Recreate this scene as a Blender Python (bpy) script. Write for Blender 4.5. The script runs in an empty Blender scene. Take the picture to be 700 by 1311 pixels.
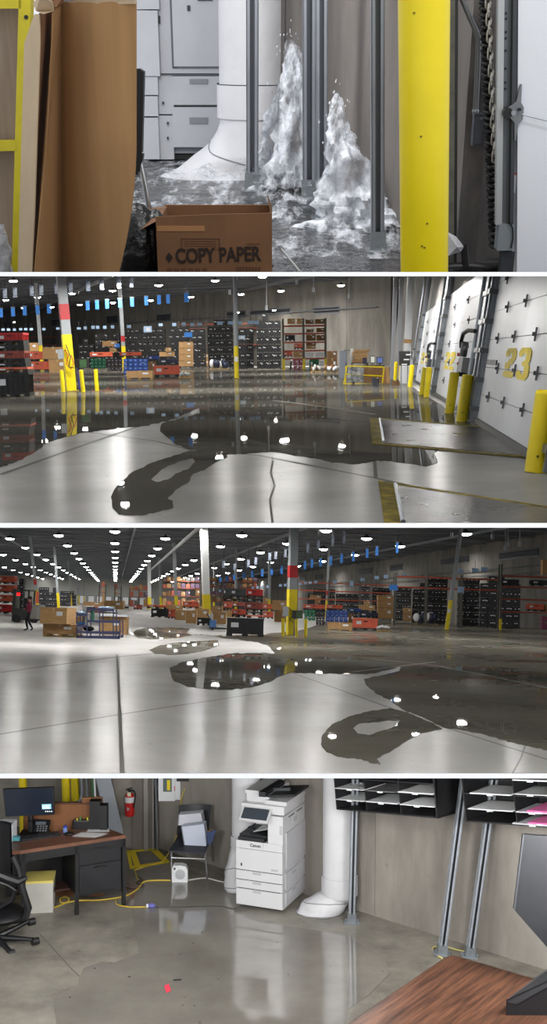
import bpy, bmesh, math, random
from mathutils import Vector, Matrix
from math import pi, sin, cos, atan2, radians as R
random.seed(7)
scene = bpy.context.scene
COL = scene.collection
# ------------------------------------------------------------------ camera
F, CX, CY = 1400.0, 350.0, 700.0          # focal length in pixels of the 700x1311 frame
EYE = Vector((0, 0, 4.0))
cd = bpy.data.cameras.new('camera'); cam = bpy.data.objects.new('camera', cd); COL.objects.link(cam)
cam.location = EYE; cam.rotation_euler = (pi/2, 0, 0)
cd.sensor_fit = 'VERTICAL'; cd.sensor_height = 36; cd.lens = 36*F/1311
cd.shift_y = (CY-655.5)/1311; cd.clip_start = .05; cd.clip_end = 2000
scene.camera = cam
# ------------------------------------------------------------------ world and exposure
w = bpy.data.worlds.new('world'); scene.world = w; w.use_nodes = True
w.node_tree.nodes['Background'].inputs[0].default_value = (.93, .96, 1, 1)
w.node_tree.nodes['Background'].inputs[1].default_value = 0.95
vs = scene.view_settings
vs.view_transform = 'Standard'; vs.look = 'None'; vs.gamma = 1; vs.use_curve_mapping = False; vs.exposure = 0.0
scene.cycles.sample_clamp_indirect = 4
scene.cycles.max_bounces = 6

def pixdir(x, y): return Vector((x-CX, F, CY-y)).normalized()

# ------------------------------------------------------------------ the four rooms, each level with its own floor
class Stage:
    def __init__(s, yl, yr, H, top, bot):
        # horizon at the left and right frame edge, eye height over the floor, first and last row of the room
        a, b = pixdir(0, yl), pixdir(700, yr)
        up = b.cross(a).normalized()
        if up.z < 0: up = -up
        f = pixdir(350, (yl+yr)/2); f = (f-up*f.dot(up)).normalized()
        r = f.cross(up).normalized()
        s.R = Matrix((r, f, up)).transposed(); s.Ri = s.R.transposed()
        s.H = H; s.top = top; s.bot = bot
        s.M = Matrix.Translation(EYE) @ s.R.to_4x4() @ Matrix.Translation((0, 0, -H))
        s.objs = []
    def d(s, x, y): return s.Ri @ pixdir(x, y)
    def fl(s, x, y, z=0.0):
        v = s.d(x, y); t = (z-s.H)/v.z
        return Vector((v.x*t, v.y*t, z))
    def at(s, x, y, Y):
        v = s.d(x, y); t = Y/v.y
        return Vector((v.x*t, Y, s.H+v.z*t))
    def up(s, x, y, base):            # the point over/at depth of `base` seen at pixel x, y
        return s.at(x, y, base.y)
    def mirror_on_plane(s, x, y, yplane):   # where the mirror image seen at x, y on the floor meets the board over the room
        p = s.fl(x, y); v = s.d(x, y); v = Vector((v.x, v.y, -v.z))
        n = s.d(0, yplane).cross(s.d(700, yplane)); o = Vector((0, 0, s.H))
        t = (o-p).dot(n)/v.dot(n)
        return p+v*t
ST = None

def srgb(c):
    return tuple(((v/255)/12.92 if v/255 <= .04045 else ((v/255+.055)/1.055)**2.4) for v in c)+(1,)
MC = {}
def mat(name, rgb, rough=.5, metal=0.0, var=0.0, scale=4.0, bump=0.0, rgb2=None, spec=.5, stretch=None, emit=0, alpha=1, detail=6, trans=0, bscale=None):
    if name in MC: return MC[name]
    m = bpy.data.materials.new(name); m.use_nodes = True; MC[name] = m
    nt = m.node_tree; N = nt.nodes; L = nt.links; b = N['Principled BSDF']
    b.inputs['Roughness'].default_value = rough; b.inputs['Metallic'].default_value = metal
    b.inputs['Specular IOR Level'].default_value = spec
    c1 = srgb(rgb); b.inputs['Base Color'].default_value = c1
    if alpha < 1: b.inputs['Alpha'].default_value = alpha
    if trans: b.inputs['Transmission Weight'].default_value = trans
    if emit:
        b.inputs['Emission Color'].default_value = c1; b.inputs['Emission Strength'].default_value = emit
    if var or rgb2 or bump:
        tc = N.new('ShaderNodeTexCoord'); mp = N.new('ShaderNodeMapping'); L.new(tc.outputs['Object'], mp.inputs[0])
        if stretch: mp.inputs['Scale'].default_value = stretch
        nz = N.new('ShaderNodeTexNoise'); nz.inputs['Scale'].default_value = scale; nz.inputs['Detail'].default_value = detail
        nz.inputs['Roughness'].default_value = .62
        L.new(mp.outputs[0], nz.inputs['Vector'])
        if var or rgb2:
            rp = N.new('ShaderNodeValToRGB'); L.new(nz.outputs[0], rp.inputs[0])
            e = rp.color_ramp.elements
            c2 = srgb(rgb2) if rgb2 else tuple(min(1, v*(1-var)) for v in c1[:3])+(1,)
            c3 = c1 if rgb2 else tuple(min(1, v*(1+var)) for v in c1[:3])+(1,)
            e[0].position = .36; e[0].color = c2; e[1].position = .64; e[1].color = c3
            L.new(rp.outputs[0], b.inputs['Base Color'])
        if bump:
            nb = nz
            if bscale:
                nb = N.new('ShaderNodeTexNoise'); nb.inputs['Scale'].default_value = bscale; nb.inputs['Detail'].default_value = 5
                L.new(mp.outputs[0], nb.inputs['Vector'])
            bp = N.new('ShaderNodeBump'); bp.inputs['Strength'].default_value = bump; bp.inputs['Distance'].default_value = .02
            L.new(nb.outputs[0], bp.inputs['Height']); L.new(bp.outputs[0], b.inputs['Normal'])
    return m

def floor_mat(name, rgb, rgb2, gloss, rough, scale=.6, bump=0, bscale=2, tint=(255, 255, 255), stretch=None, speck=None, rvar=0):
    """matt concrete with a sealed or wet film: a fixed share of mirror-like reflection over the matt colour"""
    if name in MC: return MC[name]
    m = bpy.data.materials.new(name); m.use_nodes = True; MC[name] = m
    nt = m.node_tree; N = nt.nodes; L = nt.links; N.remove(N['Principled BSDF']); out = N['Material Output']
    tc = N.new('ShaderNodeTexCoord'); mp = N.new('ShaderNodeMapping'); L.new(tc.outputs['Object'], mp.inputs[0])
    if stretch: mp.inputs['Scale'].default_value = stretch
    nz = N.new('ShaderNodeTexNoise'); nz.inputs['Scale'].default_value = scale; nz.inputs['Detail'].default_value = 9; nz.inputs['Roughness'].default_value = .65
    L.new(mp.outputs[0], nz.inputs['Vector'])
    rp = N.new('ShaderNodeValToRGB'); e = rp.color_ramp.elements
    e[0].position = .33; e[0].color = srgb(rgb2); e[1].position = .66; e[1].color = srgb(rgb)
    L.new(nz.outputs[0], rp.inputs[0]); col = rp.outputs[0]
    if speck:
        n2 = N.new('ShaderNodeTexNoise'); n2.inputs['Scale'].default_value = speck[1]; n2.inputs['Detail'].default_value = 3
        L.new(mp.outputs[0], n2.inputs['Vector'])
        r2 = N.new('ShaderNodeValToRGB'); r2.color_ramp.elements[0].position = .70; r2.color_ramp.elements[1].position = .78
        L.new(n2.outputs[0], r2.inputs[0])
        mx = N.new('ShaderNodeMix'); mx.data_type = 'RGBA'; L.new(r2.outputs[0], mx.inputs[0]); L.new(col, mx.inputs[6]); mx.inputs[7].default_value = srgb(speck[0])
        col = mx.outputs[2]
    df = N.new('ShaderNodeBsdfDiffuse'); L.new(col, df.inputs[0])
    gl = N.new('ShaderNodeBsdfGlossy'); gl.inputs['Roughness'].default_value = rough; gl.inputs[0].default_value = srgb(tint)
    if rvar:
        mr = N.new('ShaderNodeMapRange'); mr.inputs[1].default_value = .3; mr.inputs[2].default_value = .7
        mr.inputs[3].default_value = rough; mr.inputs[4].default_value = rough+rvar; L.new(nz.outputs[0], mr.inputs[0]); L.new(mr.outputs[0], gl.inputs['Roughness'])
    if bump:
        nb = N.new('ShaderNodeTexNoise'); nb.inputs['Scale'].default_value = bscale; nb.inputs['Detail'].default_value = 3
        L.new(mp.outputs[0], nb.inputs['Vector'])
        bp = N.new('ShaderNodeBump'); bp.inputs['Strength'].default_value = bump; bp.inputs['Distance'].default_value = .02
        L.new(nb.outputs[0], bp.inputs['Height']); L.new(bp.outputs[0], gl.inputs['Normal'])
    ms = N.new('ShaderNodeMixShader'); ms.inputs[0].default_value = gloss
    L.new(df.outputs[0], ms.inputs[1]); L.new(gl.outputs[0], ms.inputs[2]); L.new(ms.outputs[0], out.inputs[0])
    return m

# ------------------------------------------------------------------ mesh builder
class MB:
    def __init__(s): s.v = []; s.f = []; s.sm = []
    def add(s, vs, fs, smooth=False):
        n = len(s.v); s.v += [tuple(v) for v in vs]; s.f += [tuple(i+n for i in f) for f in fs]; s.sm += [smooth]*len(fs)
        return s
    def box(s, c, size, rz=0, rx=0, ry=0):
        hx, hy, hz = [k/2 for k in size]
        m = Matrix.Rotation(rz, 3, 'Z') @ Matrix.Rotation(ry, 3, 'Y') @ Matrix.Rotation(rx, 3, 'X')
        vs = [Vector(c)+m @ Vector((a*hx, b*hy, d*hz)) for d in (-1, 1) for b in (-1, 1) for a in (-1, 1)]
        return s.add(vs, [(0, 2, 3, 1), (4, 5, 7, 6), (0, 1, 5, 4), (2, 6, 7, 3), (0, 4, 6, 2), (1, 3, 7, 5)])
    def b2(s, x0, x1, y0, y1, z0, z1): return s.box(((x0+x1)/2, (y0+y1)/2, (z0+z1)/2), (abs(x1-x0), abs(y1-y0), abs(z1-z0)))
    def rbox(s, x0, x1, y0, y1, z0, z1, r):   # box with rounded upright edges and eased top
        pts = []
        for cx, cy, a0 in ((x1-r, y1-r, 0), (x0+r, y1-r, 90), (x0+r, y0+r, 180), (x1-r, y0+r, 270)):
            for k in range(4): a = R(a0+30*k); pts.append((cx+r*cos(a), cy+r*sin(a)))
        return s.prism(pts, z0, z1, ease=r*.5)
    def prism(s, pts, z0, z1, ease=0):
        n = len(pts)
        cx = sum(p[0] for p in pts)/n; cy = sum(p[1] for p in pts)/n
        rings = [[(x, y, z0) for x, y in pts]]
        if ease:
            rings.append([(x, y, z1-ease) for x, y in pts])
            def sh(k):
                out = []
                for x, y in pts:
                    dx, dy = x-cx, y-cy; l = math.hypot(dx, dy) or 1
                    out.append((x-dx/l*k, y-dy/l*k))
                return out
            rings.append([(x, y, z1) for x, y in sh(ease)])
        else: rings.append([(x, y, z1) for x, y in pts])
        vs = [p for r_ in rings for p in r_]; fs = []
        for k in range(len(rings)-1):
            for i in range(n):
                j = (i+1) % n; fs.append((k*n+i, k*n+j, (k+1)*n+j, (k+1)*n+i))
        fs.append(tuple(reversed(range(n)))); fs.append(tuple((len(rings)-1)*n+i for i in range(n)))
        return s.add(vs, fs)
    def cyl(s, p0, p1, r0, r1=None, n=12, caps=True, smooth=True):
        r1 = r0 if r1 is None else r1
        p0, p1 = Vector(p0), Vector(p1); a = (p1-p0).normalized()
        u = a.orthogonal().normalized(); v = a.cross(u)
        if abs(a.z) > .9: u = Vector((1, 0, 0)); u = (u-a*u.dot(a)).normalized(); v = a.cross(u)
        vs = [p0+(u*cos(2*pi*i/n)+v*sin(2*pi*i/n))*r0 for i in range(n)]+[p1+(u*cos(2*pi*i/n)+v*sin(2*pi*i/n))*r1 for i in range(n)]
        s.add(vs, [(i, (i+1) % n, n+(i+1) % n, n+i) for i in range(n)], smooth)
        if caps: 
            s.add(vs, [tuple(reversed(range(n))), tuple(range(n, 2*n))])
        return s
    def tube(s, pts, r, n=6, closed=False):
        pts = [Vector(p) for p in pts]; m = len(pts); vs = []
        u = None
        for i, p in enumerate(pts):
            a = (pts[min(i+1, m-1)]-pts[max(i-1, 0)]).normalized()
            if u is None: u = a.orthogonal().normalized()
            u = (u-a*u.dot(a)).normalized(); v = a.cross(u)
            rr = r[i] if isinstance(r, (list, tuple)) else r
            vs += [p+(u*cos(2*pi*k/n)+v*sin(2*pi*k/n))*rr for k in range(n)]
        fs = [(i*n+k, i*n+(k+1) % n, (i+1)*n+(k+1) % n, (i+1)*n+k) for i in range(m-1) for k in range(n)]
        s.add(vs, fs, True); s.add(vs, [tuple(reversed(range(n))), tuple((m-1)*n+k for k in range(n))])
        return s
    def lathe(s, prof, n=20, c=(0, 0, 0), ax=None, jitter=0):
        vs = []; m = len(prof)
        for r, z in prof:
            for k in range(n):
                j = 1+jitter*(random.random()-.5); vs.append((c[0]+r*j*cos(2*pi*k/n), c[1]+r*j*sin(2*pi*k/n), c[2]+z))
        fs = [(i*n+k, i*n+(k+1) % n, (i+1)*n+(k+1) % n, (i+1)*n+k) for i in range(m-1) for k in range(n)]
        return s.add(vs, fs, True)
    def poly(s, pts, z=None, thick=0):
        """flat outline polygon (list of Vectors), ear-clipped; with thickness it gets side faces"""
        from mathutils.geometry import tessellate_polygon
        P = [Vector(p) for p in pts]
        tri = tessellate_polygon([P])
        fs = []
        for t in tri:
            a, b, c = [P[i] for i in t]
            fs.append(t if (b-a).cross(c-a).z > 0 else t[::-1])
        s.add(P, fs)
        if thick:
            n = len(P); lo = [p-Vector((0, 0, thick)) for p in P]
            s.add(P+lo, [(i, n+i, n+(i+1) % n, (i+1) % n) for i in range(n)])
        return s
    def quadgrid(s, fn, nu, nv, smooth=True, u0=0, u1=1, v0=0, v1=1):
        vs = [fn(u0+(u1-u0)*i/nu, v0+(v1-v0)*j/nv) for j in range(nv+1) for i in range(nu+1)]
        return s.add(vs, [(j*(nu+1)+i, j*(nu+1)+i+1, (j+1)*(nu+1)+i+1, (j+1)*(nu+1)+i) for j in range(nv) for i in range(nu)], smooth)
    def sphere(s, c, r, n=12, m=8, sc=(1, 1, 1)):
        prof = [(max(1e-4, sin(pi*i/m))*r, -cos(pi*i/m)*r) for i in range(m+1)]
        k = len(s.v); s.lathe(prof, n)
        for i in range(k, len(s.v)):
            v = s.v[i]; s.v[i] = (c[0]+v[0]*sc[0], c[1]+v[1]*sc[1], c[2]+v[2]*sc[2])
        return s
    def xf(s, M, start=0):
        for i in range(start, len(s.v)): s.v[i] = tuple(M @ Vector(s.v[i]))
        return s
    def merge(s, o, M=None):
        vs = o.v if M is None else [tuple(M @ Vector(v)) for v in o.v]
        n = len(s.v); s.v += vs; s.f += [tuple(i+n for i in f) for f in o.f]; s.sm += o.sm
        return s
    def mesh(s, name, m):
        me = bpy.data.meshes.new(name); me.from_pydata(s.v, [], s.f)
        me.polygons.foreach_set('use_smooth', s.sm)
        for k in (m if isinstance(m, (list, tuple)) else [m]): me.materials.append(k)
        if any(s.sm): me.set_sharp_from_angle(angle=R(42))
        me.update(); return me

def place(o, loc=(0, 0, 0), rz=0, sc=None, tilt=None):
    M = ST.M @ Matrix.Translation(loc) @ Matrix.Rotation(rz, 4, 'Z')
    if tilt is not None: M = M @ tilt
    if sc: M = M @ Matrix.Diagonal((*sc, 1)) if isinstance(sc, (tuple, list)) else M @ Matrix.Scale(sc, 4)
    o.matrix_world = M
def tags(o, label=None, cat=None, group=None, kind=None):
    if label: o['label'] = label
    if cat: o['category'] = cat
    if group: o['group'] = group
    if kind: o['kind'] = kind
    return o
def thing(name, label, cat, loc=(0, 0, 0), rz=0, group=None, tilt=None, sc=None):
    o = bpy.data.objects.new(name, None); COL.objects.link(o); o.empty_display_size = .1
    place(o, loc, rz, sc, tilt); ST.objs.append(o)
    return tags(o, label, cat, group)
def part(name, mb, m, parent, label=None, kind=None):
    o = bpy.data.objects.new(name, mb if isinstance(mb, bpy.types.Mesh) else mb.mesh(name, m)); COL.objects.link(o)
    o.parent = parent; ST.objs.append(o)
    if label: o['label'] = label
    if kind: o['kind'] = kind
    return o
def solo(name, mb, m, label, cat, loc=(0, 0, 0), rz=0, group=None, kind=None, tilt=None):
    o = bpy.data.objects.new(name, mb if isinstance(mb, bpy.types.Mesh) else mb.mesh(name, m)); COL.objects.link(o)
    place(o, loc, rz, None, tilt); ST.objs.append(o)
    return tags(o, label, cat, group, kind)
def struct(name, mb, m, loc=(0, 0, 0), rz=0):
    o = bpy.data.objects.new(name, mb.mesh(name, m)); COL.objects.link(o); place(o, loc, rz); ST.objs.append(o)
    o['kind'] = 'structure'; return o
KIDS = {}
def dup(root, loc, rz=0, label=None, group=None, sc=None, tilt=None):
    """copy of a thing with copies of its parts and their sub-parts"""
    r = root.copy(); COL.objects.link(r); place(r, loc, rz, sc, tilt); ST.objs.append(r)
    if label: r['label'] = label
    if group: r['group'] = group
    if root.name not in KIDS: KIDS[root.name] = [(c, list(c.children)) for c in root.children]
    for ch, gr in KIDS[root.name]:
        c = ch.copy(); COL.objects.link(c); c.parent = r; ST.objs.append(c)
        for g in gr:
            k = g.copy(); COL.objects.link(k); k.parent = c; ST.objs.append(k)
    return r
def text_mesh(body, size, depth=.002, bold=0.0, align='CENTER'):
    """lettering standing in the XZ plane, facing -Y, centred on x"""
    cu = bpy.data.curves.new('lettering', 'FONT'); cu.body = body; cu.size = size; cu.extrude = depth; cu.offset = bold; cu.align_x = align
    o = bpy.data.objects.new('lettering', cu); me = bpy.data.meshes.new_from_object(o)
    me.transform(Matrix.Rotation(pi/2, 4, 'X')); bpy.data.objects.remove(o); bpy.data.curves.remove(cu)
    return me

class Wall:
    """an upright plane over the floor line a-b; x runs from a to b, -y faces the eye's side"""
    def __init__(s, a, b):
        s.a = Vector((a[0], a[1], 0)); s.b = Vector((b[0], b[1], 0)); s.L = (s.b-s.a).length
        s.dir = (s.b-s.a)/s.L; s.rz = atan2(s.dir.y, s.dir.x); s.n = Vector((s.dir.y, -s.dir.x, 0))
    def pt(s, x, y):           # pixel -> (distance along, height)
        v = ST.d(x, y); o = Vector((0, 0, ST.H)); t = (s.a-o).dot(s.n)/v.dot(s.n); p = o+v*t
        return (p-s.a).dot(s.dir), p.z
    def loc(s, u, off=0, z=0): return s.a+s.dir*u+s.n*off+Vector((0, 0, z))

def cut_stage(st):
    """the rooms end where the boards between them begin"""
    bpy.context.view_layer.update()
    planes = []
    for y, keep in ((st.top, -1), (st.bot, 1)):
        if y is None: continue
        n = pixdir(0, y).cross(pixdir(700, y)).normalized()     # normal
        if n.z < 0: n = -n
        planes.append((EYE.copy(), n*keep))     # points with (p-EYE).n > 0 are kept
    dead = []
    for o in st.objs:
        if o.type != 'MESH': continue
        mw = o.matrix_world
        for co, n in planes:
            ds = [(mw @ Vector(c)-co).dot(n) for c in o.bound_box]
            if min(ds) >= 0: continue
            if max(ds) <= 0: dead.append(o); break
            if o.data.users > 1: o.data = o.data.copy()
            mi = mw.inverted(); lc = mi @ co; ln = (mw.to_3x3().transposed() @ n).normalized()
            bm = bmesh.new(); bm.from_mesh(o.data)
            bmesh.ops.bisect_plane(bm, geom=bm.verts[:]+bm.edges[:]+bm.faces[:], plane_co=lc, plane_no=ln, clear_inner=True)
            e = not bm.faces; bm.to_mesh(o.data); bm.free()
            if e: dead.append(o); break
    keep = [o for o in st.objs if o not in dead]
    for o in dead:
        for c in list(o.children):
            if c not in dead:
                c.parent = o.parent
    for o in dead: bpy.data.objects.remove(o)
    st.objs = []
    for o in keep:
        if o.type == 'EMPTY' and not o.children: bpy.data.objects.remove(o)
        else: st.objs.append(o)

E1, E2, E3 = (348.3, 353.6), (669.6, 675.6), (990.2, 996.4)     # rows of the white board edges
S1 = Stage(30, 30, .80, None, E1[0]+.7)
S2 = Stage(459, 448, 1.6, E1[1]-.7, E2[0]+.7)
S3 = Stage(764, 788, 1.6, E2[1]-.7, E3[0]+.7)
S4 = Stage(650, 650, 4.1, E3[1]-.7, None)
# ------------------------------------------------------------------ lights added over the rooms, without lamp bodies
def added_light(p, power, size=.5, color=(1, .985, .96), name='added_light', tgt=None, vis=True):
    ld = bpy.data.lights.new(name, 'AREA'); ld.shape = 'DISK'; ld.size = size; ld.energy = power; ld.color = color
    o = bpy.data.objects.new(name, ld); COL.objects.link(o); place(o, p)
    if tgt is not None:
        q = (Vector(p)-Vector(tgt)).to_track_quat('Z', 'Y'); place(o, p, tilt=q.to_matrix().to_4x4())
    return o
# ------------------------------------------------------------------ boards between the rooms
def board(name, rows, col):
    """a long thin board that starts 2.4 m from the eye with a white lipping"""
    y0, y1 = rows; ym = (y0+y1)/2; d = 2.4
    a, b = pixdir(350, y0), pixdir(350, y1); t = abs((a*(d/a.y)).z-(b*(d/b.y)).z)
    c = pixdir(350, ym); ang = atan2(c.z, c.y)
    rot = Matrix.Rotation(ang, 4, 'X'); d /= cos(ang)
    M = Matrix.Translation(EYE) @ rot
    far = 560; pts = [(-1.1, d+.02), (1.1, d+.02), (.34*far+1, far), (-.34*far-1, far)]
    mb = MB(); mb.prism(pts, -t/2+.0003, t/2-.0003)
    o = bpy.data.objects.new(name, mb.mesh(name, mat('board_grey', col, .9))); COL.objects.link(o); o.matrix_world = M; o['kind'] = 'structure'
    e = MB().b2(-1.1, 1.1, d-.0, d+.03, -t/2, t/2)
    p = bpy.data.objects.new('lipping', e.mesh('lipping', mat('white_lipping', (255, 255, 255), .9, emit=0))); COL.objects.link(p); p.parent = o
    p['label'] = 'white front edge of the board'
for k, rows in enumerate((E1, E2, E3)): board('trim_%d' % (k+1), rows, (70, 70, 70))
# ------------------------------------------------------------------ materials shared by the rooms
def m_(): pass
CARD = mat('cardboard', (176, 138, 92), .85, var=.14, scale=3, stretch=(1, 1, 8))
CARD2 = mat('brown_cardboard', (120, 88, 56), .85, var=.15, scale=3)
TAPE = mat('packing_tape', (196, 168, 120), .35)
PAPER = mat('white_paper', (228, 230, 232), .7)
BLK = mat('black_plastic', (22, 23, 26), .55, var=.2, scale=2)
GREYP = mat('dark_grey_plastic', (66, 70, 72), .55)
ORG = mat('orange_plastic', (224, 106, 74), .5, var=.12, scale=2)
RED = mat('red_plastic', (204, 34, 34), .5, var=.1, scale=2)
DRED = mat('dark_red_plastic', (156, 72, 58), .55, var=.1, scale=2)
BLU = mat('blue_plastic', (46, 84, 164), .5, var=.15, scale=2)
GRN = mat('green_plastic', (26, 112, 70), .5, var=.15, scale=2)
WOOD = mat('pallet_wood', (178, 146, 92), .85, var=.2, scale=3, stretch=(1, 6, 6))
YEL = mat('yellow_paint', (232, 208, 12), .45, var=.06, scale=1.5)
YELW = mat('worn_yellow_paint', (196, 172, 40), .7, rgb2=(120, 108, 50), scale=7)
STEELP = mat('grey_paint', (150, 155, 158), .5, var=.05, scale=2)
GALV = mat('galvanised_steel', (150, 156, 162), .38, metal=.75, var=.1, scale=12)
REDP = mat('red_paint', (178, 34, 38), .5, var=.08, scale=2)
BLKM = mat('black_metal', (20, 20, 22), .45)
WHT = mat('white_enamel', (226, 228, 230), .45, var=.03, scale=2)
RBEAM = mat('orange_red_steel', (160, 70, 46), .55, var=.12, scale=2)
RUPR = mat('rack_upright_steel', (84, 84, 76), .6)
LAMPM = mat('lamp_glow', (255, 250, 240), .5, emit=60)
SKYBLUE = mat('blue_cloth', (58, 124, 204), .8)
PBLUE = mat('pale_blue_card', (170, 200, 232), .7)
SHRINK = mat('stretch_film', (200, 204, 206), .3, var=.2, scale=6)
CONCW = mat('concrete_wall', (126, 122, 116), .9, rgb2=(98, 95, 89), scale=.5, bump=.3, bscale=3, stretch=(1, 1, .25))
DECK = mat('roof_deck', (62, 64, 66), .8, var=.1, scale=.2)
JOIST = mat('joist_steel', (96, 98, 102), .6)
MAROON = mat('maroon_cloth', (120, 34, 60), .9, var=.1, scale=8)
DCLOTH = mat('dark_cloth', (26, 26, 32), .9)
SKIN = mat('skin', (170, 116, 90), .6)
HAIR = mat('dark_hair', (28, 22, 20), .8)

def vseg(B, T):      # tilt about Y that leans an upright thing based at B towards T
    return Matrix.Rotation(atan2(T.x-B.x, T.z-B.z), 4, 'Y')
def column(xb, yb, xt, yt, w, ytop_yellow, red=None, label='', group=None, rz=.35, ztop=12, round_=False, extra=None, m=None):
    B = ST.fl(xb, yb); T = ST.at(xt, yt, B.y); tl = vseg(B, T)
    zy = ST.at(xb, ytop_yellow, B.y).z
    t = thing('steel_column', label, 'column', B, 0, group, tilt=tl)
    def seg(z0, z1, ww):
        mb = MB()
        if round_: mb.cyl((0, 0, z0), (0, 0, z1), ww/2, n=14)
        else: mb.box((0, 0, (z0+z1)/2), (ww, ww*.8, z1-z0), rz=rz)
        return mb
    part('shaft', seg(0, ztop, w), m or STEELP, t)
    part('painted_base', seg(.0, zy, w*1.06), YEL, t, 'yellow painted lower length')
    part('base_plate', MB().box((0, 0, .02), (w*1.5, w*1.4, .04), rz=0 if round_ else rz), YELW, t)
    if red:
        za, zb = ST.at(xb, red[1], B.y).z, ST.at(xb, red[0], B.y).z
        part('red_band', seg(za, zb, w*1.06), REDP, t, 'red painted band')
    return t, B, zy
def bollard(xb, yb, xt, yt, r, label, group=None):
    B = ST.fl(xb, yb); T = ST.at(xt, yt, B.y); h = (T-B).length
    t = thing('bollard', label, 'bollard', B, 0, group, tilt=vseg(B, T))
    mb = MB(); mb.cyl((0, 0, 0), (0, 0, h-r*.35), r, n=20, caps=False); mb.lathe([(r, h-r*.35), (r*.93, h-r*.15), (r*.7, h-r*.03), (.001, h)], 20)
    part('post', mb, YEL, t)
    part('cap_scuff', MB().cyl((-r*.3, -r*.96, h*.2), (-r*.28, -r*1.01, h*.2), r*.13, n=7), mat('scuff', (120, 108, 40), .8), t, 'dark scuff mark')
    return t
def far_crate_mesh(name, m, wdh=(1.2, 1.0, .86), card=True, seed=0):
    """a collapsible bulk container seen from afar: base with feet, ribbed walls, rim, paper cards"""
    rnd = random.Random(seed); w, d, h = wdh; mb = MB()
    for fx in (-.42, 0, .42): mb.box((fx*w, 0, .05), (.16*w, d*.96, .10))
    mb.box((0, 0, .13), (w*.98, d*.98, .07))
    mb.box((0, 0, .16+(h-.2)/2), (w*.9, d*.9, h-.2))
    mb.box((0, 0, h-.04), (w*.985, d*.985, .07))
    for sx in (-.46, -.23, 0, .23, .46): mb.box((sx*w, -d*.47, h*.5), (.05*w, .05*d, h*.68))
    for sy in (-.4, 0, .4): mb.box((-w*.47, sy*d, h*.5), (.05*w, .06*d, h*.68)); mb.box((w*.47, sy*d, h*.5), (.05*w, .06*d, h*.68))
    n = len(mb.f)
    if card:
        for k in range(rnd.choice((1, 2, 2, 3))):
            cx = rnd.choice((-.34, -.12, .12, .34))*w; mb.box((cx, -d*.5, h*rnd.uniform(.62, .74)), (rnd.uniform(.1, .2)*w, .02, .10))
        mb.box((-w*.5, rnd.choice((-.2, .2))*d, h*.68), (.02, .16*d, .10))
    me = mb.mesh(name, [m, PAPER])
    for i in range(n, len(mb.f)): me.polygons[i].material_index = 1
    return me
def crate(loc, w, d, h, m, label, group=None, rz=0, cards=True, cat='crate', name='bulk_container', lid=None):
    """a bulk container near enough to show its parts"""
    t = thing(name, label, cat, loc, rz, group)
    mb = MB()
    for fx in (-.42, 0, .42): mb.box((fx*w, 0, .06), (.16*w, d*.96, .12))
    mb.box((0, 0, .15), (w*.99, d*.99, .06)); part('base', mb, lid or BLK, t)
    mb = MB(); mb.box((0, 0, .18+(h-.24)/2), (w*.92, d*.92, h-.24))
    for i in range(7): mb.box(((-.46+.92*i/6)*w, -d*.47, .18+(h-.26)/2), (.035*w, .05*d, h-.26))
    for i in range(5):
        for s in (-1, 1): mb.box((s*w*.47, (-.45+.9*i/4)*d, .18+(h-.26)/2), (.04*w, .04*d, h-.26))
    for zz in (.35, .62): mb.box((0, -d*.475, h*zz), (w*.9, .03*d, .03*h))
    part('side_wall', mb, m, t)
    part('rim', MB().box((0, 0, h-.04), (w, d, .08)), m, t)
    mb = MB(); mb.box((0, -d*.5, h*.74), (w*.16, .03, h*.1)); part('handle', mb, BLKM, t)
    if cards:
        part('label_card', MB().box((-w*.28, -d*.502, h*.62), (w*.2, .012, h*.26)), PAPER, t, 'white paper card')
    return t
def pallet(w, d, h=.14, n=5):
    mb = MB()
    for i in range(n): mb.box((0, -d/2+d*(i+.5)/n, h-.012), (w, d/n*.7, .024))
    for i in range(3):
        mb.box((0, (-.44+.44*i)*d, .012), (w, .1, .024))
        for k in range(3): mb.box(((-.44+.44*k)*w, (-.44+.44*i)*d, h/2), (.12, .1, h-.04))
    return mb
def carton(loc, w, d, h, label, group=None, rz=0, m=None, card=True, flaps=False, cat='box', name='cardboard_box'):
    t = thing(name, label, cat, loc, rz, group)
    mb = MB(); e = .012*max(w, .3)
    mb.b2(-w/2, w/2, -d/2, d/2, 0, h); mb.b2(-w/2-e, w/2+e, -d/2-e, d/2+e, h*.93, h*.995)
    part('carton', mb, m or CARD, t)
    part('tape', MB().b2(-w*.035, w*.035, -d/2-e*1.3, d/2+e*1.3, h*.8, h+.004), TAPE, t)
    if card: part('label_card', MB().b2(w*.12, w*.34, -d/2-e*1.6, -d/2, h*.5, h*.76), PAPER, t, 'white paper label')
    return t
def open_box_px(x0, x1, yt, yb, Y):
    """left, right, top and bottom rows at depth Y -> centre x, base z, width, height"""
    a = ST.at(x0, yb, Y); b = ST.at(x1, yb, Y); c = ST.at((x0+x1)/2, yt, Y)
    return (a.x+b.x)/2, (a.z+b.z)/2, b.x-a.x, c.z-(a.z+b.z)/2
def lamp_mesh(r):
    mb = MB(); mb.lathe([(.001, -.25*r), (r*.45, -.22*r), (r*.8, -.08*r), (r, .12*r)], 12)
    return mb
def lamp_shell(r):
    mb = MB(); mb.lathe([(r*1.08, .08*r), (r*1.1, .2*r), (r*.5, .45*r), (r*.22, .9*r), (.001, .92*r)], 12); return mb
# ================================================================== ROOM 2: flooded warehouse by the dock doors
ST = S2
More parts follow.
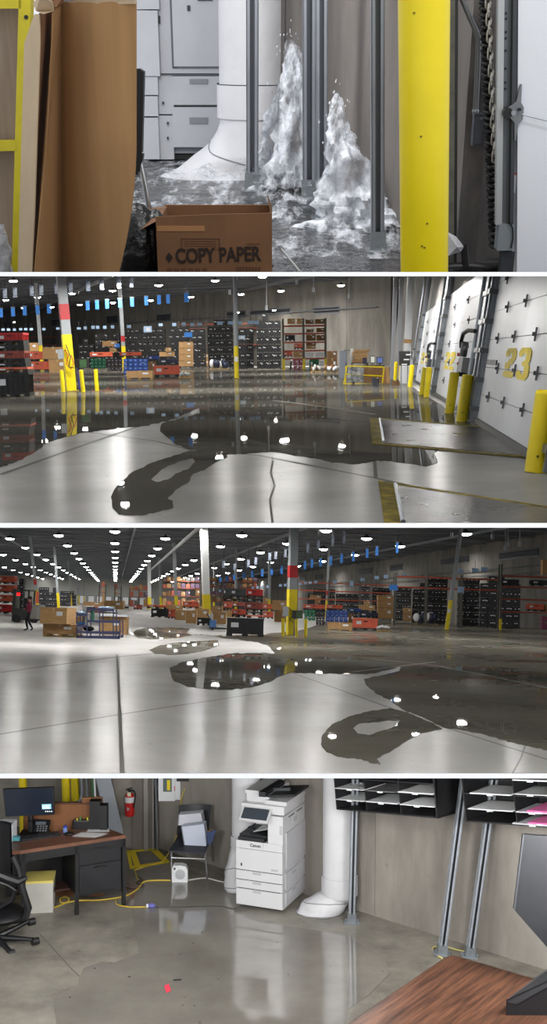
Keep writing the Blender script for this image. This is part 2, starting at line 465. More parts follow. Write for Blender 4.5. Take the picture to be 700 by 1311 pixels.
# lights added under the board in place of roof lamps mirrored in the floor
LP2 = 17; E2L = 5.6
S2_LAMPS = [(160, 648), (428, 572), (355, 561), (249, 547), (308, 556), (92, 570), (20, 590), (290, 640), (75, 625), (560, 640), (460, 620), (385, 600), (640, 600), (540, 566), (180, 585)]
lm0 = lamp_mesh(.2).mesh('lens', LAMPM)
def board_lamp(x, y, row, k, pw=1.0, col=(1, .985, .96)):
    p = ST.mirror_on_plane(x, y, row); h = p.z
    p = p-Vector((0, 0, .06))
    added_light(p, pw*h*h, size=.07*h, color=col)
for k, (x, y) in enumerate(S2_LAMPS): board_lamp(x, y, E1[1]+.3, k, LP2)
def fill_grid(st, Ys, half, hmax, E, dx, row):  # rows of fill lights added under the board, no fixtures of the hall
    n = st.d(0, row).cross(st.d(700, row)); o = Vector((0, 0, st.H))
    for Y in Ys:
        step = max(dx, Y*.14); k = int(half*Y/step)+1
        for i in range(-k, k+1):
            x = (i+random.uniform(-.2, .2))*step
            z = st.H-(n.x*x+n.y*Y)/n.z      # height of the board over this spot
            h = min(hmax, z-.12*z*.2-.05)
            added_light((x, Y, h), E*step*step, size=min(1.0, .05*h+.2))
fill_grid(ST, (8, 10.5, 14, 19, 26), .3, 9.3, 2.0, 3, E1[1]-.5)
fill_grid(ST, (36, 50, 68, 92, 118, 140), .3, 9.3, E2L, 3, E1[1]-.5)
# ---- floor
DRY2 = floor_mat('dry_concrete_floor', (158, 156, 153), (138, 136, 132), .14, .24, scale=.35, speck=((112, 108, 102), 9))
WET2 = floor_mat('wet_concrete_floor', (100, 97, 89), (80, 77, 71), .27, .015, scale=.25, bump=.03, bscale=.8, speck=((46, 42, 36), 4))
WETF = floor_mat('damp_concrete_floor', (104, 98, 90), (84, 80, 72), .2, .1, scale=.3)
mb = MB(); mb.poly([(-190, 6, 0), (120, 6, 0), (120, 330, 0), (-190, 330, 0)]); mb2 = MB()
struct('floor', MB().b2(-190, 120, 6, 330, -.3, 0), DRY2)
fl2 = ST.objs[-1]
def floor_line(pts, w, m, name='joint', z=.002, parent=None):
    P = [ST.fl(x, y) for x, y in pts]; mb = MB()
    for a, b in zip(P, P[1:]):
        d = (b-a).normalized(); n = Vector((-d.y, d.x, 0))*w/2
        wa = 1; mb.add([a-n+Vector((0, 0, z)), b-n+Vector((0, 0, z)), b+n+Vector((0, 0, z)), a+n+Vector((0, 0, z))], [(0, 1, 2, 3)])
    return mb
JOINT = mat('joint_dark_filler', (78, 75, 70), .9)  # dark filler strip laid in the floor joints
def joint(pts, w=.05, parent=None, m=None, z=.002):
    part('joint', floor_line(pts, w, m, z=z), m or JOINT, parent or fl2)
joint([(0, 608), (110, 569), (200, 538), (260, 520)], .09)
joint([(110, 553), (200, 565), (248, 577), (330, 583), (480, 612), (600, 638)], .07)
joint([(350, 513), (420, 522), (480, 531)], .12, z=.012, m=mat('wet_joint', (104, 98, 86), .6))
joint([(350, 590), (346, 605), (352, 622), (345, 640), (349, 669)], .025)
joint([(481, 540), (478, 570), (481, 612)], .05)
def puddle(outer, hole=None, label='', z=.008, m=None, name='puddle', jit=.9, cat='puddle', sub=3):
    """an irregular film of standing water; the outline gets small ragged teeth"""
    def rag(pts):
        out = []; n = len(pts)
        for i in range(n):
            a, b = Vector(pts[i]), Vector(pts[(i+1) % n]); l = (b-a).length; k = max(1, int(l/4)) if l < 300 else 1
            for j in range(k):
                q = a.lerp(b, j/k)
                if l < 300 and j: q += Vector((random.uniform(-jit, jit), random.uniform(-jit, jit)*.7))
                out.append(q)
        return out
    o = [ST.fl(q.x, q.y, z) for q in rag(outer)]
    P = [o]
    if hole: P.append([ST.fl(q.x, q.y, z) for q in rag(hole)])
    from mathutils.geometry import tessellate_polygon
    flat = [p for l in P for p in l]; tri = tessellate_polygon(P); mb = MB(); fs = []
    for t in tri:
        a, b, c = [flat[i] for i in t]; fs.append(t if (b-a).cross(c-a).z > 0 else tuple(reversed(t)))
    mb.add(flat, fs)
    for l in P:                       # the thin edge of the film
        n = len(l); lo = [p-Vector((0, 0, z)) for p in l]
        mb.add(l+lo, [(i, n+i, n+(i+1) % n, (i+1) % n) for i in range(n)])
    return solo(name, mb, m or WET2, label, cat)
puddle([(-60, 470.2), (-60, 612), (0, 598), (20, 591), (42, 580), (60, 567), (84, 559), (108, 554), (150, 548), (185, 545), (203, 542), (222, 536), (255, 522), (256, 529), (238, 534), (207, 542), (205, 552), (222, 567),
        (240, 575), (290, 582), (332, 579), (345, 578), (372, 582), (400, 586), (425, 592), (455, 594), (478, 590), (492, 589), (520, 593), (545, 597), (560, 592), (556, 580), (585, 560), (618, 552), (590, 535), (520, 490), (508, 470.5)],
       label='wide dark sheet of standing water covering the back of the dock floor', jit=1.2)
puddle([(243, 577), (222, 583), (195, 592), (168, 605), (150, 622), (142, 636), (144, 650), (152, 658), (180, 659), (200, 655), (222, 649), (221, 641), (214, 638), (225, 626), (240, 618), (247, 606), (262, 601), (275, 592), (291, 585), (288, 579)],
       [(193, 613), (207, 600), (232, 589), (247, 586), (250, 591), (240, 601), (225, 606), (214, 614), (200, 617)], 'dark lobed puddle with a dry light island, in front of the wide sheet of water', z=.009)
# ---- roof
HC = 11
struct('ceiling', MB().b2(-260, 140, 80, 330, HC, HC+.3), DECK); c2 = ST.objs[-1]
for k in range(26):
    y = 100+k*6.5; mb = MB(); a = -.30
    mb.box((-60, y, HC-.15), (420, .16, .3), rz=a); part('joist', mb, JOIST, c2)
for k in range(9):
    mb = MB(); mb.box((-110+k*24, 190, HC-.5), (.22, 240, .35), rz=.30); part('girder', mb, JOIST, c2)
# ---- back wall and corner
pc = ST.fl(500, 468); pl = ST.fl(-40, 468.8); pl2 = pc+(pl-pc)*1.3
WB = Wall(pl2, pc)
def wall_panels(name, W, h, m, n, thick=.3, start=0):
    root_mb = MB().b2(start, W.L, .02, thick, 0, h)
    struct(name, root_mb, m, W.loc(0), W.rz); r = ST.objs[-1]
    for i in range(n):
        u0 = start+(W.L-start)*i/n; u1 = start+(W.L-start)*(i+1)/n
        part('panel', MB().b2(u0+.03, u1-.03, -.04, .05, 0, h), m, r)
    return r
wall_panels('wall_back', WB, HC, CONCW, 22)
# dark vents high on the back wall
for k, (x0, x1, y0, y1) in enumerate([(292, 314, 398, 407), (322, 371, 395, 404), (403, 434, 393, 401), (138, 151, 404, 414), (202, 218, 402, 411), (67, 79, 409, 417), (6, 14, 412, 419)]):
    u0, z0 = WB.pt(x0, y1); u1, z1 = WB.pt(x1, y0); t = thing('wall_vent', 'dark louvred vent high on the back wall, ' + ['left of the free column bay', 'wide one over the tall container stacks', 'right-hand one over the pallet rack', 'left of the red-banded far column', 'above the blue crates', 'above the tan boxes', 'above the red crate'][k], 'vent', WB.loc((u0+u1)/2, .1, z0), WB.rz, 'wall vents')
    part('frame', MB().b2(-(u1-u0)/2-.2, (u1-u0)/2+.2, 0, .15, -.2, z1-z0+.2), JOIST, t)
    for j in range(4): part('slat', MB().box((0, -.06, (j+.5)*(z1-z0)/4), (u1-u0, .1, (z1-z0)/4*.8), rx=.4), mat('vent_dark', (34, 38, 46), .6), t)
# conduit pipes along the wall
for z in (7.2,): solo('wall_conduit', MB().tube([WB.loc(5, .4, z), WB.loc(WB.L-2, .4, z)], .09), JOIST, 'thin grey conduit running along the back wall under the vents', 'pipe')
# ---- dock wall, leaning slightly outwards from the room
pn = ST.fl(704, 600.5); WD = Wall(pc+(pc-pn)*0.0, pn)
LEAN = 8.2
def dtilt(): return Matrix.Rotation(R(-LEAN), 4, 'X')
def dpt(x, y):     # pixel -> along, up on the leaning wall face
    th = R(LEAN); up = (Vector((0, 0, 1))*cos(th)-WD.n*sin(th)); nn = WD.dir.cross(up)
    v = ST.d(x, y); o = Vector((0, 0, ST.H)); t = (WD.a-o).dot(nn)/v.dot(nn); p = o+v*t-WD.a
    return p.dot(WD.dir), p.dot(up)
def dthing(name, label, cat, u, group=None): return thing(name, label, cat, WD.loc(u), WD.rz, group, tilt=dtilt())
def at_dock(o): place(o, WD.loc(0), WD.rz, None, dtilt()); return o
DW = mat('dock_wall_concrete', (150, 147, 142), .9, rgb2=(124, 120, 114), scale=.4, bump=.2, bscale=2, stretch=(.5, 1, .25))
wd = struct('wall_right', MB().b2(-6, WD.L+12, .25, .6, -.1, 12), DW); at_dock(wd)
def strip(u0, u1, m=DW):
    part('panel', MB().b2(u0, u1, -.0, .3, 0, 12), m, wd)
# doors: pixel columns of their left and right bottom corners
doors = [(532.5, 557, '21'), (558.5, 607, '22'), (612.5, 712, '23')]
DOORH = 3.65
STY = mat('stencil_yellow', (238, 212, 6), .6)
STENCIL = {'2': [(.5, 5.4, 8.2, 10), (3.5, 6, 5.8, 9.4), (2.0, 4.9, 4.4, 6.4), (.4, 3.2, 2.8, 5.2), (0, 5.8, 0, 2.2), (0, 2.3, 7, 9.3)],
           '3': [(.6, 5.4, 8.2, 10), (3.7, 6, 5.4, 9.4), (2.3, 5.3, 4.2, 5.9), (3.7, 6, .8, 4.8), (.6, 5.4, 0, 1.8), (0, 2.2, 7.2, 9.3), (0, 2.2, .8, 2.8)], '1': [(2, 4.3, 0, 10), (.6, 2.6, 7.4, 9.2)]}
STAR = mat('hinge_steel', (110, 112, 114), .4, metal=.6)
DWHITE = mat('door_white', (222, 224, 228), .4, var=.03, scale=1)
prev = -6; DU = []
for k, (xa, xb, num) in enumerate(doors):
    ya = 0
    def ux(x):
        # along-wall position whose floor point has pixel column x
        lo, hi = -6, WD.L+8
        for _ in range(40):
            mid = (lo+hi)/2; p = WD.loc(mid); v = S2.R @ (p-Vector((0, 0, ST.H))); px = CX+F*v.x/v.y
            if px < x: lo = mid
            else: hi = mid
        return lo
    DU.append((ux(xa), ux(xb)))
prev = -6
for (u0, u1) in DU: strip(prev, u0-.05); prev = u1+.05
strip(prev, WD.L+12)
for (u0, u1) in DU: part('lintel', MB().b2(u0-.05, u1+.05, 0, .3, DOORH, 12), DW, wd)
for k, (u0, u1) in enumerate(DU):
    num = doors[k][2]; w = u1-u0
    t = dthing('dock_door', 'white sectional dock door with the yellow number '+num, 'door', u0, 'dock doors'); pass
    ns = 6; sh = DOORH/ns
    for j in range(ns):
        part('panel', MB().b2(.02, w-.02, -.05, .06, j*sh+.006+.035, (j+1)*sh-.006+.035), DWHITE, t)
    part('bottom_seal', MB().b2(0, w, -.12, .02, 0, .11), BLKM, t, 'black rubber bottom seal')
    nh = 4 if k == 2 else 3
    for j in range(1, ns):
        for q in range(1, nh):
            cu = w*q/nh+(-.08*w if j % 2 else .0); mb = MB(); cz = j*sh+.035; sx = w/(6.5 if k == 2 else 12)*.045
            mb.box((cu, -.075, cz), (sx*.5, .03, .22)); mb.box((cu, -.08, cz), (sx*1.4, .025, .07)); mb.cyl((cu, -.13, cz), (cu, -.06, cz), .035, n=6)
            part('hinge', mb, STAR, t)
    # stencilled number
    tx = {'21': (540.5, 548.5, 451.5, 466), '22': (571.5, 584.5, 451, 474), '23': (650, 683, 446, 486)}[num]
    a, za = dpt(tx[0], (tx[2]+tx[3])/2); b, zb = dpt(tx[1], (tx[2]+tx[3])/2)
    _, zt = dpt((tx[0]+tx[1])/2, tx[2]); _, zb = dpt((tx[0]+tx[1])/2, tx[3])
    mbn = MB()
    for q, ch in enumerate(num):
        for x0, x1, z0, z1 in STENCIL[ch]:
            c_ = min(.55, (x1-x0)/2.2, (z1-z0)/2.2); x0 += q*7.4; x1 += q*7.4
            pr_ = MB().prism([(x0+c_, z0), (x1-c_, z0), (x1, z0+c_), (x1, z1-c_), (x1-c_, z1), (x0+c_, z1), (x0, z1-c_), (x0, z0+c_)], -.004, .004); mbn.merge(pr_, Matrix.Rotation(pi/2, 4, 'X'))
    me = mbn.mesh('door_number', STY)
    xs = [v.co.x for v in me.vertices]; zs = [v.co.z for v in me.vertices]
    me.transform(Matrix.Translation(((a+b)/2-u0, -.062, (zt+zb)/2)) @ Matrix.Diagonal(((b-a)/(max(xs)-min(xs)), 1, (zt-zb)/(max(zs)-min(zs)), 1)) @ Matrix.Translation((-(max(xs)+min(xs))/2, 0, -(max(zs)+min(zs))/2)))
    part('door_number', me, None, t, 'yellow stencilled number '+num)
    if k != 0:
        px = {'22': (565.5, 457.5, 569.5, 461), '23': (627, 461.5, 640, 467)}[num]
        a, za = dpt(px[0], px[3]); b, zb = dpt(px[2], px[1]); part('view_slot', MB().b2(a-u0, b-u0, -.075, -.03, za, zb), BLKM, t, 'black framed view slot')
    # guide tracks each side
    for s, uu in ((0, u0-.12), (1, u1+.12)):
        tk = dthing('door_track', ('left' if s == 0 else 'right')+' galvanised guide track of the '+('farthest', 'middle', 'nearest')[k]+' dock door', 'door track', uu, 'door tracks')
        tw = .16 if k == 2 else .3
        part('rail', MB().b2(-tw, tw, -.14, -.02, 0, DOORH+2.5).b2(-tw*.3, tw*.3, -.2, -.14, 0, DOORH+2.5), GALV, tk)
        for j in range(6): part('bracket', MB().b2(-tw*1.5, tw*1.5, -.24, -.02, .25+j*.65, .36+j*.65), STAR, tk)
# the ladders of steel above the doors
for k in range(3):
    u0, u1 = DU[k]
    t = dthing('door_spring_frame', 'galvanised ladder-like steel frame above '+['the door numbered 21', 'the door numbered 22', 'the door numbered 23'][k], 'frame', u0-.4, 'spring frames')
    for s in (-.35, .35): part('upright', MB().b2(s-.06, s+.06, -.12, 0, DOORH-.2, 9), GALV, t)
    for j in range(7): part('rung', MB().b2(-.35, .35, -.1, -.02, DOORH+.4+j*.7, DOORH+.5+j*.7), GALV, t)
# dock controls: box, hooked black hose, cables
def dock_control(x, y, s, label):
    u, z = dpt(x, y); t = dthing('dock_control', label, 'control box', u, 'dock controls')
    sw = s*2.6
    part('box', MB().b2(-sw*.3, sw*.3, -.35, -.02, z-.25*s, z+.25*s), mat('control_grey', (120, 122, 122), .5), t)
    part('button_panel', MB().b2(-sw*.62, -sw*.32, -.32, -.02, z-.4*s, z+.2*s), BLKM, t)
    part('red_button', MB().cyl((-sw*.47, -.36, z+.02), (-sw*.47, -.3, z+.02), .06*s, n=10), RED, t)
    part('red_light', MB().cyl((-sw*.3, -.42, z+.33*s), (-sw*.3, -.3, z+.33*s), .06*s, n=10), RED, t)
    pts = [(sw*.55, -.2, z+1.12*s), (sw*.1, -.3, z+1.15*s), (-sw*.3, -.35, z+1.05*s), (-sw*.42, -.35, z+.8*s), (-sw*.3, -.35, z+.6*s)]
    part('hose', MB().tube(pts, .07*s, 8), BLKM, t, 'black hooked hose')
    part('valve', MB().cyl((-sw*.1, -.3, z+.3*s), (-sw*.05, -.3, z+.75*s), .13*s, n=10).cyl((-sw*.2, -.3, z+.5*s), (sw*.3, -.3, z+.6*s), .07*s, n=8), STAR, t)
    part('cable', MB().tube([(sw*.2, -.2, z-.2*s), (sw*.12, -.22, z*.6), (sw*.16, -.2, z*.3), (sw*.3, -.15, .05)], .03, 6), BLKM, t)
    part('conduit', MB().cyl((sw*.42, -.15, .1), (sw*.42, -.15, 6), .05, n=8), GALV, t)
dock_control(606.5, 469, .75, 'grey dock control box with hooked black hose beside the nearest dock door')
dock_control(557, 466, .7, 'small dock control box with hooked black hose between the doors numbered 21 and 22')
dock_control(531, 462, .6, 'small dock control with black hose left of the door numbered 21')
# ---- dock levellers
PLATE = floor_mat('diamond_plate', (104, 102, 100), (84, 82, 80), .22, .16, scale=1.2, bump=.6, bscale=14)
def leveller(outer, inner, label):
    t = thing('dock_leveler', label, 'dock leveler', (0, 0, 0), 0, 'dock levelers')
    O = [ST.fl(x, y, .006) for x, y in outer]; I = [ST.fl(x, y, .006) for x, y in inner]
    mb = MB(); mb.poly([p+Vector((0, 0, .02)) for p in I], thick=.02); part('plate', mb, PLATE, t)
    for i in range(4):
        j = (i+1) % 4; mb = MB(); z = Vector((0, 0, .010))
        mb.add([O[i]+z, O[j]+z, I[j]+z, I[i]+z], [(0, 1, 2, 3), (3, 2, 1, 0)]); part('edge_strip', mb, YELW, t, 'worn yellow safety edge')
    # black hazard dashes over the inner side strip
    for q in range(5):
        f0, f1 = q/5+.04, q/5+.12; a = O[0].lerp(O[3], f0); b = O[0].lerp(O[3], f1); c = I[0].lerp(I[3], f1); d = I[0].lerp(I[3], f0); z = Vector((0, 0, .013))
        part('hazard_dash', MB().add([a+z, b+z, c+z, d+z], [(0, 1, 2, 3), (3, 2, 1, 0)]), mat('worn_black_paint', (150, 134, 52), .8), t, 'worn dark dash')
    e = [I[0], I[3]]; part('hinge_angle', MB().tube([p+Vector((0, 0, .03)) for p in e], .025), GALV, t)
leveller([(473, 535), (617, 546), (691, 588.5), (476, 569)], [(486, 537.5), (614, 548), (684, 585.5), (491, 568)], 'grey steel dock leveler plate with worn yellow edges before the door numbered 22')
leveller([(484, 616), (720, 652), (800, 700), (492, 672)], [(506, 623), (716, 655), (790, 698), (516, 672)], 'grey diamond steel dock leveler plate cut by the bottom of the view')
# ---- columns and bollards
t, B, zy = column(91.5, 501, 78, 355, .42, 428, (389, 409), 'thick grey column with yellow foot and red band among three yellow bollards', 'warehouse columns')
part('junction_box', MB().b2(-.42, -.16, -.36, -.24, 1.55, 2.0), STEELP, t, 'small grey electrical box')
part('cable', MB().tube([(-.1, -.3, 1.95), (.1, -.42, 1.7), (-.05, -.44, 1.3), (.15, -.42, 1.05), (.3, -.42, 1.3), (.22, -.4, 1.7)], .025), REDP, t, 'red cable loop')
part('cable', MB().tube([(.0, -.32, 2.2), (.18, -.42, 1.6), (.05, -.44, 1.15), (.3, -.42, 1.1)], .025), BLKM, t, 'black cable loop')
tb = thing('compactor_box', 'black box with green front edge on a blue leg right of the red-banded thick column', 'machine', ST.fl(104.5, 500.5))
part('housing', MB().b2(-.25, .35, -.2, .3, 1.1, 1.55), BLKM, tb); part('front_edge', MB().b2(.0, .33, -.23, -.2, 1.12, 1.5), mat('green_edge', (50, 84, 50), .5), tb, 'green front plate')
part('leg', MB().b2(-.13, -.03, -.1, 0, 0, 1.1), mat('blue_paint', (50, 52, 130), .5), tb, 'dark blue leg')
part('foot', MB().b2(-.2, .25, -.2, .1, 0, .05), BLKM, tb)
bollard(81, 502, 78.5, 473.5, .1, 'yellow bollard left of the thick red-banded column'); bollard(106.5, 502.5, 103.5, 473.5, .1, 'yellow bollard just right of the thick red-banded column'); bollard(124.3, 500.5, 122.3, 472.5, .1, 'yellow bollard farthest right of the thick red-banded column')
column(54.2, 474.3, 45, 355, .42, 442, None, 'slim grey column behind the tan boxes left of the thick column', 'warehouse columns')
column(159.5, 475, 152.5, 355, .38, 443, (430, 437), 'slim far column with a red band rising behind the blue crates', 'warehouse columns')
t, B, zy = column(302.8, 484.5, 300.8, 355, .30, 443, None, 'lone slim grey column with yellow foot standing free in the middle of the water', 'warehouse columns', round_=True)
part('notice', MB().b2(-.11, .11, -.2, -.15, zy-1.05, zy-.72), PAPER, t, 'small white notice')
for x, y, xt, yt, r, l in [(524.5, 495.5, 527.5, 467, .11, 'yellow bollard before the white pipe, farthest of the row by the doors'), (539.5, 505.5, 544, 470, .105, 'left one of the two yellow bollards standing close together by the door numbered 21'),
                           (545.5, 508.5, 549.5, 470, .105, 'right one of the two yellow bollards standing close together by the door numbered 21'), (575, 529.5, 582, 476.5, .125, 'yellow bollard before the door numbered 22'),
                           (590.5, 540, 599, 479.5, .13, 'yellow bollard right of the door numbered 22 under the dock control'), (686, 604.5, 701, 499, .155, 'large yellow bollard at the right edge before the door numbered 23')]:
    bollard(x, y, xt, yt, r, l, 'yellow dock bollards')
bollard(505.5, 487, 507, 463, .1, 'thin yellow post behind the cart, left one of two', 'yellow dock bollards'); bollard(512, 487, 513.5, 461.5, .1, 'thin yellow post behind the cart, right one of two', 'yellow dock bollards')
# ---- black container stacks
FCM = [far_crate_mesh('bulk_container', BLK, seed=i) for i in range(5)]
def stacks(x0, x1, yt, yb, label, group, nw, cols=None, h=.86, meshes=None, stuff=False):
    """a block of containers between two pixel columns; yb is the floor row, yt the top row"""
    B = ST.fl((x0+x1)/2, max(yb, 470.2)); X0 = ST.at(x0, yb, B.y).x; X1 = ST.at(x1, yb, B.y).x; H = ST.at((x0+x1)/2, yt, B.y).z
    far = MB(); fi = []; n = nw; ww = (X1-X0)/n; nv = max(1, round(H/h)); hh = H/nv
    for i in range(n):
        top = nv if cols is None else cols[i]
        for j in range(top):
            if stuff:
                me = random.choice(meshes or FCM); far.add([Matrix.Translation((X0+ww*(i+.5), B.y, j*hh)) @ (Matrix.Diagonal((ww/1.2*.985, 1, hh/h*.992, 1)) @ v.co) for v in me.vertices], [tuple(p.vertices) for p in me.polygons]); fi += [p.material_index for p in me.polygons]; continue
            o = solo('bulk_container', random.choice(meshes or FCM), None, 'black container, %s up in the %s column of %s' % (ORD[j], ORD[i], label), 'crate', (0, 0, 0), 0, group)
            place(o, (X0+ww*(i+.5), B.y+random.uniform(-.05, .05), j*hh), random.uniform(-.02, .02), (ww/1.2*.985, 1, hh/h*.992))
    if stuff:
        me = far.mesh('container_stack', [MC['black_plastic'] if meshes is None else MC['black_plastic_b'], PAPER]); me.polygons.foreach_set('material_index', fi)
        solo('container_stack', me, None, 'many black containers with white cards, '+label, 'crates', kind='stuff')
ORD = ['first', 'second', 'third', 'fourth', 'fifth', 'sixth', 'seventh', 'eighth', 'ninth', 'tenth', 'eleventh', 'twelfth', 'thirteenth', 'fourteenth', 'fifteenth', 'sixteenth', 'last']
G = 'black bulk containers stacked along the back wall'
for x0, x1, yt, yb, nw, cols, l in [
    (245, 264, 421, 470, 2, None, 'the narrow stack by the tan cartons'),
    (267, 299, 418, 471, 4, (6, 7, 7, 7), 'the block left of the free column'),
    (306, 325, 420, 472, 2, None, 'the block right of the free column'),
    (329, 360, 421, 472, 4, (6, 7, 6, 6), 'the block beside the pallet rack'),
    (124, 155, 420, 465, 4, (6, 6, 5, 6), 'the block left of the far red-banded column'),
    (160, 213, 421, 467, 7, (6, 6, 6, 6, 6, 6, 6), 'the long block behind the blue crates'),
    (218, 243, 420, 468, 3, (6, 6, 6), 'the block behind the tan cartons'),
    (102, 122, 426, 470, 3, (4, 5, 4), 'the low block right of the thick column'),
    (30, 50, 428, 466, 3, (4, 4, 4), 'the dim block behind the red crate stack'),
    (56, 74, 428, 466, 3, (4, 3, 4), 'the dim block left of the thick column')]:
    stacks(x0, x1, yt, yb, l, G, nw, cols, stuff=x0 < 150)
# ---- pallet racks
def rack(xs, yb, ys, d, label, group=None, ytop=None, yel=True):
    """uprights at pixel columns xs, beams at rows ys, floor row yb"""
    B = ST.fl(xs[0], yb); Y = B.y; t = thing('pallet_rack', label, 'rack', B, 0, group); bx = B.x
    H = ST.at(xs[0], ytop or ys[0]-3, Y).z
    X = [ST.at(x, yb, Y).x-bx for x in xs]; Z = [ST.at((xs[0]+xs[-1])/2, y, Y).z for y in ys]
    for x in X:
        for yy in (0, d):
            part('upright', MB().b2(x-.09, x+.09, yy-.06, yy+.06, 0, H), RUPR, t)
        if yel: part('upright_guard', MB().b2(x-.13, x+.13, -.14, .0, 0, 1.1), YEL, t, 'yellow guard at the foot')
        part('brace', MB().tube([(x, 0, H*.1), (x, d, H*.3), (x, 0, H*.5), (x, d, H*.7), (x, 0, H*.9)], .03, 4), RUPR, t)
    for z in Z:
        for a, b in zip(X, X[1:]):
            part('beam', MB().b2(a+.09, b-.09, -.05, .03, z-.12, z+.02), RBEAM, t); part('beam', MB().b2(a+.09, b-.09, d-.03, d+.05, z-.12, z+.02), RBEAM, t)
            part('wire_deck', MB().b2(a+.1, b-.1, 0, d, z-.0, z+.025), RUPR, t)
    return Y, Z
Yr, Zr = rack([363, 389, 417], 473.5, [416.5, 426.5, 437.7, 448.5, 458.7], 1.1, 'tall pallet rack with orange beams right of the black blocks', 'pallet racks', ytop=408)
rack([230, 265, 300, 334, 362], 469.9, [414.2, 420, 441], 1.1, 'long pallet rack behind the black blocks', 'pallet racks', ytop=411, yel=False)
rack([-6, 30, 66, 102, 138, 174, 210], 469.9, [430.5, 441, 452], 1.1, 'long dim pallet rack along the left of the back wall', 'pallet racks', ytop=420, yel=False)
def on_shelf(x0, x1, yt, yb, m, label, kind='carton', Y=None, d=.9, group='goods on the tall pallet rack'):
    X, z, w, h = open_box_px(x0, x1, yt, yb, (Y or Yr)+.5)
    if kind == 'carton': carton((X, (Y or Yr)+.5, z), w, d, h, label, group, m=m)
    else: crate((X, (Y or Yr)+.5, z), w, d, h, m, label, group)
for a in [(368, 377.3, 408, 414.8, CARD, 'tan box with white label on the top shelf, left one'), (379.6, 388.5, 408, 414.8, CARD, 'tan box with white label on the top shelf, right one'),
          (391, 401, 409.5, 414.6, CARD2, 'dark brown box on the top shelf, left one'), (403, 415, 408.5, 414.6, CARD2, 'dark brown box on the top shelf, right one'),
          (392, 401, 421.5, 425.2, CARD2, 'dark brown box on the second shelf, left one'), (405, 415, 420, 425.2, CARD2, 'dark brown box on the second shelf, right one'),
          (392, 404, 428.5, 436.3, CARD2, 'dark brown box on the third shelf, left one'), (405, 415.5, 429, 436.3, CARD2, 'dark brown box on the third shelf with small card'),
          (392, 404, 438.8, 442.4, CARD2, 'dark brown carton lying on the tan carton'), (392, 403.5, 442.6, 447, CARD, 'flat tan carton on the fourth shelf'),
          (375.5, 388, 450.5, 457.5, CARD, 'tan carton on the lowest shelf')]:
    on_shelf(*a)
on_shelf(365, 377.5, 429, 437, BLK, 'black container on the third shelf of the rack', 'crate')
on_shelf(376.5, 387, 440, 447.3, ORG, 'orange-red bin on the fourth shelf', 'crate'); on_shelf(363.5, 374, 450, 457, ORG, 'orange-red bin on the lowest shelf', 'crate')
on_shelf(391, 401, 451, 457.5, PAPER, 'white wrapped block on the lowest shelf, left one'); on_shelf(404.5, 414.5, 451, 457.5, PAPER, 'white wrapped block on the lowest shelf, right one')
PINK = mat('magenta_film', (140, 60, 92), .5, var=.2, scale=3)
for i, (x0, x1) in enumerate(((375.5, 380.5), (381.5, 387))):
    for j, (yt, yb) in enumerate(((460, 467.5), (468.5, 476))):
        on_shelf(x0, x1, yt, yb, PINK, ('upper' if j == 0 else 'lower')+' magenta wrapped box under the rack, '+('left' if i == 0 else 'right')+' one')
on_shelf(396, 408, 459.5, 474.5, GRN, 'green tub under the rack', 'crate'); on_shelf(391, 395.3, 464, 468, PAPER, 'small white box under the rack, upper one'); on_shelf(391, 395.3, 470, 474, PAPER, 'small white box under the rack, lower one')
on_shelf(409.5, 413.5, 462, 469, PAPER, 'small pale box right of the green tub')
def sack_heap(x0, x1, yt, yb, label, n=6, m=None, m2=None, loc=None):
    B = ST.fl((x0+x1)/2, yb); a = ST.at(x0, yb, B.y).x; b = ST.at(x1, yb, B.y).x; h = ST.at((x0+x1)/2, yt, B.y).z
    t = thing('wrapped_heap', label, 'bags', B)
    part('pallet', pallet((b-a)*.9, 1.0, .13), WOOD, t)
    rnd = random.Random(int(x0*7)); 
    for i in range(n):
        mb = MB(); f = (i+.5)/n; mb.sphere(((f-.5)*(b-a)*.8, rnd.uniform(-.2, .2), .13+h*rnd.uniform(.2, .55)), 1, 9, 6, ((b-a)/n*.8, .4, h*rnd.uniform(.28, .42)))
        part('sack', mb, (m or SHRINK) if i % 3 else (m2 or SHRINK), t)
sack_heap(397, 411, 467.5, 477, 'low heap of pale wrapped goods before the green tub', m2=CARD2)
sack_heap(413.5, 433, 468, 477.5, 'low heap of pale wrapped goods before the brown boxes', m2=CARD2)
B = ST.fl(425, 475)
for j, (yt, yb) in enumerate(((449.5, 458.7), (459, 475))):
    X, z, w, h = open_box_px(419, 431.5, yt, yb, B.y); carton((X, B.y+.6, max(0, z)), w, 1, h, ('upper' if j == 0 else 'lower')+' dark brown box of the pair right of the rack', m=CARD2)
# ---- middle-left goods
def px_carton(x0, x1, yt, yb, label, m=None, floor_row=None, d=None, group=None, rz=0, card=True, on_pallet=False):
    Yp = ST.fl((x0+x1)/2, floor_row or yb).y; X, z, w, h = open_box_px(x0, x1, yt, yb, Yp)
    z = max(z, 0) if floor_row else 0
    dd = d or w*.8
    if on_pallet:
        ph = min(.15, h*.25); pt = solo('pallet', pallet(w*1.02, dd, ph), WOOD, ('pallet under the '+label)[:90], 'pallet', (X, Yp+dd/2, z), rz)
        z += ph; h -= ph
    return carton((X, Yp+dd/2, z), w, dd, h, label, group, rz, m, card)
def px_crate(x0, x1, yt, yb, m, label, floor_row=None, d=1.0, group=None, rz=0, lid=None):
    Yp = ST.fl((x0+x1)/2, floor_row or yb).y; X, z, w, h = open_box_px(x0, x1, yt, yb, Yp)
    return crate((X, Yp+d/2, max(z, 0) if floor_row else 0), w, d, h, m, label, group, rz, lid=lid)
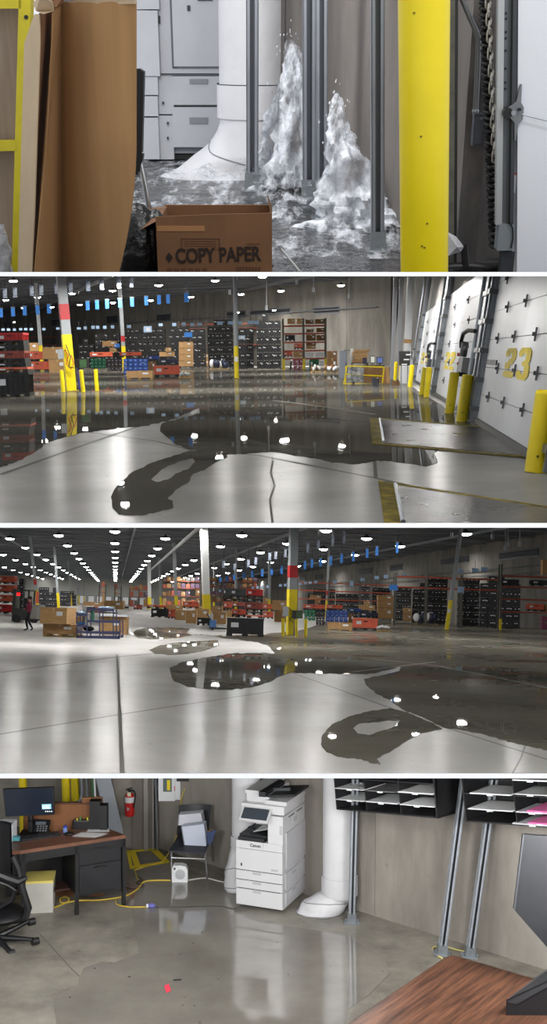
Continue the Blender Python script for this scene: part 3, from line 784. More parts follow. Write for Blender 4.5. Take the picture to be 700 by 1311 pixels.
# left edge stack, from the floor up
fr = 508.5
px_crate(-6, 37.5, 477.5, 508.5, BLK, 'big black bulk container at the left edge with a grey card, bottom of its stack', d=1.1, rz=.03)
px_crate(-6, 35.5, 470.3, 477.3, ORG, 'low orange crate rim second from the bottom in the left stack', fr, 1.1)
px_crate(-6, 33, 464.6, 470, BLK, 'flat black folded crate third from the bottom in the left stack', fr, 1.1)
px_crate(-6, 32, 449.5, 464.4, DRED, 'dark red crate in the middle of the left stack', fr, 1.1)
px_crate(-6, 31, 441.5, 449.3, BLK, 'flat black folded crate under the bright red crate', fr, 1.1)
px_crate(-6, 30, 426, 441.3, RED, 'bright red crate topping the left stack', fr, 1.1)
px_crate(34.5, 61.5, 462.7, 475, ORG, 'orange bin left of the thick column, lower one', 475.5, 1.0)
px_crate(32.5, 60.5, 450, 461.6, ORG, 'orange bin left of the thick column, upper one', 475.5, 1.0)
px_carton(31, 49, 439, 449.5, 'tan box behind the orange bins', None, 473.5)
px_carton(55, 82, 444.5, 459.5, 'large tan box with white labels left of the thick column, upper one', None, 475.5)
px_carton(63, 85, 460, 477, 'large tan box with white labels left of the thick column, lower one')
px_carton(131, 149.5, 436.5, 443.5, 'tan box lying on the black block behind the orange bins', None, 470.5); px_carton(140.5, 149.5, 445, 451, 'small tan box under the tan box by the far column', None, 470.5)
px_crate(146.5, 152.5, 440, 446.5, SKYBLUE, 'small light blue tote right of the tan box', 471.5, .6)
px_crate(115, 143, 451, 458.5, ORG, 'long low orange bin left of the far column', 476); px_crate(153, 180, 450.8, 457.5, ORG, 'long low orange bin right of the far column', 476)
# green totes
def tote_pile(x0, x1, rows, yb, m, label, group, per):
    Yp = ST.fl((x0+x1)/2, yb).y
    for r_, (yt, yb2) in enumerate(rows):
        for i in range(per):
            a = x0+(x1-x0)*i/per; b = x0+(x1-x0)*(i+1)/per-.4; X, z, w, h = open_box_px(a, b, yt, yb2, Yp)
            mb = MB(); mb.lathe([(w*.58, 0), (w*.70, h*.92), (w*.74, h*.92), (w*.74, h)], 4); mb.xf(Matrix.Rotation(pi/4, 4, 'Z')); mb.box((0, 0, h*.5), (w*.8, .5, h*.25))
            n = len(mb.f); mb.box((0, -w*.52, h*.55), (w*.3, .05, h*.4)); me = mb.mesh('tote', [m, PBLUE])
            for q in range(n, len(mb.f)): me.polygons[q].material_index = 1
            o = solo('stacking_tote', me, None, '%s, %s layer, %s from left' % (label, ['bottom', 'second', 'third', 'fourth'][min(3, len(rows)-1-r_)], ORD[i]), 'tote', (X, Yp+.4, max(z, 0)+.0), random.uniform(-.05, .05), group)
tote_pile(157.5, 189, [(459.5, 464.5), (464.8, 469.5), (469.8, 474.8), (475, 480)], 480.5, BLU, 'blue tote in the neat blue block', 'blue totes', 5)
tote_pile(115.5, 135, [(459, 463), (463.5, 467), (467.5, 471.5)], 479, GRN, 'green stacking tote right of the bollards', 'green totes', 4)
tote_pile(137, 156, [(460, 464.5), (465, 470), (470.5, 475)], 479.5, mat('mixed_dark_plastic', (58, 46, 44), .6, var=.4, scale=3), 'dark stacking tote between the green and blue ones', 'dark totes', 4)
solo('pallet', pallet(2.1, 1.1, .16), mat('dark_wood', (52, 48, 46), .8), 'dark pallet under the dark totes', 'pallet', ST.fl(143, 481), 0)
px_carton(162, 195.5, 475, 486.3, 'wide open tan carton on a pallet before the blue totes', on_pallet=True, d=1.2)
px_crate(196.5, 229, 468, 482.5, ORG, 'orange bin with a white card right of the tan carton', d=1.2)
px_carton(204, 222.5, 450.3, 456.2, 'flat tan carton on the dark goods behind the orange bin', None, 474); px_carton(212, 219, 445, 450.2, 'small tan carton on the flat tan carton', None, 474)
px_crate(190, 203, 455.5, 462, BLU, 'blue bin left of the dark blue heap', 476, .8); px_crate(204, 228, 460, 466.5, mat('navy_film', (44, 50, 78), .4, var=.3, scale=4), 'navy wrapped bin behind the orange bin', 477, .9)
px_carton(190, 199, 463, 475, 'brown carton between the blue totes and the orange bin', CARD2, 478)
for j, (yt, yb) in enumerate(((437.6, 445), (445.3, 453), (453.3, 461), (461.3, 469))):
    px_carton(229, 246.5, yt, yb, 'tan carton in the stack left of the black blocks, '+['top', 'second from the top', 'third from the top', 'bottom'][j]+' one', None, 471.5)
for j, (yt, yb) in enumerate(((453, 460.5), (460.8, 468.5))):
    px_carton(260, 267, yt, yb, 'small tan carton between two black blocks, '+['upper', 'lower'][j]+' one', None, 469.5)
sack_heap(228, 242, 456, 464, 'white wrapped goods on a pallet before the tan carton stack'); sack_heap(229, 244, 476, 484, 'low pallet with white bags at the foot of the tan carton stack')
sack_heap(267, 294, 458, 473, 'pallet wrapped in dark blue film with white goods on top', m=mat('navy_wrap', (36, 42, 66), .35, var=.3, scale=4), m2=PAPER)
# ---- right: cart, panel, bags
B = ST.fl(439.5, 484.5); X, z, w, h = open_box_px(435, 444.5, 449, 484.5, B.y)
t = thing('grey_cabinet', 'tall narrow grey cabinet left of the yellow-framed cart', 'cabinet', B); part('body', MB().rbox(-w/2, w/2, 0, .6, 0, h, .03), mat('cabinet_grey', (128, 134, 144), .5), t); part('plinth', MB().b2(-w*.4, w*.4, .05, .5, 0, .06), BLKM, t); part('handle', MB().b2(w*.3, w*.36, -.04, 0, h*.45, h*.6), BLKM, t); part('hook', MB().tube([(w*.1, .0, h), (w*.5, -.1, h+.05), (w*.9, -.1, h)], .02), BLKM, t)
B = ST.fl(467, 491.5)
def P(x, y, Y=None): return ST.at(x, y, Y or B.y)-B
t = thing('yellow_frame_cart', 'open cart of thin yellow frame with a tan board on its right', 'cart', B)
for a, b in [((440, 492), (444, 468.5)), ((444, 468.5), (491.5, 470)), ((443, 479), (489, 481.5)), ((491.5, 470), (489, 492)), ((440, 491.5), (489, 492))]: part('rail', MB().cyl(P(*a), P(*b), .035, n=6), YEL, t)
for x in (444, 489): part('post', MB().cyl(P(x, 469)+Vector((0, 1.0, 0)), P(x, 492)+Vector((0, 1.0, 0)), .03, n=6), YEL, t)
part('side_board', MB().b2(P(466, 480).x, P(489, 480).x, .04, .1, .05, P(466, 471).z), CARD2, t, 'tan board panel')
part('wheel', MB().cyl((-.6, -.05, .08), (-.6, .02, .08), .08, n=10), BLKM, t); part('wheel', MB().cyl((.6, -.05, .08), (.6, .02, .08), .08, n=10), BLKM, t)
t = thing('plastic_bag', 'clear crumpled plastic sheet hanging from the yellow-framed cart', 'bag', B)
FILM = mat('clear_film', (170, 176, 182), .12, var=.5, scale=5, alpha=.55, bump=.8, bscale=9)
mb = MB(); rnd = random.Random(3)
W0, W1, Z0, Z1 = P(446, 480).x, P(465, 480).x, .12, P(450, 471).z
mb.quadgrid(lambda u, v: (W0+(W1-W0)*u, -.1+.09*sin(u*19+v*5)*(1-v*.5)+.05*sin(v*17+u*3), Z0+(Z1-Z0)*v), 22, 16); part('film', mb, FILM, t)
t = thing('waste_bin', 'small dark bin at the foot of the tan board', 'bin', ST.fl(480.5, 495.5)); part('bucket', MB().lathe([(.16, 0), (.19, .38), (.21, .38), (.21, .42), (.18, .42), (.15, .03)], 14), mat('dark_bin', (40, 42, 52), .5), t); part('liner', MB().lathe([(.2, .40), (.215, .43), (.19, .42)], 14), BLKM, t)
px_carton(502, 511.5, 488, 493, 'small brown box on the floor by the white pipe', CARD2, card=False)
B = ST.fl(476, 489.5); t = thing('work_bench', 'dark work bench with monitors behind the cart', 'bench', B); X0, X1 = ST.at(463, 480, B.y).x-B.x, ST.at(492, 480, B.y).x-B.x
part('top', MB().b2(X0, X1, 0, .8, .86, .92), BLKM, t)
for x in (X0+.05, X1-.05): part('leg', MB().b2(x-.04, x+.04, .02, .1, 0, .86), BLKM, t)
for i, (x0, x1, yt) in enumerate(((464.5, 470, 458), (474.5, 480.5, 455.5), (482.5, 491, 457))):
    a = ST.at(x0, 467, B.y); b = ST.at(x1, yt, B.y); m = thing('monitor', 'small '+['dark', 'lit white', 'blue-lit'][i]+' monitor on the dark bench behind the cart', 'monitor', (a.x, B.y+.3, .92), 0, 'bench monitors')
    w = b.x-a.x; h = b.z-.92; part('stand', MB().b2(w*.4, w*.6, 0, .1, 0, h*.3), BLKM, m); part('casing', MB().b2(0, w, -.03, .03, h*.2, h), BLKM, m)
    part('screen', MB().b2(w*.1, w*.9, -.035, -.03, h*.3, h*.92), mat('screen_%d' % i, [(30, 34, 60), (210, 214, 200), (90, 110, 170)][i], .3, emit=.5), m)
for j in range(4):
    x0, x1, yt, yb = [(453, 472.5, 447.5, 450.5), (451, 471, 451, 455), (453, 470, 455.3, 460), (451.5, 468, 460.2, 464)][j]
    px_carton(x0, x1, yt, yb, 'flat tan carton in the loose pile behind the bench, '+['top', 'second', 'third', 'bottom'][j]+' one', None, 484, rz=.06*(-1)**j, card=False)
X, z, w, h = open_box_px(450, 472, 464, 484, ST.fl(460, 484).y)
tt = thing('side_table', 'plain dark table that carries the loose pile of flat cartons', 'table', (X, ST.fl(460, 484).y+.6, 0)); part('top', MB().b2(-w/2, w/2, -.5, .5, h-.05, h-.005), BLKM, tt)
for sx in (-1, 1):
    for sy in (-1, 1): part('leg', MB().b2(sx*w*.45-.03, sx*w*.45+.03, sy*.45-.03, sy*.45+.03, 0, h-.05), BLKM, tt)
solo('lumber_plank', MB().b2(-.08, .08, -.05, .05, 0, 1.9), PAPER, 'white plank leaning behind the grey cabinet', 'plank', ST.fl(446, 484), 0, tilt=Matrix.Rotation(.12, 4, 'Y'))
for i, (x0, x1) in enumerate(((489.5, 494), (494.5, 499))):
    X, z, w, h = open_box_px(x0, x1, 470, 491, ST.fl(x0, 491).y); solo('cardboard_sheet', MB().b2(-w/2, w/2, 0, .06, 0, h), CARD, 'tan cardboard sheet standing right of the cart, '+('left' if i == 0 else 'right')+' one', 'cardboard', (X, ST.fl(x0, 491).y, 0), .2, tilt=Matrix.Rotation(-.06, 4, 'Y'))
# white pipe, wrapped foot, black board
B = ST.fl(519, 491); t = thing('drain_pipe', 'tall white drain pipe by the far corner with a tan joint', 'pipe', B, tilt=vseg(B, ST.at(526, 355, B.y)))
part('pipe', MB().cyl((0, 0, 1.0), (0, 0, 9), .19, n=16), WHT, t); part('joint_wrap', MB().cyl((0, 0, 2.05), (0, 0, 2.25), .2, n=16), CARD, t, 'tan joint'); part('sleeve', MB().lathe([(.36, 0), (.34, .7), (.3, 1.2), (.2, 1.3)], 16), WHT, t, 'wider white sleeve at the foot')
t = thing('mail_sorter', 'black sorting board with white slips before the white pipe', 'shelf', ST.fl(517, 494)); w = 1.1; zz = ST.at(517, 468, ST.fl(517, 494).y).z; z2 = ST.at(517, 449.5, ST.fl(517, 494).y).z
a = ST.at(511, 460, ST.fl(517, 494).y).x-ST.fl(517, 494).x; b = ST.at(524.5, 460, ST.fl(517, 494).y).x-ST.fl(517, 494).x
part('body', MB().b2(a, b, -.1, .3, zz, z2), BLKM, t)
for j in range(3):
    part('shelf', MB().b2(a, b, -.14, -.1, zz+(z2-zz)*j/3, zz+(z2-zz)*j/3+.03), BLKM, t); part('paper', MB().b2(a+.1+.1*j, a+.35+.1*j, -.16, -.12, zz+(z2-zz)*j/3+.03, zz+(z2-zz)*j/3+.08), PAPER, t, 'white paper slips')
for x in (a+.1, b-.1): part('post', MB().b2(x-.03, x+.03, 0, .06, 0, zz), GALV, t)
for x, l in ((501.5, 'grey strut channel at the corner, left one'), (509, 'grey strut channel at the corner, right one')):
    B = ST.fl(x, 485.5); solo('strut_channel', MB().b2(-.12, .12, -.1, .1, 0, 9).b2(-.04, .04, -.13, -.1, 0, 9), mat('strut_grey', (150, 152, 156), .5), l, 'strut', B, tilt=vseg(B, ST.at(x+5, 355, B.y)), group='corner struts')
# ---- person wading
def small_person(x, yb, yt, label, top, low, pose=0, face=0):
    B = ST.fl(x, yb); h = ST.at(x, yt, B.y).z; t = thing('person', label, 'person', B, face); s = h/1.75
    me = bpy.data.meshes.new('body')
    # skeleton of joints with radii, grown to one skin surface
    J = {'pelvis': (0, 0, .95), 'waist': (0, .0, 1.12), 'chest': (0, .0, 1.34), 'neck': (0, .01, 1.50), 'head': (0, -.01, 1.60), 'crown': (0, -.01, 1.70),
         'shL': (-.17, 0, 1.42), 'elL': (-.24, .06, 1.16), 'haL': (-.22, -.1, .95), 'shR': (.17, 0, 1.42), 'elR': (.24, -.04, 1.16), 'haR': (.16, -.24, 1.08),
         'hipL': (-.09, 0, .9), 'knL': (-.12, -.16, .52), 'anL': (-.11, -.06, .1), 'toL': (-.12, -.26, .04), 'hipR': (.09, 0, .9), 'knR': (.10, .02, .50), 'anR': (.1, .24, .13), 'toR': (.1, .12, .04)}
    rad = {'pelvis': .13, 'waist': .12, 'chest': .15, 'neck': .06, 'head': .09, 'crown': .075, 'shL': .07, 'elL': .048, 'haL': .035, 'shR': .07, 'elR': .048, 'haR': .035, 'hipL': .09, 'knL': .065, 'anL': .045, 'toL': .035, 'hipR': .09, 'knR': .065, 'anR': .045, 'toR': .035}
    E = [('pelvis', 'waist'), ('waist', 'chest'), ('chest', 'neck'), ('neck', 'head'), ('head', 'crown'), ('chest', 'shL'), ('shL', 'elL'), ('elL', 'haL'), ('chest', 'shR'), ('shR', 'elR'), ('elR', 'haR'),
         ('pelvis', 'hipL'), ('hipL', 'knL'), ('knL', 'anL'), ('anL', 'toL'), ('pelvis', 'hipR'), ('hipR', 'knR'), ('knR', 'anR'), ('anR', 'toR')]
    K = list(J); me.from_pydata([Vector(J[k])*s for k in K], [(K.index(a), K.index(b)) for a, b in E], [])
    o = bpy.data.objects.new('body', me); COL.objects.link(o)
    o.modifiers.new('skin', 'SKIN'); sv = me.skin_vertices[0].data
    for i, k in enumerate(K): sv[i].radius = (rad[k]*s, rad[k]*s); sv[i].use_root = (k == 'pelvis')
    ss = o.modifiers.new('sub', 'SUBSURF'); ss.levels = 2; ss.render_levels = 2
    dg = bpy.context.evaluated_depsgraph_get(); nm = bpy.data.meshes.new_from_object(o.evaluated_get(dg)); bpy.data.objects.remove(o)
    for m in (SKIN, top, low, BLKM): nm.materials.append(m)
    for p in nm.polygons:
        z = p.center.z/s; x_ = abs(p.center.x)/s
        p.material_index = 0 if z > 1.47 else (3 if z < .09 else (2 if z < .93 and x_ < .19 or z < .8 else (0 if (p.center-Vector(J['haR'])*s).length < .09*s or (p.center-Vector(J['haL'])*s).length < .09*s else 1)))
        p.use_smooth = True
    b = part('body', nm, None, t)
    part('hair', MB().sphere((0, .015*s, 1.655*s), .1*s, 12, 8, (1, 1.05, .95)), HAIR, t, 'short dark hair')
    return t, s
t, s = small_person(372.5, 478, 458.5, 'distant person in dark clothes wading across the water before the rack', DCLOTH, DCLOTH, face=-pi/2)
part('light_hood', MB().sphere((0, .1*s, 1.5*s), .11*s, 10, 6, (1, .6, .8)), PAPER, t, 'pale hood')
# ---- banners and signs hanging from the roof
def banner(x, y0, y1, wpx, label, m, group, Y):
    a = ST.at(x, y1, Y); b = ST.at(x+wpx, y0, Y); t = thing('banner', label, 'banner', (a.x, Y, a.z), 0, group); w = b.x-a.x; h = b.z-a.z
    part('cloth', MB().b2(0, w, -.03, .03, 0, h), m, t); part('rod', MB().b2(-.05, w+.05, -.04, .04, h, h+.08), JOIST, t); part('cord', MB().cyl((w/2, 0, h), (w/2, 0, h+1.2), .02, n=4), BLKM, t)
    return t, w, h
for i, x in enumerate((1, 16.5, 31.5, 48, 62.5, 112, 124, 137, 153.5, 169, 187, 203.5, 215, 238)):
    y = 395-(x/240)*20; banner(x-2, y, y+11.5, 4.2, 'small blue banner hanging in the long row, '+('%s from the left' % ['first', 'second', 'third', 'fourth', 'fifth', 'sixth', 'seventh', 'eighth', 'ninth', 'tenth', 'eleventh', 'twelfth', 'thirteenth', 'last'][i]), SKYBLUE, 'blue banners', 120)
SIGNW = mat('blue_white_print', (222, 228, 236), .7, rgb2=(60, 90, 140), scale=1.6)
for i, x in enumerate((6, 19, 40.5, 52.5, 72, 90, 112.5, 130, 152, 168)):
    y = 370-(x/170)*15; banner(x-2, y, y+12.5, 4.6, 'white sign with blue print hanging in the upper row, '+['first', 'second', 'third', 'fourth', 'fifth', 'sixth', 'seventh', 'eighth', 'ninth', 'last'][i]+' from the left', SIGNW, 'printed aisle signs', 119)
banner(236.5, 374.5, 386.5, 4.6, 'lone blue banner left of the free slim column', SKYBLUE, 'blue banners', 120)
for i, (x, y, w, h) in enumerate([(232.5, 413.5, 5, 4), (243.5, 413.5, 5, 4), (252.5, 413, 6, 4), (278, 411.5, 7, 4.5), (291.5, 411, 7, 4.5), (304.5, 411, 5, 4.5), (317, 410.5, 7, 4.5), (324.5, 410.5, 7, 4.5), (305.5, 429.5, 8, 5), (236, 425.5, 10, 6), (184, 417.5, 10, 8), (203, 414, 5, 3.5), (220.5, 413.5, 5, 4), (233, 413, 4, 4), (162.5, 416, 5, 4), (142, 416.5, 4, 4), (132, 417, 4, 4), (123, 417, 4, 4), (117, 417, 4, 4), (107, 418, 4, 4), (98.5, 419, 5, 3), (72, 419, 4, 3), (54, 420, 4, 3), (38, 420, 4, 3), (31, 420, 4, 3), (24.5, 420, 4, 3), (16.5, 420.5, 4, 3), (9, 420.5, 4, 3), (2, 420.5, 4, 3)]):
    Yq = ST.fl(x, 474).y if i > 7 else Yr-3
    a = ST.at(x, y+h, Yq); b = ST.at(x+w, y, Yq); mq = SKYBLUE if i in (9,) else PBLUE
    t = thing('aisle_sign', ('vivid blue' if i == 9 else 'pale blue')+' card over the back stacks, '+(['over the narrow stack', 'second over the narrow stack', 'third over the narrow stack', 'over the wide black block, left', 'over the wide black block, right', 'just right of the slim column', 'left of a touching pair', 'right of a touching pair', 'low on the slim column', 'big one left of the narrow stack', 'big one over the blue totes', 'right of the big one over the blue totes', 'above the orange bin', 'far left of the middle group'][i] if i < 14 else 'left row, %s from its right' % ORD[i-14]), 'sign', (a.x, Yq, a.z), 0, 'pale hanging cards')
    part('card', MB().b2(0, b.x-a.x, -.03, .03, 0, b.z-a.z), mq, t); part('hanger', MB().cyl(((b.x-a.x)/2, 0, b.z-a.z), ((b.x-a.x)/2, 0, b.z-a.z+.7), .02, n=4), BLKM, t)
    if i in (8, 10): part('print', MB().b2((b.x-a.x)*.3, (b.x-a.x)*.8, -.04, -.03, (b.z-a.z)*.2, (b.z-a.z)*.8), PAPER, t, 'white centre')
# ---- roof lamps in view
LN2 = ['at the top left corner', 'at the left edge, lower one', 'left of the second column, lower', 'left of the second column', 'between the second and thick column', 'just right of the thick column', 'right of the thick column, lower', 'left of the red-banded far column', 'left of the red-banded far column, lower', 'right of the red-banded far column', 'right of the red-banded far column, lower', 'left of the free column', 'just right of the free column', 'at the top edge above the rack', 'over the pallet rack', 'nearest the far corner', 'above the lone blue banner']
def roof_lamps(L, hz, r, group, names=None):
    lens = lamp_mesh(r).mesh('lens', LAMPM); sh = lamp_shell(r).mesh('shade', mat('lamp_shell', (70, 72, 74), .4))
    for i, q in enumerate(L):
        x, y = q[:2]; k = q[2] if len(q) > 2 else 1
        p = ST.fl(x, y, hz)
        t = thing('high_bay_lamp', 'glowing high bay lamp over the dock floor, %s' % LN2[i % len(LN2)] if len(L) > 5 else 'small distant lamp low against the back wall, '+['left of the rack', 'over the rack', 'at the far left', 'by the free column'][i], 'lamp', p, 0, group, sc=k)
        part('lens', lens, None, t); part('shade', sh, None, t)
LAMPM.node_tree.nodes['Principled BSDF'].inputs['Emission Strength'].default_value = 280
roof_lamps([(17, 360), (7.5, 384.5), (30.5, 394.5), (48, 381), (66, 393.5), (92.5, 376.2), (102, 390.5), (144, 372.5), (144.6, 387.8), (203, 365.5), (192.7, 384.8), (275.5, 359.6), (308.5, 377), (336, 354.8), (359.5, 372.8), (436.4, 365.6), (244, 380.5)], 9.3, .42, 'lamps over the dock floor')
roof_lamps([(350.7, 397.4, .6), (363.2, 404.5, .5), (18, 412.5, .5), (305, 400, .5)], 7.5, .42, 'lamps over the dock floor')
for i, (x, y0, y1) in enumerate(((341, 360, 397), (380, 358, 364), (401, 354, 374), (447, 355, 382), (294, 372, 377))):
    a = ST.at(x, y1, 125); b = ST.at(x, y0, 125); solo('drop_cable', MB().cyl(a, b, .06, n=5).cyl(a, a+Vector((0, 0, .5)), .16, n=8), STEELP, 'thin pale drop cable hanging from the roof, '+['left of the rack', 'short one', 'thicker one', 'above the cart', 'beside the slim column'][i], 'cable', group='drop cables')
cut_stage(S2)
# ================================================================== ROOM 3: the same warehouse seen along its lamp rows
ST = S3
LP3 = 11; E3L = 4.4
for x, y in [(75, 930), (160, 960), (300, 950), (240, 905), (50, 880), (425, 944), (345, 925), (560, 960), (130, 985), (400, 985), (250, 980), (15, 975), (620, 930), (500, 915), (200, 890), (660, 985)]:
    board_lamp(x, y, E2[1]+.3, 0, LP3)
fill_grid(ST, (8, 10.5, 14, 18, 24, 34), .3, 10.0, E3L*.47, 3, E2[1]-.5); fill_grid(ST, (46, 62, 84, 112, 150), .3, 10.0, E3L*.42, 4, E2[1]-.5)  # added fill lights that brighten the hall floor
for Y in (190, 240, 300, 370, 450):
    for i in range(-2, 5): added_light((-20+i*26-Y*.1, Y, 9.9), 1.2*26*50, size=1.2)
DRY3 = floor_mat('dry_sealed_concrete_floor', (184, 182, 178), (168, 166, 161), .14, .22, scale=.3, speck=((140, 136, 130), 8))
struct('floor', MB().b2(-220, 150, 6, 540, -.3, 0), DRY3); fl3 = ST.objs[-1]
J3 = mat('joint_filler_light', (112, 109, 104), .9)
for pts, w in [([(149.5, 838), (152, 880), (156.5, 992)], .045), ([(-5, 941), (152, 915), (350, 885)], .06), ([(0, 861), (150, 841), (200, 836.5)], .12), ([(375, 862), (440, 885), (550, 925), (705, 974)], .05), ([(655, 992), (667, 970), (672, 955)], .02)]:
    part('joint', floor_line(pts, w, J3), J3, fl3)
for pts in ([(475, 844), (560, 853), (700, 881)], [(450, 861), (557, 848)]):
    part('joint', floor_line(pts, .12, J3, z=.013), mat('wet_joint', (104, 98, 86), .6), fl3)
WET3 = floor_mat('wet_concrete_floor_b', (120, 116, 106), (98, 94, 85), .28, .015, scale=.25, bump=.03, bscale=.8, speck=((52, 49, 42), 4))
puddle([(232, 812), (262, 813), (300, 818), (330, 822), (345, 828), (352, 836), (300, 836), (268, 841), (235, 847), (217, 855), (219, 864), (223, 872), (240, 879), (265, 882), (292, 883), (320, 880), (345, 873), (361, 865), (372, 861), (385, 861), (410, 862), (450, 863), (478, 862),
        (513, 853), (511, 859), (490, 864), (466, 869), (468, 876), (480, 887), (500, 897), (517, 909), (550, 922), (567, 931), (595, 935), (610, 938), (630, 943), (660, 951), (700, 960), (760, 972), (760, 806), (700, 803.5), (640, 801.5), (560, 797), (480, 793), (420, 795), (390, 806), (340, 812), (290, 814)],
       label='wide dark sheet of standing water reaching from the free columns to the right edge', jit=1.0, m=WET3)
puddle([(500, 906), (470, 911), (447, 917), (425, 927), (413, 940), (411, 952), (418, 962), (432, 968), (448, 970), (462, 971), (478, 977), (487, 978), (482, 971), (490, 966), (502, 960), (514, 952), (524, 946), (540, 938), (566, 933), (550, 924), (522, 912)],
       [(452, 932), (459, 926), (480, 924), (500, 922), (512, 922), (508, 927), (500, 932), (486, 936), (472, 941), (458, 939)], 'dark lobed puddle with a dry light island at the edge of the wide water', m=WET3, z=.009)
puddle([(166, 811), (175, 806), (192, 803.5), (222, 803.5), (243, 805), (238, 810), (246, 813), (225, 817), (200, 818.5), (178, 817)], label='small dark far puddle nearest the wire cart', m=WET3, jit=.6)
puddle([(191, 832), (202, 827), (222, 823), (250, 821), (279, 819.5), (280, 826), (262, 833), (240, 837), (215, 838.5), (198, 837)], label='middle dark puddle between the far puddle and the wide water', m=WET3, jit=.7)
# ---- roof
HC3 = 11
pv = ST.d(148, 0); 
def axis_dir():
    # floor direction that vanishes at pixel column 148
    lo = ST.d(148, 764+24*148/700); v = Vector((lo.x, lo.y, 0)); return v.normalized()
AX = axis_dir(); AN = Vector((AX.y, -AX.x, 0)); arz = atan2(AX.y, AX.x)-pi/2
o = struct('ceiling', MB().b2(-260, 140, 60, 540, HC3, HC3+.3), mat('roof_deck_b', (84, 86, 90), .8, var=.1, scale=.2), rz=arz); c3 = ST.objs[-1]
JB = mat('joist_light', (128, 132, 138), .6)
for k in range(46): part('joist', MB().box((-60, 90+k*8.5, HC3-.14), (400, .2, .22)), JB, c3)
for k in range(14): part('girder', MB().box((-150+k*19, 300, HC3-.35), (.25, 480, .3)), JB, c3)
# lamp rows run along the roof towards the far end
def row3(x0, y0, n, hz=9.7, step=26.4, skip=0):
    p = ST.fl(x0, y0, hz); return [p+AX*step*k for k in range(skip, n)]
rows = [(147, 681, 17, 'straight above the far aisle'), (75, 686, 14, 'first left of the aisle row'), (12.7, 690, 14, 'second left of the aisle row'), (4, 710.6, 12, 'third left of the aisle row'), (5.5, 726.5, 8, 'fourth left of the aisle row'),
        (211.5, 690, 14, 'first right of the aisle row'), (309.5, 686, 13, 'second right of the aisle row'), (417, 680, 13, 'third right of the aisle row'), (469, 690, 8, 'fourth right of the aisle row'), (596, 684, 5, 'fifth right of the aisle row'), (662, 705, 3, 'sixth right of the aisle row')]
lens = lamp_mesh(.62).mesh('lens', mat('lamp_glow_hall', (255, 252, 246), .5, emit=50)); sh = lamp_shell(.62).mesh('shade', mat('lamp_shell', (70, 72, 74), .4))
for x0, y0, n, wh in rows:
    for k, p in enumerate(row3(x0, y0, n)):
        t = thing('high_bay_lamp', 'glowing lamp, %s from the near end, in the row %s' % (ORD[min(k, 16)], wh), 'lamp', p, 0, 'roof lamp rows'); part('lens', lens, None, t); part('shade', sh, None, t)
for x, y in ((683.5, 713), (651, 713)): 
    p = ST.fl(x, y, 9.0)
# ---- far end wall and the right wall
E0 = AX*470; a0 = E0-AN*110; b0 = E0+AN*110
WF = Wall(a0, b0); CW3 = mat('far_wall_paint', (150, 150, 146), .9, var=.08, scale=.1)
wf = struct('wall_back', MB().b2(0, WF.L, 0, .5, 0, HC3), CW3, WF.loc(0), WF.rz)
for i in range(10):
    u, z = WF.pt(95+i*11, 760); m = thing('far_dock_opening', 'bright white dock opening in the far end wall, '+['leftmost', 'second', 'third', 'fourth', 'fifth', 'sixth', 'seventh', 'eighth', 'ninth', 'rightmost'][i]+' from the left', 'door', WF.loc(u, 0.05), WF.rz, 'far dock openings')
    part('door_leaf', MB().b2(-1.2, 1.2, -.1, 0, 0.1, 3.2), PAPER, m); part('frame', MB().b2(-1.4, 1.4, -.06, 0, 0, 3.4), JOIST, m)
pr = ST.fl(600, 799.3); WR = Wall(pr+AX*310, pr-AX*40)
CW3B = mat('concrete_wall_b', (140, 136, 128), .9, rgb2=(112, 108, 102), scale=.5, bump=.3, bscale=3, stretch=(1, 1, .25))
wr = struct('wall_right', MB().b2(0, WR.L, .02, .4, 0, HC3), CW3B, WR.loc(0), WR.rz)
for i in range(30): part('panel', MB().b2(WR.L*i/30+.04, WR.L*(i+1)/30-.04, -.05, .05, 0, HC3), CW3B, wr)
for k, (x0, x1, y0, y1) in enumerate([(460, 477, 727, 736), (565, 601, 712, 723), (500, 516, 722, 731), (404, 414, 735, 742), (384, 392, 737, 744), (640, 690, 702, 716)]):
    u0, z0 = WR.pt(x0, y1); u1, z1 = WR.pt(x1, y0); z1 = min(z1, 9.8); t = thing('wall_vent', 'dark louvred vent high on the right wall, '+['left of the blue banner', 'behind the leaning grey column', 'right of the low blue banner', 'above the blue totes', 'right of the thick column', 'at the right edge'][k], 'vent', WR.loc((u0+u1)/2, .1, z0), WR.rz, 'right wall vents')
    part('frame', MB().b2(-(u1-u0)/2-.1, (u1-u0)/2+.1, 0, .1, -.15, z1-z0+.15), JOIST, t)
    for j in range(3): part('slat', MB().box((0, -.05, (j+.5)*(z1-z0)/3), (u1-u0, .1, (z1-z0)/3*.8), rx=.4), mat('vent_dark', (34, 38, 46), .6), t)
for z in (6.6, 7.4): solo('wall_conduit', MB().tube([WR.loc(3, .5, z), WR.loc(WR.L-3, .5, z)], .08), JOIST, 'thin grey conduit along the right wall, '+('lower one' if z < 7 else 'upper one'), 'pipe')
a = ST.fl(252, 677.5, 9.6); solo('roof_pipe', MB().tube([a-AX*6, a+AX*60, a+AX*170], .22, 8), WHT, 'long white pipe under the roof slanting down to the second white column', 'pipe')
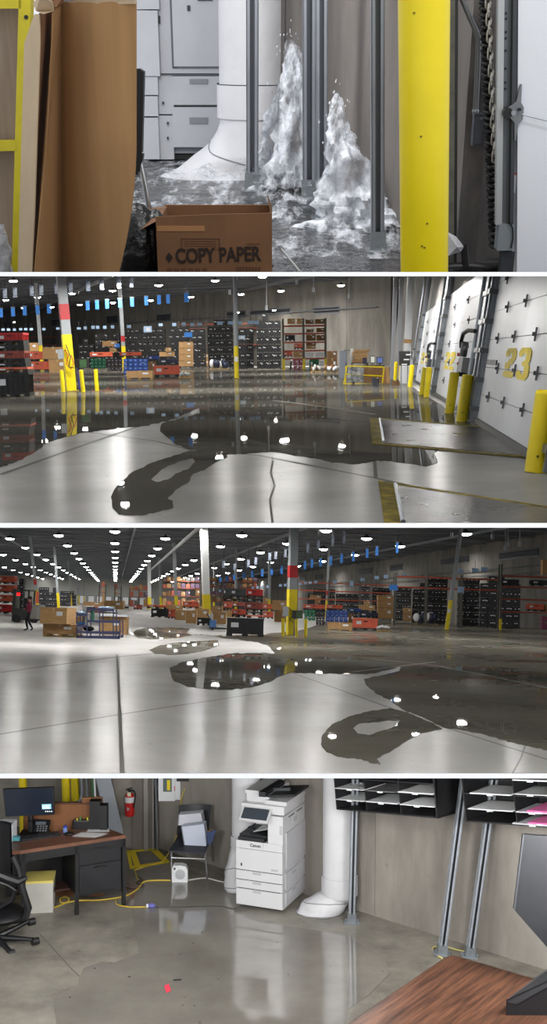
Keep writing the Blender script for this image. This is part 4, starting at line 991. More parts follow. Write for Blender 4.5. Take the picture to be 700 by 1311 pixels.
# ---- columns
G3 = 'warehouse columns of the long hall'
column(372.5, 813.5, 376, 677, .46, 754.5, (724, 739.5), 'thick grey column with yellow foot and red band among yellow bollards in the long hall', G3)
cm = ST.fl(372.5, 813.5)
t = thing('column_box', 'small grey electrical box with looped cables on the thick column of the long hall', 'box', cm); z = ST.at(366, 789, cm.y).z
part('box', MB().b2(-.5, -.2, -.5, -.3, z, z+.55), STEELP, t); part('cable', MB().tube([(-.2, -.4, z+.5), (.1, -.5, z+.2), (-.1, -.5, z-.2), (.2, -.5, z-.4), (.35, -.5, z)], .025), BLKM, t)
tb = thing('compactor_box', 'dark box on a blue leg beside the thick column in the long hall', 'machine', ST.fl(377.8, 814))
X, z, w, h = open_box_px(373.5, 387, 781.5, 791.5, ST.fl(377.8, 814).y); X -= ST.fl(377.8, 814).x
part('housing', MB().b2(X-w/2, X+w/2, -.2, .3, z, z+h), BLKM, tb); part('front_edge', MB().b2(X-w*.1, X+w*.46, -.23, -.2, z+h*.1, z+h*.9), mat('green_edge', (50, 84, 50), .5), tb, 'green front plate'); part('leg', MB().b2(-.1, 0, -.1, 0, 0, z), mat('blue_paint', (50, 52, 130), .5), tb, 'dark blue leg')
for x, y, xt, yt, l in [(362.3, 814.3, 362.3, 791.5, 'yellow bollard left of the thick column of the long hall'), (379.3, 815.5, 378.8, 793, 'yellow bollard just right of the thick column of the long hall'), (391, 816, 391.6, 792.5, 'yellow bollard farthest right of the thick column of the long hall')]:
    bollard(x, y, xt, yt, .085, l, 'bollards of the long hall')
column(571.5, 806.5, 590, 677, .36, 768, None, 'leaning light grey column with yellow foot at the right of the long hall', G3, round_=True)
cr = ST.fl(571.5, 806.5); solo('notice', MB().b2(-.12, .12, -.25, -.2, 1.55, 1.9), PAPER, 'small white notice on the leaning light grey column', 'notice', cr+Vector((.14, 0, 0)))
WCOL = mat('white_column_paint', (222, 224, 222), .5)
column(264.5, 790.5, 261, 677, .8, 761, None, 'thick white column with yellow foot left of the crate stack', G3, m=WCOL)
column(191.3, 779.5, 190.8, 724, .72, 764.5, None, 'white column at the end of the slanting roof pipe', G3, m=WCOL)
for x, y, xt, yt, yy, rd, l, w in [(48.5, 779, 37.5, 677, 755, (741.5, 748.5), 'grey column with a red band behind the walking person', .42), (75, 778, 69.5, 700, 759, None, 'grey column with yellow foot above the tan box on the pallets', .42), (91.3, 775.5, 87, 715, 760.5, None, 'third grey column from the left in the left row', .42),
                               (101.5, 774, 98, 725, 762, None, 'fourth grey column from the left in the left row', .4), (108, 773, 105.5, 730, 763, None, 'fifth, smallest grey column of the left row', .4),
                               (206, 781, 204, 715, 764, None, 'grey column right of the white column at the roof pipe', .42), (226, 785, 222.5, 695, 762.5, None, 'grey column left of the thick white column', .44),
                               (274, 782.7, 274, 700, 767, None, 'slim far column just right of the thick white column', .34), (302, 786.6, 302, 700, 766, None, 'slim far column behind the dark grey crates', .36), (344.5, 788.6, 345, 690, 767, None, 'slim column behind the small orange bins of the long hall', .36),
                               (417.5, 791.8, 421.5, 690, 769, (756, 762), 'slim far column with a red band above the blue totes of the long hall', .34)]:
    column(x, y, xt, yt, w, yy, rd, l, G3)
# ---- black stacks along the right wall
GS = 'black bulk containers stacked along the right wall'
FC3 = [far_crate_mesh('bulk_container', mat('black_plastic_b', (34, 35, 38), .5, var=.2, scale=2), seed=10+i) for i in range(5)]
for x0, x1, yt, yb, nw, cols, l in [
    (393, 428, 748, 790, 5, (5, 6, 6, 6, 6), 'the far black block left of the low column band'), (429, 458, 748, 791, 4, (5, 5, 5, 5), 'the long far block behind the blue totes'), (459.5, 472, 748, 791, 2, None, 'the short block behind the tan boxes'),
    (475.5, 498, 746, 793, 3, (6, 6, 6), 'the block left of the low blue banner'), (505, 525, 745, 795, 3, (6, 6, 6), 'the block right of the blue card'),
    (527, 571, 738, 798.5, 5, (5, 6, 7, 7, 7), 'the block left of the leaning column'), (585, 612, 740, 801.5, 3, None, 'the block right of the leaning column'), (612.5, 664, 738, 804, 5, (6, 7, 7, 6, 6), 'the block beside the right rack')]:
    stacks(x0, x1, yt, yb, l, GS, nw, cols, meshes=FC3, stuff=x0 < 500)
rk = rack([640, 708], 806.3, [737.5, 751, 767, 783.5], 1.2, 'pallet rack with orange beams cut by the right edge', 'racks of the long hall', ytop=722)
Y3, Z3 = rk
X, z, w, h = open_box_px(674, 694, 778, 789.5, Y3+.4)
for x0, x1, yt, yb, m, kind, l in [(674, 695, 773, 782.5, ORG, 'crate', 'orange bin on the rack at the right edge'), (640, 663, 742, 750.5, BLK, 'crate', 'black container on the upper shelf at the right edge'), (678, 706, 743, 750.5, BLK, 'crate', 'second black container on the upper shelf at the right edge'),
                                   (693, 706, 717, 736, CARD, 'carton', 'tan box on the top shelf at the right edge'), (697, 706, 774, 783, CARD, 'carton', 'small tan carton right of the orange bin'), (692, 705, 789, 796, PINK, 'carton', 'upper magenta wrapped box at the right edge'), (692, 705, 797, 806, PINK, 'carton', 'lower magenta wrapped box at the right edge')]:
    on_shelf(x0, x1, yt, yb, m, l, kind, Y=Y3, group='goods at the right edge of the long hall')
rack([505, 545, 590, 640], 801.2, [739.5, 753], 1.0, 'long rack with dull red beams behind the black blocks of the long hall', 'racks of the long hall', ytop=733, yel=False)
rack([380, 420, 460, 500], 791.5, [747, 757, 768], 1.0, 'far rack with dull red beams behind the far black block', 'racks of the long hall', ytop=741, yel=False)
# racks of mixed goods deep in the hall
MIX = [CARD, CARD2, mat('violet_wrap', (96, 76, 98), .5, var=.3, scale=3), mat('dull_orange', (176, 92, 70), .6), mat('grey_goods', (110, 108, 108), .7), CARD]
rnd = random.Random(5)
def mixed_rack(x0, x1, yb, rows, nb, label, bays=3, d=1.2):
    Y, Z = rack([x0+(x1-x0)*i/bays for i in range(bays+1)], yb, rows, d, label, 'mixed goods racks deep in the hall', yel=False)
    rr = list(rows)+[yb]
    for j, yy in enumerate(rr):
        top = (rows[j-1] if j else rows[0]-8)+1.4; n = nb
        for i in range(n):
            if rnd.random() < .12: continue
            a = x0+(x1-x0)*(i+.08)/n; b = x0+(x1-x0)*(i+.92)/n; yt = yy-(yy-top)*rnd.uniform(.55, .95)
            Xc, z, w, h = open_box_px(a, b, yt, yy-.2, Y+.4); m = rnd.choice(MIX)
            carton((Xc, Y+.6, max(0, z)), w, .9, h, {0: 'tan', 1: 'brown', 2: 'violet wrapped', 3: 'orange', 4: 'grey'}[min(4, MIX.index(m))]+' box, %s from left, %s shelf, %s' % (ORD[i], ORD[j], label), 'boxes on racks deep in the hall', m=m, card=rnd.random() < .4)
mixed_rack(281-24, 330, 782.5, (744, 752, 761, 771), 11, 'far mixed rack behind the crate stack')
mixed_rack(207, 256, 778.5, (744, 753, 763), 8, 'far rack left of the thick white column')
mixed_rack(165, 189, 776.5, (755, 764), 4, 'far rack at the slim white column', 2)
mixed_rack(126, 134, 775.5, (751, 758), 2, 'narrow rack end left of the aisle', 1); mixed_rack(146, 154, 775.5, (753, 760), 2, 'narrow rack end right of the aisle', 1)
# ---- left side: orange bins, forklift, walking person, boxes, wire cart
for j, (yt, yb) in enumerate(((737.5, 747.5), (749, 759.5), (761.5, 772), (774, 785.5))):
    px_crate(-6, 18.5, yt, yb, ORG if j != 3 else RED, 'orange-pink bin at the left edge, '+['top', 'second from the top', 'third from the top', 'bottom'][j]+' of four', 785.8, 1.1)
for x0, x1, yt, yb, nw, cols, l in [(49.5, 73, 752, 777.5, 4, (4, 4, 3, 4), 'the black block behind the walking person'), (77, 90, 752, 776, 3, (4, 4, 4), 'the grey-black block left of the third column'), (18, 30, 741, 781, 2, (4, 5), 'the block right of the orange-pink bins'), (90, 97, 752, 775.5, 2, (4, 3), 'the small far block beyond the third column')]:
    stacks(x0, x1, yt, yb, l, 'black bulk containers left of the aisle', nw, cols, meshes=FC3, stuff=True)
B = ST.fl(30, 797); t = thing('forklift', 'dark forklift with red light behind the walking person', 'forklift', B)
def Q(x, y): v = ST.at(x, y, B.y)-B; return v
a, b, zt = Q(14.5, 790).x, Q(50.5, 790).x, Q(30, 755).z
mb = MB(); mb.rbox(a, b, 0, 2.0, .15, zt*.42, .15); part('chassis', mb, mat('forklift_black', (44, 46, 44), .45), t)
part('counterweight', MB().rbox(a+(b-a)*.62, b, -.15, 1.9, .25, zt*.55, .2), mat('forklift_grey', (128, 124, 118), .5), t, 'light grey rear counterweight')
for x in (a+.08, a+(b-a)*.55):
    for y in (.1, 1.8): part('overhead_guard_post', MB().cyl((x, y, zt*.4), (x+.05, y, zt), .06, n=8), BLKM, t)
part('overhead_guard', MB().b2(a, a+(b-a)*.62, 0, 1.9, zt-.08, zt), BLKM, t); part('seat_back', MB().rbox(a+(b-a)*.35, a+(b-a)*.55, .5, 1.4, zt*.4, zt*.75, .05), BLKM, t)
part('mast', MB().b2(a-.05, a+.15, .3, 1.5, .05, zt*1.02), mat('mast_green', (60, 70, 58), .5), t)
for x in (a+.35, b-.35): part('wheel', MB().cyl((x, -.05, .25), (x, .2, .25), .27, n=16), BLKM, t)
part('red_light', MB().box((a+(b-a)*.22, -.02, zt*.86), (.22, .06, .2)), mat('red_lamp', (240, 20, 30), .4, emit=1.5), t, 'lit red lamp'); part('orange_panel', MB().b2(b-.28, b-.1, -.05, .05, zt*.6, zt*.95), ORG, t, 'orange strip')
t, s = small_person(36, 808, 763, 'person in maroon shirt and dark trousers walking left before the forklift', MAROON, DCLOTH, face=-pi/2)
part('light_badge', MB().sphere((-.05*s, -.12*s, 1.28*s), .06*s, 8, 6, (1, .5, 1.3)), PAPER, t, 'white patch')
px_carton(52, 86.5, 778, 798.5, 'large tan box with white label on top of the low tan pallet box', None, 816, d=1.6, rz=-.06)
px_carton(54.5, 97.5, 799.5, 815.5, 'low wide tan pallet box beside the wire cart', None, None, d=1.6, on_pallet=True)
px_carton(86, 103, 783, 796, 'tan box behind the wire cart at its left', None, 806); px_carton(88, 100, 796, 806, 'tan carton low behind the wire cart', None, 806)
px_carton(134, 157, 769, 780, 'pale tan box with white label standing farthest back near the aisle', None, 797)
px_carton(106, 130, 770.5, 776, 'tan flat carton on the pile behind the wire cart', None, 800)
px_carton(128, 155.5, 788.5, 812.5, 'large tan upright box right behind the wire cart', None, d=2.5)
B = ST.fl(142, 812.6); a_, b_ = ST.at(127, 788, B.y), ST.at(162.5, 788, B.y); solo('table_board', MB().b2(a_.x, b_.x, -.2, 2.6, a_.z-.02, a_.z+.06), PAPER, 'white board lying over the large tan upright box', 'board', (0, B.y, 0)); solo('cardboard_sheet', MB().b2(ST.at(155.8, 800, B.y).x, ST.at(162, 800, B.y).x, 0, .8, .02, a_.z-.03), CARD, 'tan sheet standing at the right end of the large tan upright box', 'cardboard', (0, B.y, 0))
for i in range(5):
    x = 105+i*8; X, z, w, h = open_box_px(x, x+9, 772+i % 2*3, 783, ST.fl(120, 806).y); carton((X, ST.fl(120, 806).y, z), w, .8, h*.6, ['white tray', 'tan tray', 'orange-lined tray', 'brown tray', 'pale tray'][i]+' on the pile behind the wire cart', 'trays on the pile', m=[PAPER, CARD, ORG, CARD2, PAPER][i], rz=.2*(-1)**i, card=False)
X, z, w, h = open_box_px(104, 148, 783, 806, ST.fl(120, 806).y); tt = thing('pile_table', 'dark low table under the pile of trays behind the wire cart', 'table', (X, ST.fl(120, 806).y+.1, 0)); part('top', MB().b2(-w/2, w/2, -.5, .5, z+h-.06, z+h-.01), BLKM, tt)
for sx in (-1, 1): part('leg', MB().b2(sx*w*.46-.04, sx*w*.46+.04, -.4, .4, 0, z+h-.06), BLKM, tt)
B = ST.fl(125, 817.5); WB_ = mat('cart_blue_steel', (72, 76, 110), .4, metal=.3)
t = thing('wire_cart', 'long blue-grey wire shelf cart with baskets before the tan boxes', 'cart', B); v0 = .9
def V(x, y, dy=0): q = ST.at(x, y, B.y)-B; return Vector((q.x, q.y+dy, q.z))
for x, y0 in ((98.5, 783.5), (111.5, 778.5), (127.5, 778.5), (145, 780), (153.5, 794)):
    for dy in (0, v0): part('post', MB().cyl(V(x, 817, dy), V(x, y0, dy), .025, n=6), WB_, t)
for y, x0, x1 in ((815, 98.5, 153.5), (809, 98.5, 153.5), (795, 111, 153), (780, 111, 146), (801, 98, 112), (787, 98, 112)):
    mb = MB(); A_, B_ = V(x0, y), V(x1, y)
    for q in range(7): mb.cyl(A_+Vector((0, v0*q/6, 0)), B_+Vector((0, v0*q/6, 0)), .018, n=4, smooth=False)
    for q in range(9): f = q/8; mb.cyl(A_.lerp(B_, f), A_.lerp(B_, f)+Vector((0, v0, 0)), .014, n=4, smooth=False)
    mb.b2(A_.x, B_.x, -.03, .0, A_.z-.05, A_.z+.05); part('wire_shelf', mb, WB_, t)
for x in (100, 152):
    for dy in (0, v0): q = V(x, 817, dy); part('wheel', MB().cyl(q+Vector((-.03, 0, .06)), q+Vector((.03, 0, .06)), .07, n=10), BLKM, t)
gsk = [PBLUE, mat('teal_goods', (40, 130, 100), .6), DCLOTH, SKYBLUE, PAPER, BLK]
for i, (x0, x1, yt, yb, k, l) in enumerate([(99, 110.5, 783.5, 787, 0, 'pale blue pouch in the upper left basket'), (117.5, 119.5, 780, 795, 1, 'green strip hanging in the middle of the wire cart'), (99, 109, 797, 801, 3, 'blue pouch in the lower left basket'), (106, 120, 802.5, 809, 2, 'dark cloth heap on the low shelf'), (99, 105, 803, 809, 4, 'white bag on the low shelf at the left'), (124, 144, 777.5, 780, 0, 'pale flat pack on the top shelf'), (112, 122, 778, 780.4, 5, 'black tray on the top shelf')]):
    X, z, w, h = open_box_px(x0, x1, yt, yb, B.y+.4); mb = MB()
    if k in (1, 5): mb.b2(-w/2, w/2, -.2, .2, 0, h)
    else: mb.sphere((0, 0, h*.5), 1, 10, 7, (w*.52, .3, h*.52))
    solo('cart_goods', mb, gsk[k], l, 'goods', (X, B.y+.45, z+.03))
# ---- right of the aisle
px_crate(193, 214.5, 779, 790.5, BLK, 'black crate at the left end of the row of crates by the aisle', d=1.0); px_crate(188, 213, 774.5, 779, ORG, 'low orange bin above the black crate by the aisle', 788)
px_crate(171, 181, 774, 780.5, DRED, 'dark red cart box standing in the aisle', d=.9); px_carton(157.5, 164, 776.5, 779, 'small black case lying in the far aisle', BLK, card=False)
px_crate(215, 224, 780, 792, ORG, 'small orange crate right of the black crate by the aisle')
px_carton(224, 237, 781, 794, 'tan box third in the row by the aisle'); px_carton(237.5, 251, 781.5, 798, 'tall tan box fourth in the row by the aisle', d=1.0); px_carton(249, 267, 779.5, 792, 'wide tan box behind the row by the aisle', None, 796)
px_crate(233.5, 253.5, 770, 778.5, ORG, 'orange bin with white cards left of the thick white column', 790); px_carton(213, 233, 775, 780, 'flat tan carton on the row by the aisle', None, 790)
px_carton(271, 289, 783.5, 799, 'tan box left of the dark container in the wet', None, 800); px_carton(290, 301, 780, 790, 'tan carton behind the dark container in the wet', None, 796); px_carton(270, 284, 776, 783, 'pale tan box on the tan box left of the dark container', None, 800)
px_carton(248, 262, 776, 780, 'low tan carton beside the foot of the thick white column', None, 790)
px_crate(252, 268, 791, 800.5, BLK, 'small black electric crate with orange stripe by the pallet jack', d=.8)
px_carton(266.5, 272, 786, 799, 'pale carton beside the small black electric crate', PAPER, 800, card=False)
B = ST.fl(278, 807); t = thing('pallet_jack', 'low black and blue pallet jack with papers left of the dark container', 'pallet jack', B); a, b = ST.at(268, 803, B.y).x-B.x, ST.at(290, 803, B.y).x-B.x
for y in (-.2, .35): part('fork', MB().b2(a, b, y, y+.18, .08, .16), BLKM, t)
part('motor', MB().rbox(a, a+.4, -.2, .5, .1, .62, .06), mat('jack_blue', (60, 100, 150), .4), t, 'blue motor housing'); part('papers', MB().b2(a+.5, b-.1, -.1, .3, .2, .24), PAPER, t); part('wheel', MB().cyl((a+.2, -.25, .1), (a+.2, -.18, .1), .1, n=10), BLKM, t)
part('tiller', MB().cyl((a+.1, .1, .6), (a-.2, .1, 1.0), .03, n=6), BLKM, t)
px_crate(289, 337, 791.5, 814.8, BLK, 'big black bulk container with white cards standing in the wet, front of the crate stack', d=1.4, rz=.02)
px_crate(301, 336, 787.5, 791, ORG, 'low orange rim behind the top of the big black container', 806)
px_crate(313.5, 336, 783.5, 787.3, BLK, 'flat black folded crate under the dark red crate in the long hall', 806); px_crate(313.5, 336.3, 771.5, 783, DRED, 'dark red crate in the middle of the crate stack', 806)
px_crate(296.5, 314, 780, 790, ORG, 'orange crate before the open bin in the crate stack', 806); px_crate(286, 296, 770.5, 781.5, ORG, 'orange crate with white card at the left of the crate stack', 806); px_crate(297, 312.5, 771, 779.5, DRED, 'open dark orange bin inside the crate stack', 807)
px_crate(315, 336.3, 766.5, 771, BLK, 'flat black folded crate under the bright red crate of the long hall', 806); px_crate(315, 336.3, 754.5, 766, RED, 'bright red crate topping the crate stack in the long hall', 806)
px_crate(286, 314.5, 766.5, 770, BLK, 'flat black folded crate under the dark grey crates', 806); px_crate(294, 314.5, 753.5, 766, GREYP, 'dark grey crate on top of the stack, right one', 806); px_crate(285.5, 293.5, 752.5, 766, GREYP, 'narrow dark grey crate on top of the stack, left one', 806)
px_crate(336.5, 349.5, 783, 792, ORG, 'small orange bin right of the crate stack, lower one', 793.5); px_crate(336.5, 349.5, 773.3, 781.3, ORG, 'small orange bin right of the crate stack, upper one', 793.5)
px_carton(337, 343, 765, 773, 'tan box above the small orange bins', None, 792)
px_carton(348, 366, 768.5, 781, 'upper large tan box left of the thick column of the long hall', None, 797); px_carton(351, 367, 781.5, 796.5, 'large tan box left of the thick column of the long hall, lower one')
px_crate(388, 416, 774, 781, ORG, 'long low orange bin above the green totes', 795); px_crate(418, 438.5, 774.5, 781, ORG, 'long low orange bin above the blue totes', 795)
tote_pile(417, 445.5, [(781.5, 786), (786.3, 791), (791.3, 796), (796.3, 801)], 802, BLU, 'blue tote in the long hall block', 'blue totes of the long hall', 5)
tote_pile(389.5, 404, [(781, 785.5), (786, 790), (790.5, 794.5)], 801, GRN, 'green stacking tote of the long hall', 'green totes of the long hall', 3)
tote_pile(404.5, 416, [(783, 788), (788.5, 793.5), (794, 800)], 801.5, MC['mixed_dark_plastic'], 'dark stacking tote of the long hall', 'dark totes of the long hall', 3)
px_carton(419, 450.5, 797, 808.5, 'wide tan carton before the blue totes of the long hall', d=1.2, on_pallet=True)
px_crate(452, 483.5, 791.5, 807, ORG, 'orange bin with white card in the wet right of the tan pallet', d=1.2)
px_carton(446, 452, 786, 799, 'brown carton between the blue totes and orange bin of the long hall', CARD2, 801)
px_crate(447, 462, 779, 785, BLU, 'blue bin behind the orange bin of the long hall', 800, .8); px_crate(460, 484, 784.5, 791, MC['navy_film'], 'navy wrapped bin behind the orange bin of the long hall', 801, .9)
px_carton(460, 480, 774.5, 781, 'flat tan carton over the dark goods of the long hall', None, 798); px_carton(466, 473.5, 769.5, 774.3, 'small tan carton on the flat carton of the long hall', None, 798)
for j, (yt, yb) in enumerate(((762, 769.5), (770, 778), (778.5, 792))): px_carton(483.5, 503, yt, yb, 'tan carton in the stack before the black blocks of the long hall, '+['top', 'middle', 'bottom'][j]+' one', None, 796)
px_carton(397, 411, 762, 767, 'tan box lying on the far black block', None, 793); px_carton(403, 410, 768, 773, 'small tan box on the far black block', None, 793)
for j, (yt, yb) in enumerate(((778, 786), (786.5, 795))): px_carton(516.5, 526.5, yt, yb, 'small tan carton right of the narrow black block, '+['upper', 'lower'][j]+' one', None, 797.5)
sack_heap(482, 499, 779.5, 787, 'white wrapped goods on the tan stack of the long hall'); sack_heap(481, 500, 801.5, 808.5, 'low pallet of white bags right of the orange bin')
sack_heap(527, 562, 782.5, 799.8, 'pallet in dark blue film with white goods before the wide black block', m=MC['navy_wrap'], m2=PAPER)
# ---- banners and cards
for i, (x, y, h) in enumerate([(282, 739, 6), (290.5, 737.5, 7), (299.5, 736, 7), (312, 733.5, 7), (323, 731, 8), (335.5, 729, 9), (347.5, 727, 9), (360, 725, 10), (390, 718.5, 10), (399, 716.5, 10), (410, 715, 10), (423, 712.5, 11), (437, 709.5, 11), (452, 706.5, 12), (469.5, 703, 11), (482, 700, 11), (508, 695, 13)]):
    banner(x-1.6, y, y+h, 3.4+i*.03, 'small blue banner in the rising row over the long hall, '+['first', 'second', 'third', 'fourth', 'fifth', 'sixth', 'seventh', 'eighth', 'ninth', 'tenth', 'eleventh', 'twelfth', 'thirteenth', 'fourteenth', 'fifteenth', 'sixteenth', 'last'][i]+' from the left', SKYBLUE, 'blue banners of the long hall', 116)
for i, (x, y, h) in enumerate([(286, 718, 9), (300, 722, 8), (317.5, 717, 9), (327, 714, 9), (345, 708, 9), (352.5, 706.5, 9), (365, 703.5, 10), (393.5, 695, 12), (407, 691, 12), (425.5, 685.5, 14), (440, 681, 15)]):
    banner(x-1.6, y, y+h, 3.8, 'white sign with blue print over the long hall, '+['first', 'second', 'third', 'fourth', 'fifth', 'sixth', 'seventh', 'eighth', 'ninth', 'tenth', 'last'][i]+' from the left', SIGNW, 'printed aisle signs of the long hall', 115)
nm = ['first', 'second', 'third', 'fourth', 'fifth', 'sixth', 'seventh', 'eighth', 'ninth', 'tenth', 'eleventh', 'twelfth', 'thirteenth', 'fourteenth', 'fifteenth', 'sixteenth', 'seventeenth', 'eighteenth', 'nineteenth', 'twentieth', 'last']
for i, (x, y, w, h) in enumerate([(280, 755, 3, 3), (286, 754, 3, 3), (322, 751, 3, 3), (328, 750.5, 3, 3), (334, 750, 3, 3), (341, 749.5, 3, 3), (357, 748, 4, 3), (363, 747.5, 4, 3), (382, 746, 4, 3), (389, 745, 4, 3), (395, 744.5, 4, 3), (402, 743.5, 4, 3), (426, 743, 5, 4), (447.5, 743.5, 5, 7), (461, 740, 6, 4), (479, 737.5, 6, 4), (491, 736, 6, 4.5), (505, 735, 6, 4.5), (514, 734, 6, 4.5), (549, 730.5, 8, 5), (566.5, 729.5, 8, 5)]):
    Yq = ST.fl(x, 795).y; a = ST.at(x, y+h, Yq); b = ST.at(x+w, y, Yq)
    t = thing('aisle_sign', 'pale blue hanging card over the long hall, '+nm[i]+' from the left', 'sign', (a.x, Yq, a.z), 0, 'pale hanging cards of the long hall'); part('card', MB().b2(0, b.x-a.x, -.03, .03, 0, b.z-a.z), PBLUE, t); part('hanger', MB().cyl(((b.x-a.x)/2, 0, b.z-a.z), ((b.x-a.x)/2, 0, b.z-a.z+.7), .02, n=4), BLKM, t)
for x, y, w, h, m, l in [(498, 749, 11, 6.5, SKYBLUE, 'vivid blue card low before the narrow black block'), (585.5, 751, 8.5, 7.5, PBLUE, 'blue-edged white card low right of the leaning column'), (604, 727.5, 8.5, 5, PBLUE, 'pale card high right of the leaning column, left of a pair'), (615.5, 726.5, 8.5, 5, PBLUE, 'pale card high right of the leaning column, right of a pair'), (586, 728.5, 6, 5, PBLUE, 'pale card half behind the leaning column')]:
    Yq = ST.fl(x, 806).y; a = ST.at(x, y+h, Yq); b = ST.at(x+w, y, Yq); t = thing('aisle_sign', l, 'sign', (a.x, Yq, a.z)); part('card', MB().b2(0, b.x-a.x, -.03, .03, 0, b.z-a.z), m, t); part('hanger', MB().cyl(((b.x-a.x)/2, 0, b.z-a.z), ((b.x-a.x)/2, 0, b.z-a.z+.7), .02, n=4), BLKM, t)
for i, (x, y0, y1) in enumerate(((578, 682, 688), (646.5, 677, 705), (650, 677, 700), (630, 677, 690), (665, 677, 700))):
    a = ST.at(x, y1, 110); b = ST.at(x, y0, 110); solo('drop_cable', MB().cyl(a, b, .05, n=5).cyl(a, a+Vector((0, 0, .5)), .16, n=8), STEELP, 'thin pale drop cable over the long hall, '+['beside the leaning column', 'longest near the right', 'second longest near the right', 'left of the longest', 'rightmost'][i], 'cable', group='drop cables of the long hall')
cut_stage(S3)
# ================================================================== ROOM 1: water bursting at the pipe, seen past cardboard and a bollard
from mathutils import noise
ST = S1
added_light((-.95, 4.3, 1.75), 27, size=.5, tgt=(-.1, 6.2, .3)); added_light((.3, 4.6, 1.9), 14, size=.5, tgt=(.2, 5.6, 0)); added_light((1.3, 2.0, 2.8), 30, size=.7, tgt=(.8, 4.5, .5))  # unseen lights added out of view for the pipe, the water and the door
WET1 = floor_mat('rippled_wet_floor', (96, 96, 97), (34, 34, 36), .34, .08, scale=5, bump=1.6, bscale=9, speck=((150, 150, 152), 16))
struct('floor', MB().b2(-9, 6, 2.0, 60, -.2, 0), WET1)
CW1 = mat('concrete_wall_c', (122, 116, 112), .9, rgb2=(92, 87, 84), scale=2.2, bump=.25, bscale=14, stretch=(1, 1, .3))
w1 = Wall(ST.fl(250, 176), ST.fl(640, 352)); u_ = 0
W1x = Wall(w1.a-w1.dir*14, ST.fl(584, 333))
wb = struct('wall_back', MB().b2(0, W1x.L, .05, .25, -.1, 6), CW1, W1x.loc(0), W1x.rz)
for i in range(8): part('panel', MB().b2(W1x.L*i/8+.01, W1x.L*(i+1)/8-.01, 0, .06, 0, 6), CW1, wb)
def box_px(x0, x1, yt, yb, Y, d=.1, front=0):
    a = ST.at(x0, yb, Y); b = ST.at(x1, yt, Y); return (min(a.x, b.x), max(a.x, b.x), Y+front, Y+front+d, min(a.z, b.z), max(a.z, b.z))
def rel(bx, B): return (bx[0]-B.x, bx[1]-B.x, bx[2]-B.y, bx[3]-B.y, bx[4]-B.z, bx[5]-B.z)
def quadp(pts, Y, d, m, name, t, B, lab=None, dy=None):
    P_ = [ST.at(x, y, Y+(dy[i] if dy else 0))-B for i, (x, y) in enumerate(pts)]; n = len(P_); Q_ = [p+Vector((0, d, 0)) for p in P_]
    mb = MB(); mb.add(P_+Q_, [tuple(reversed(range(n))), tuple(range(n, 2*n))]+[(i, (i+1) % n, n+(i+1) % n, n+i) for i in range(n)])
    bm = bmesh.new(); me = mb.mesh(name, m); bm.from_mesh(me); bmesh.ops.recalc_face_normals(bm, faces=bm.faces); bm.to_mesh(me); bm.free()
    return part(name, me, None, t, lab)
# ---- copier behind
WP = mat('office_white_plastic', (196, 198, 204), .5, var=.04, scale=3); WPD = mat('office_grey_plastic', (140, 143, 150), .5); SEAM = mat('seam_dark', (60, 62, 68), .7); SEAM1 = mat('seam_mid', (104, 106, 114), .7)
B = ST.fl(240, 206); Yc = B.y; t = thing('photocopier', 'pale grey photocopier with drawers standing behind the white pipe', 'copier', B)
def pr(name, x0, x1, yt, yb, m, f=0, d=.3, lab=None): return part(name, MB().b2(*rel(box_px(x0, x1, yt, yb, Yc, d, f), B)), m, t, lab)
pr('body', 203, 300, -60, 197, WPD, .03, .8)
pr('front_column', 176, 202, -60, 12, WP, -.05, .8); pr('front_column', 176, 202.5, 13.5, 97, WP, -.06, .8); pr('front_column', 177, 202.5, 98, 121, WP, -.05, .8); pr('front_column', 178, 202.5, 122.5, 148, WP, -.05, .8); pr('front_column', 180, 203, 150, 203, WP, -.04, .8)
pr('side_panel', 203, 283, -60, 94, WP, .0, .1); pr('side_panel', 203, 221, 96, 146, WP, .0, .1); pr('side_panel', 203, 221, 148, 204, WP, .0, .1)
mb = MB(); 
for (x0, x1, yt, yb) in ((220.5, 222, -60, 87), (281, 282.5, -60, 87), (220.5, 283, 86, 87.2), (203, 283, 95, 96.2)): mb.b2(*rel(box_px(x0, x1, yt, yb, Yc, .02, -.012), B))
part('seam', mb, SEAM1, t)
pr('access_door', 223, 280.5, -60, 85, WP, -.015, .03); dr = [pr('drawer', 222.5, 283, 97.5, 134, WP, -.02, .05), pr('drawer', 222.5, 283, 137, 188, WP, -.02, .05)]
for (yt, yb), q in zip(((101, 107), (150, 158)), dr): part('drawer_handle', MB().b2(*rel(box_px(243, 266, yt, yb, Yc, .02, -.03), B)), WPD, q, 'recessed grey handle')
for x0, x1, yt, yb in ((240, 243.5, 7, 14), (208, 210, 130, 133), (214, 216, 156, 159), (214, 216, 175, 178), (202, 205, 20, 30), (253, 272, -4, 1)): pr('marking', x0, x1, yt, yb, SEAM, -.025, .02)
for x in (203, 222): part('caster', MB().cyl((ST.at(x, 203, Yc).x-B.x, .1, .03), (ST.at(x, 203, Yc).x-B.x+.04, .1, .03), .03, n=10), BLKM, t)
pr('toe_space', 190, 275, 199, 205, BLKM, .05, .3)
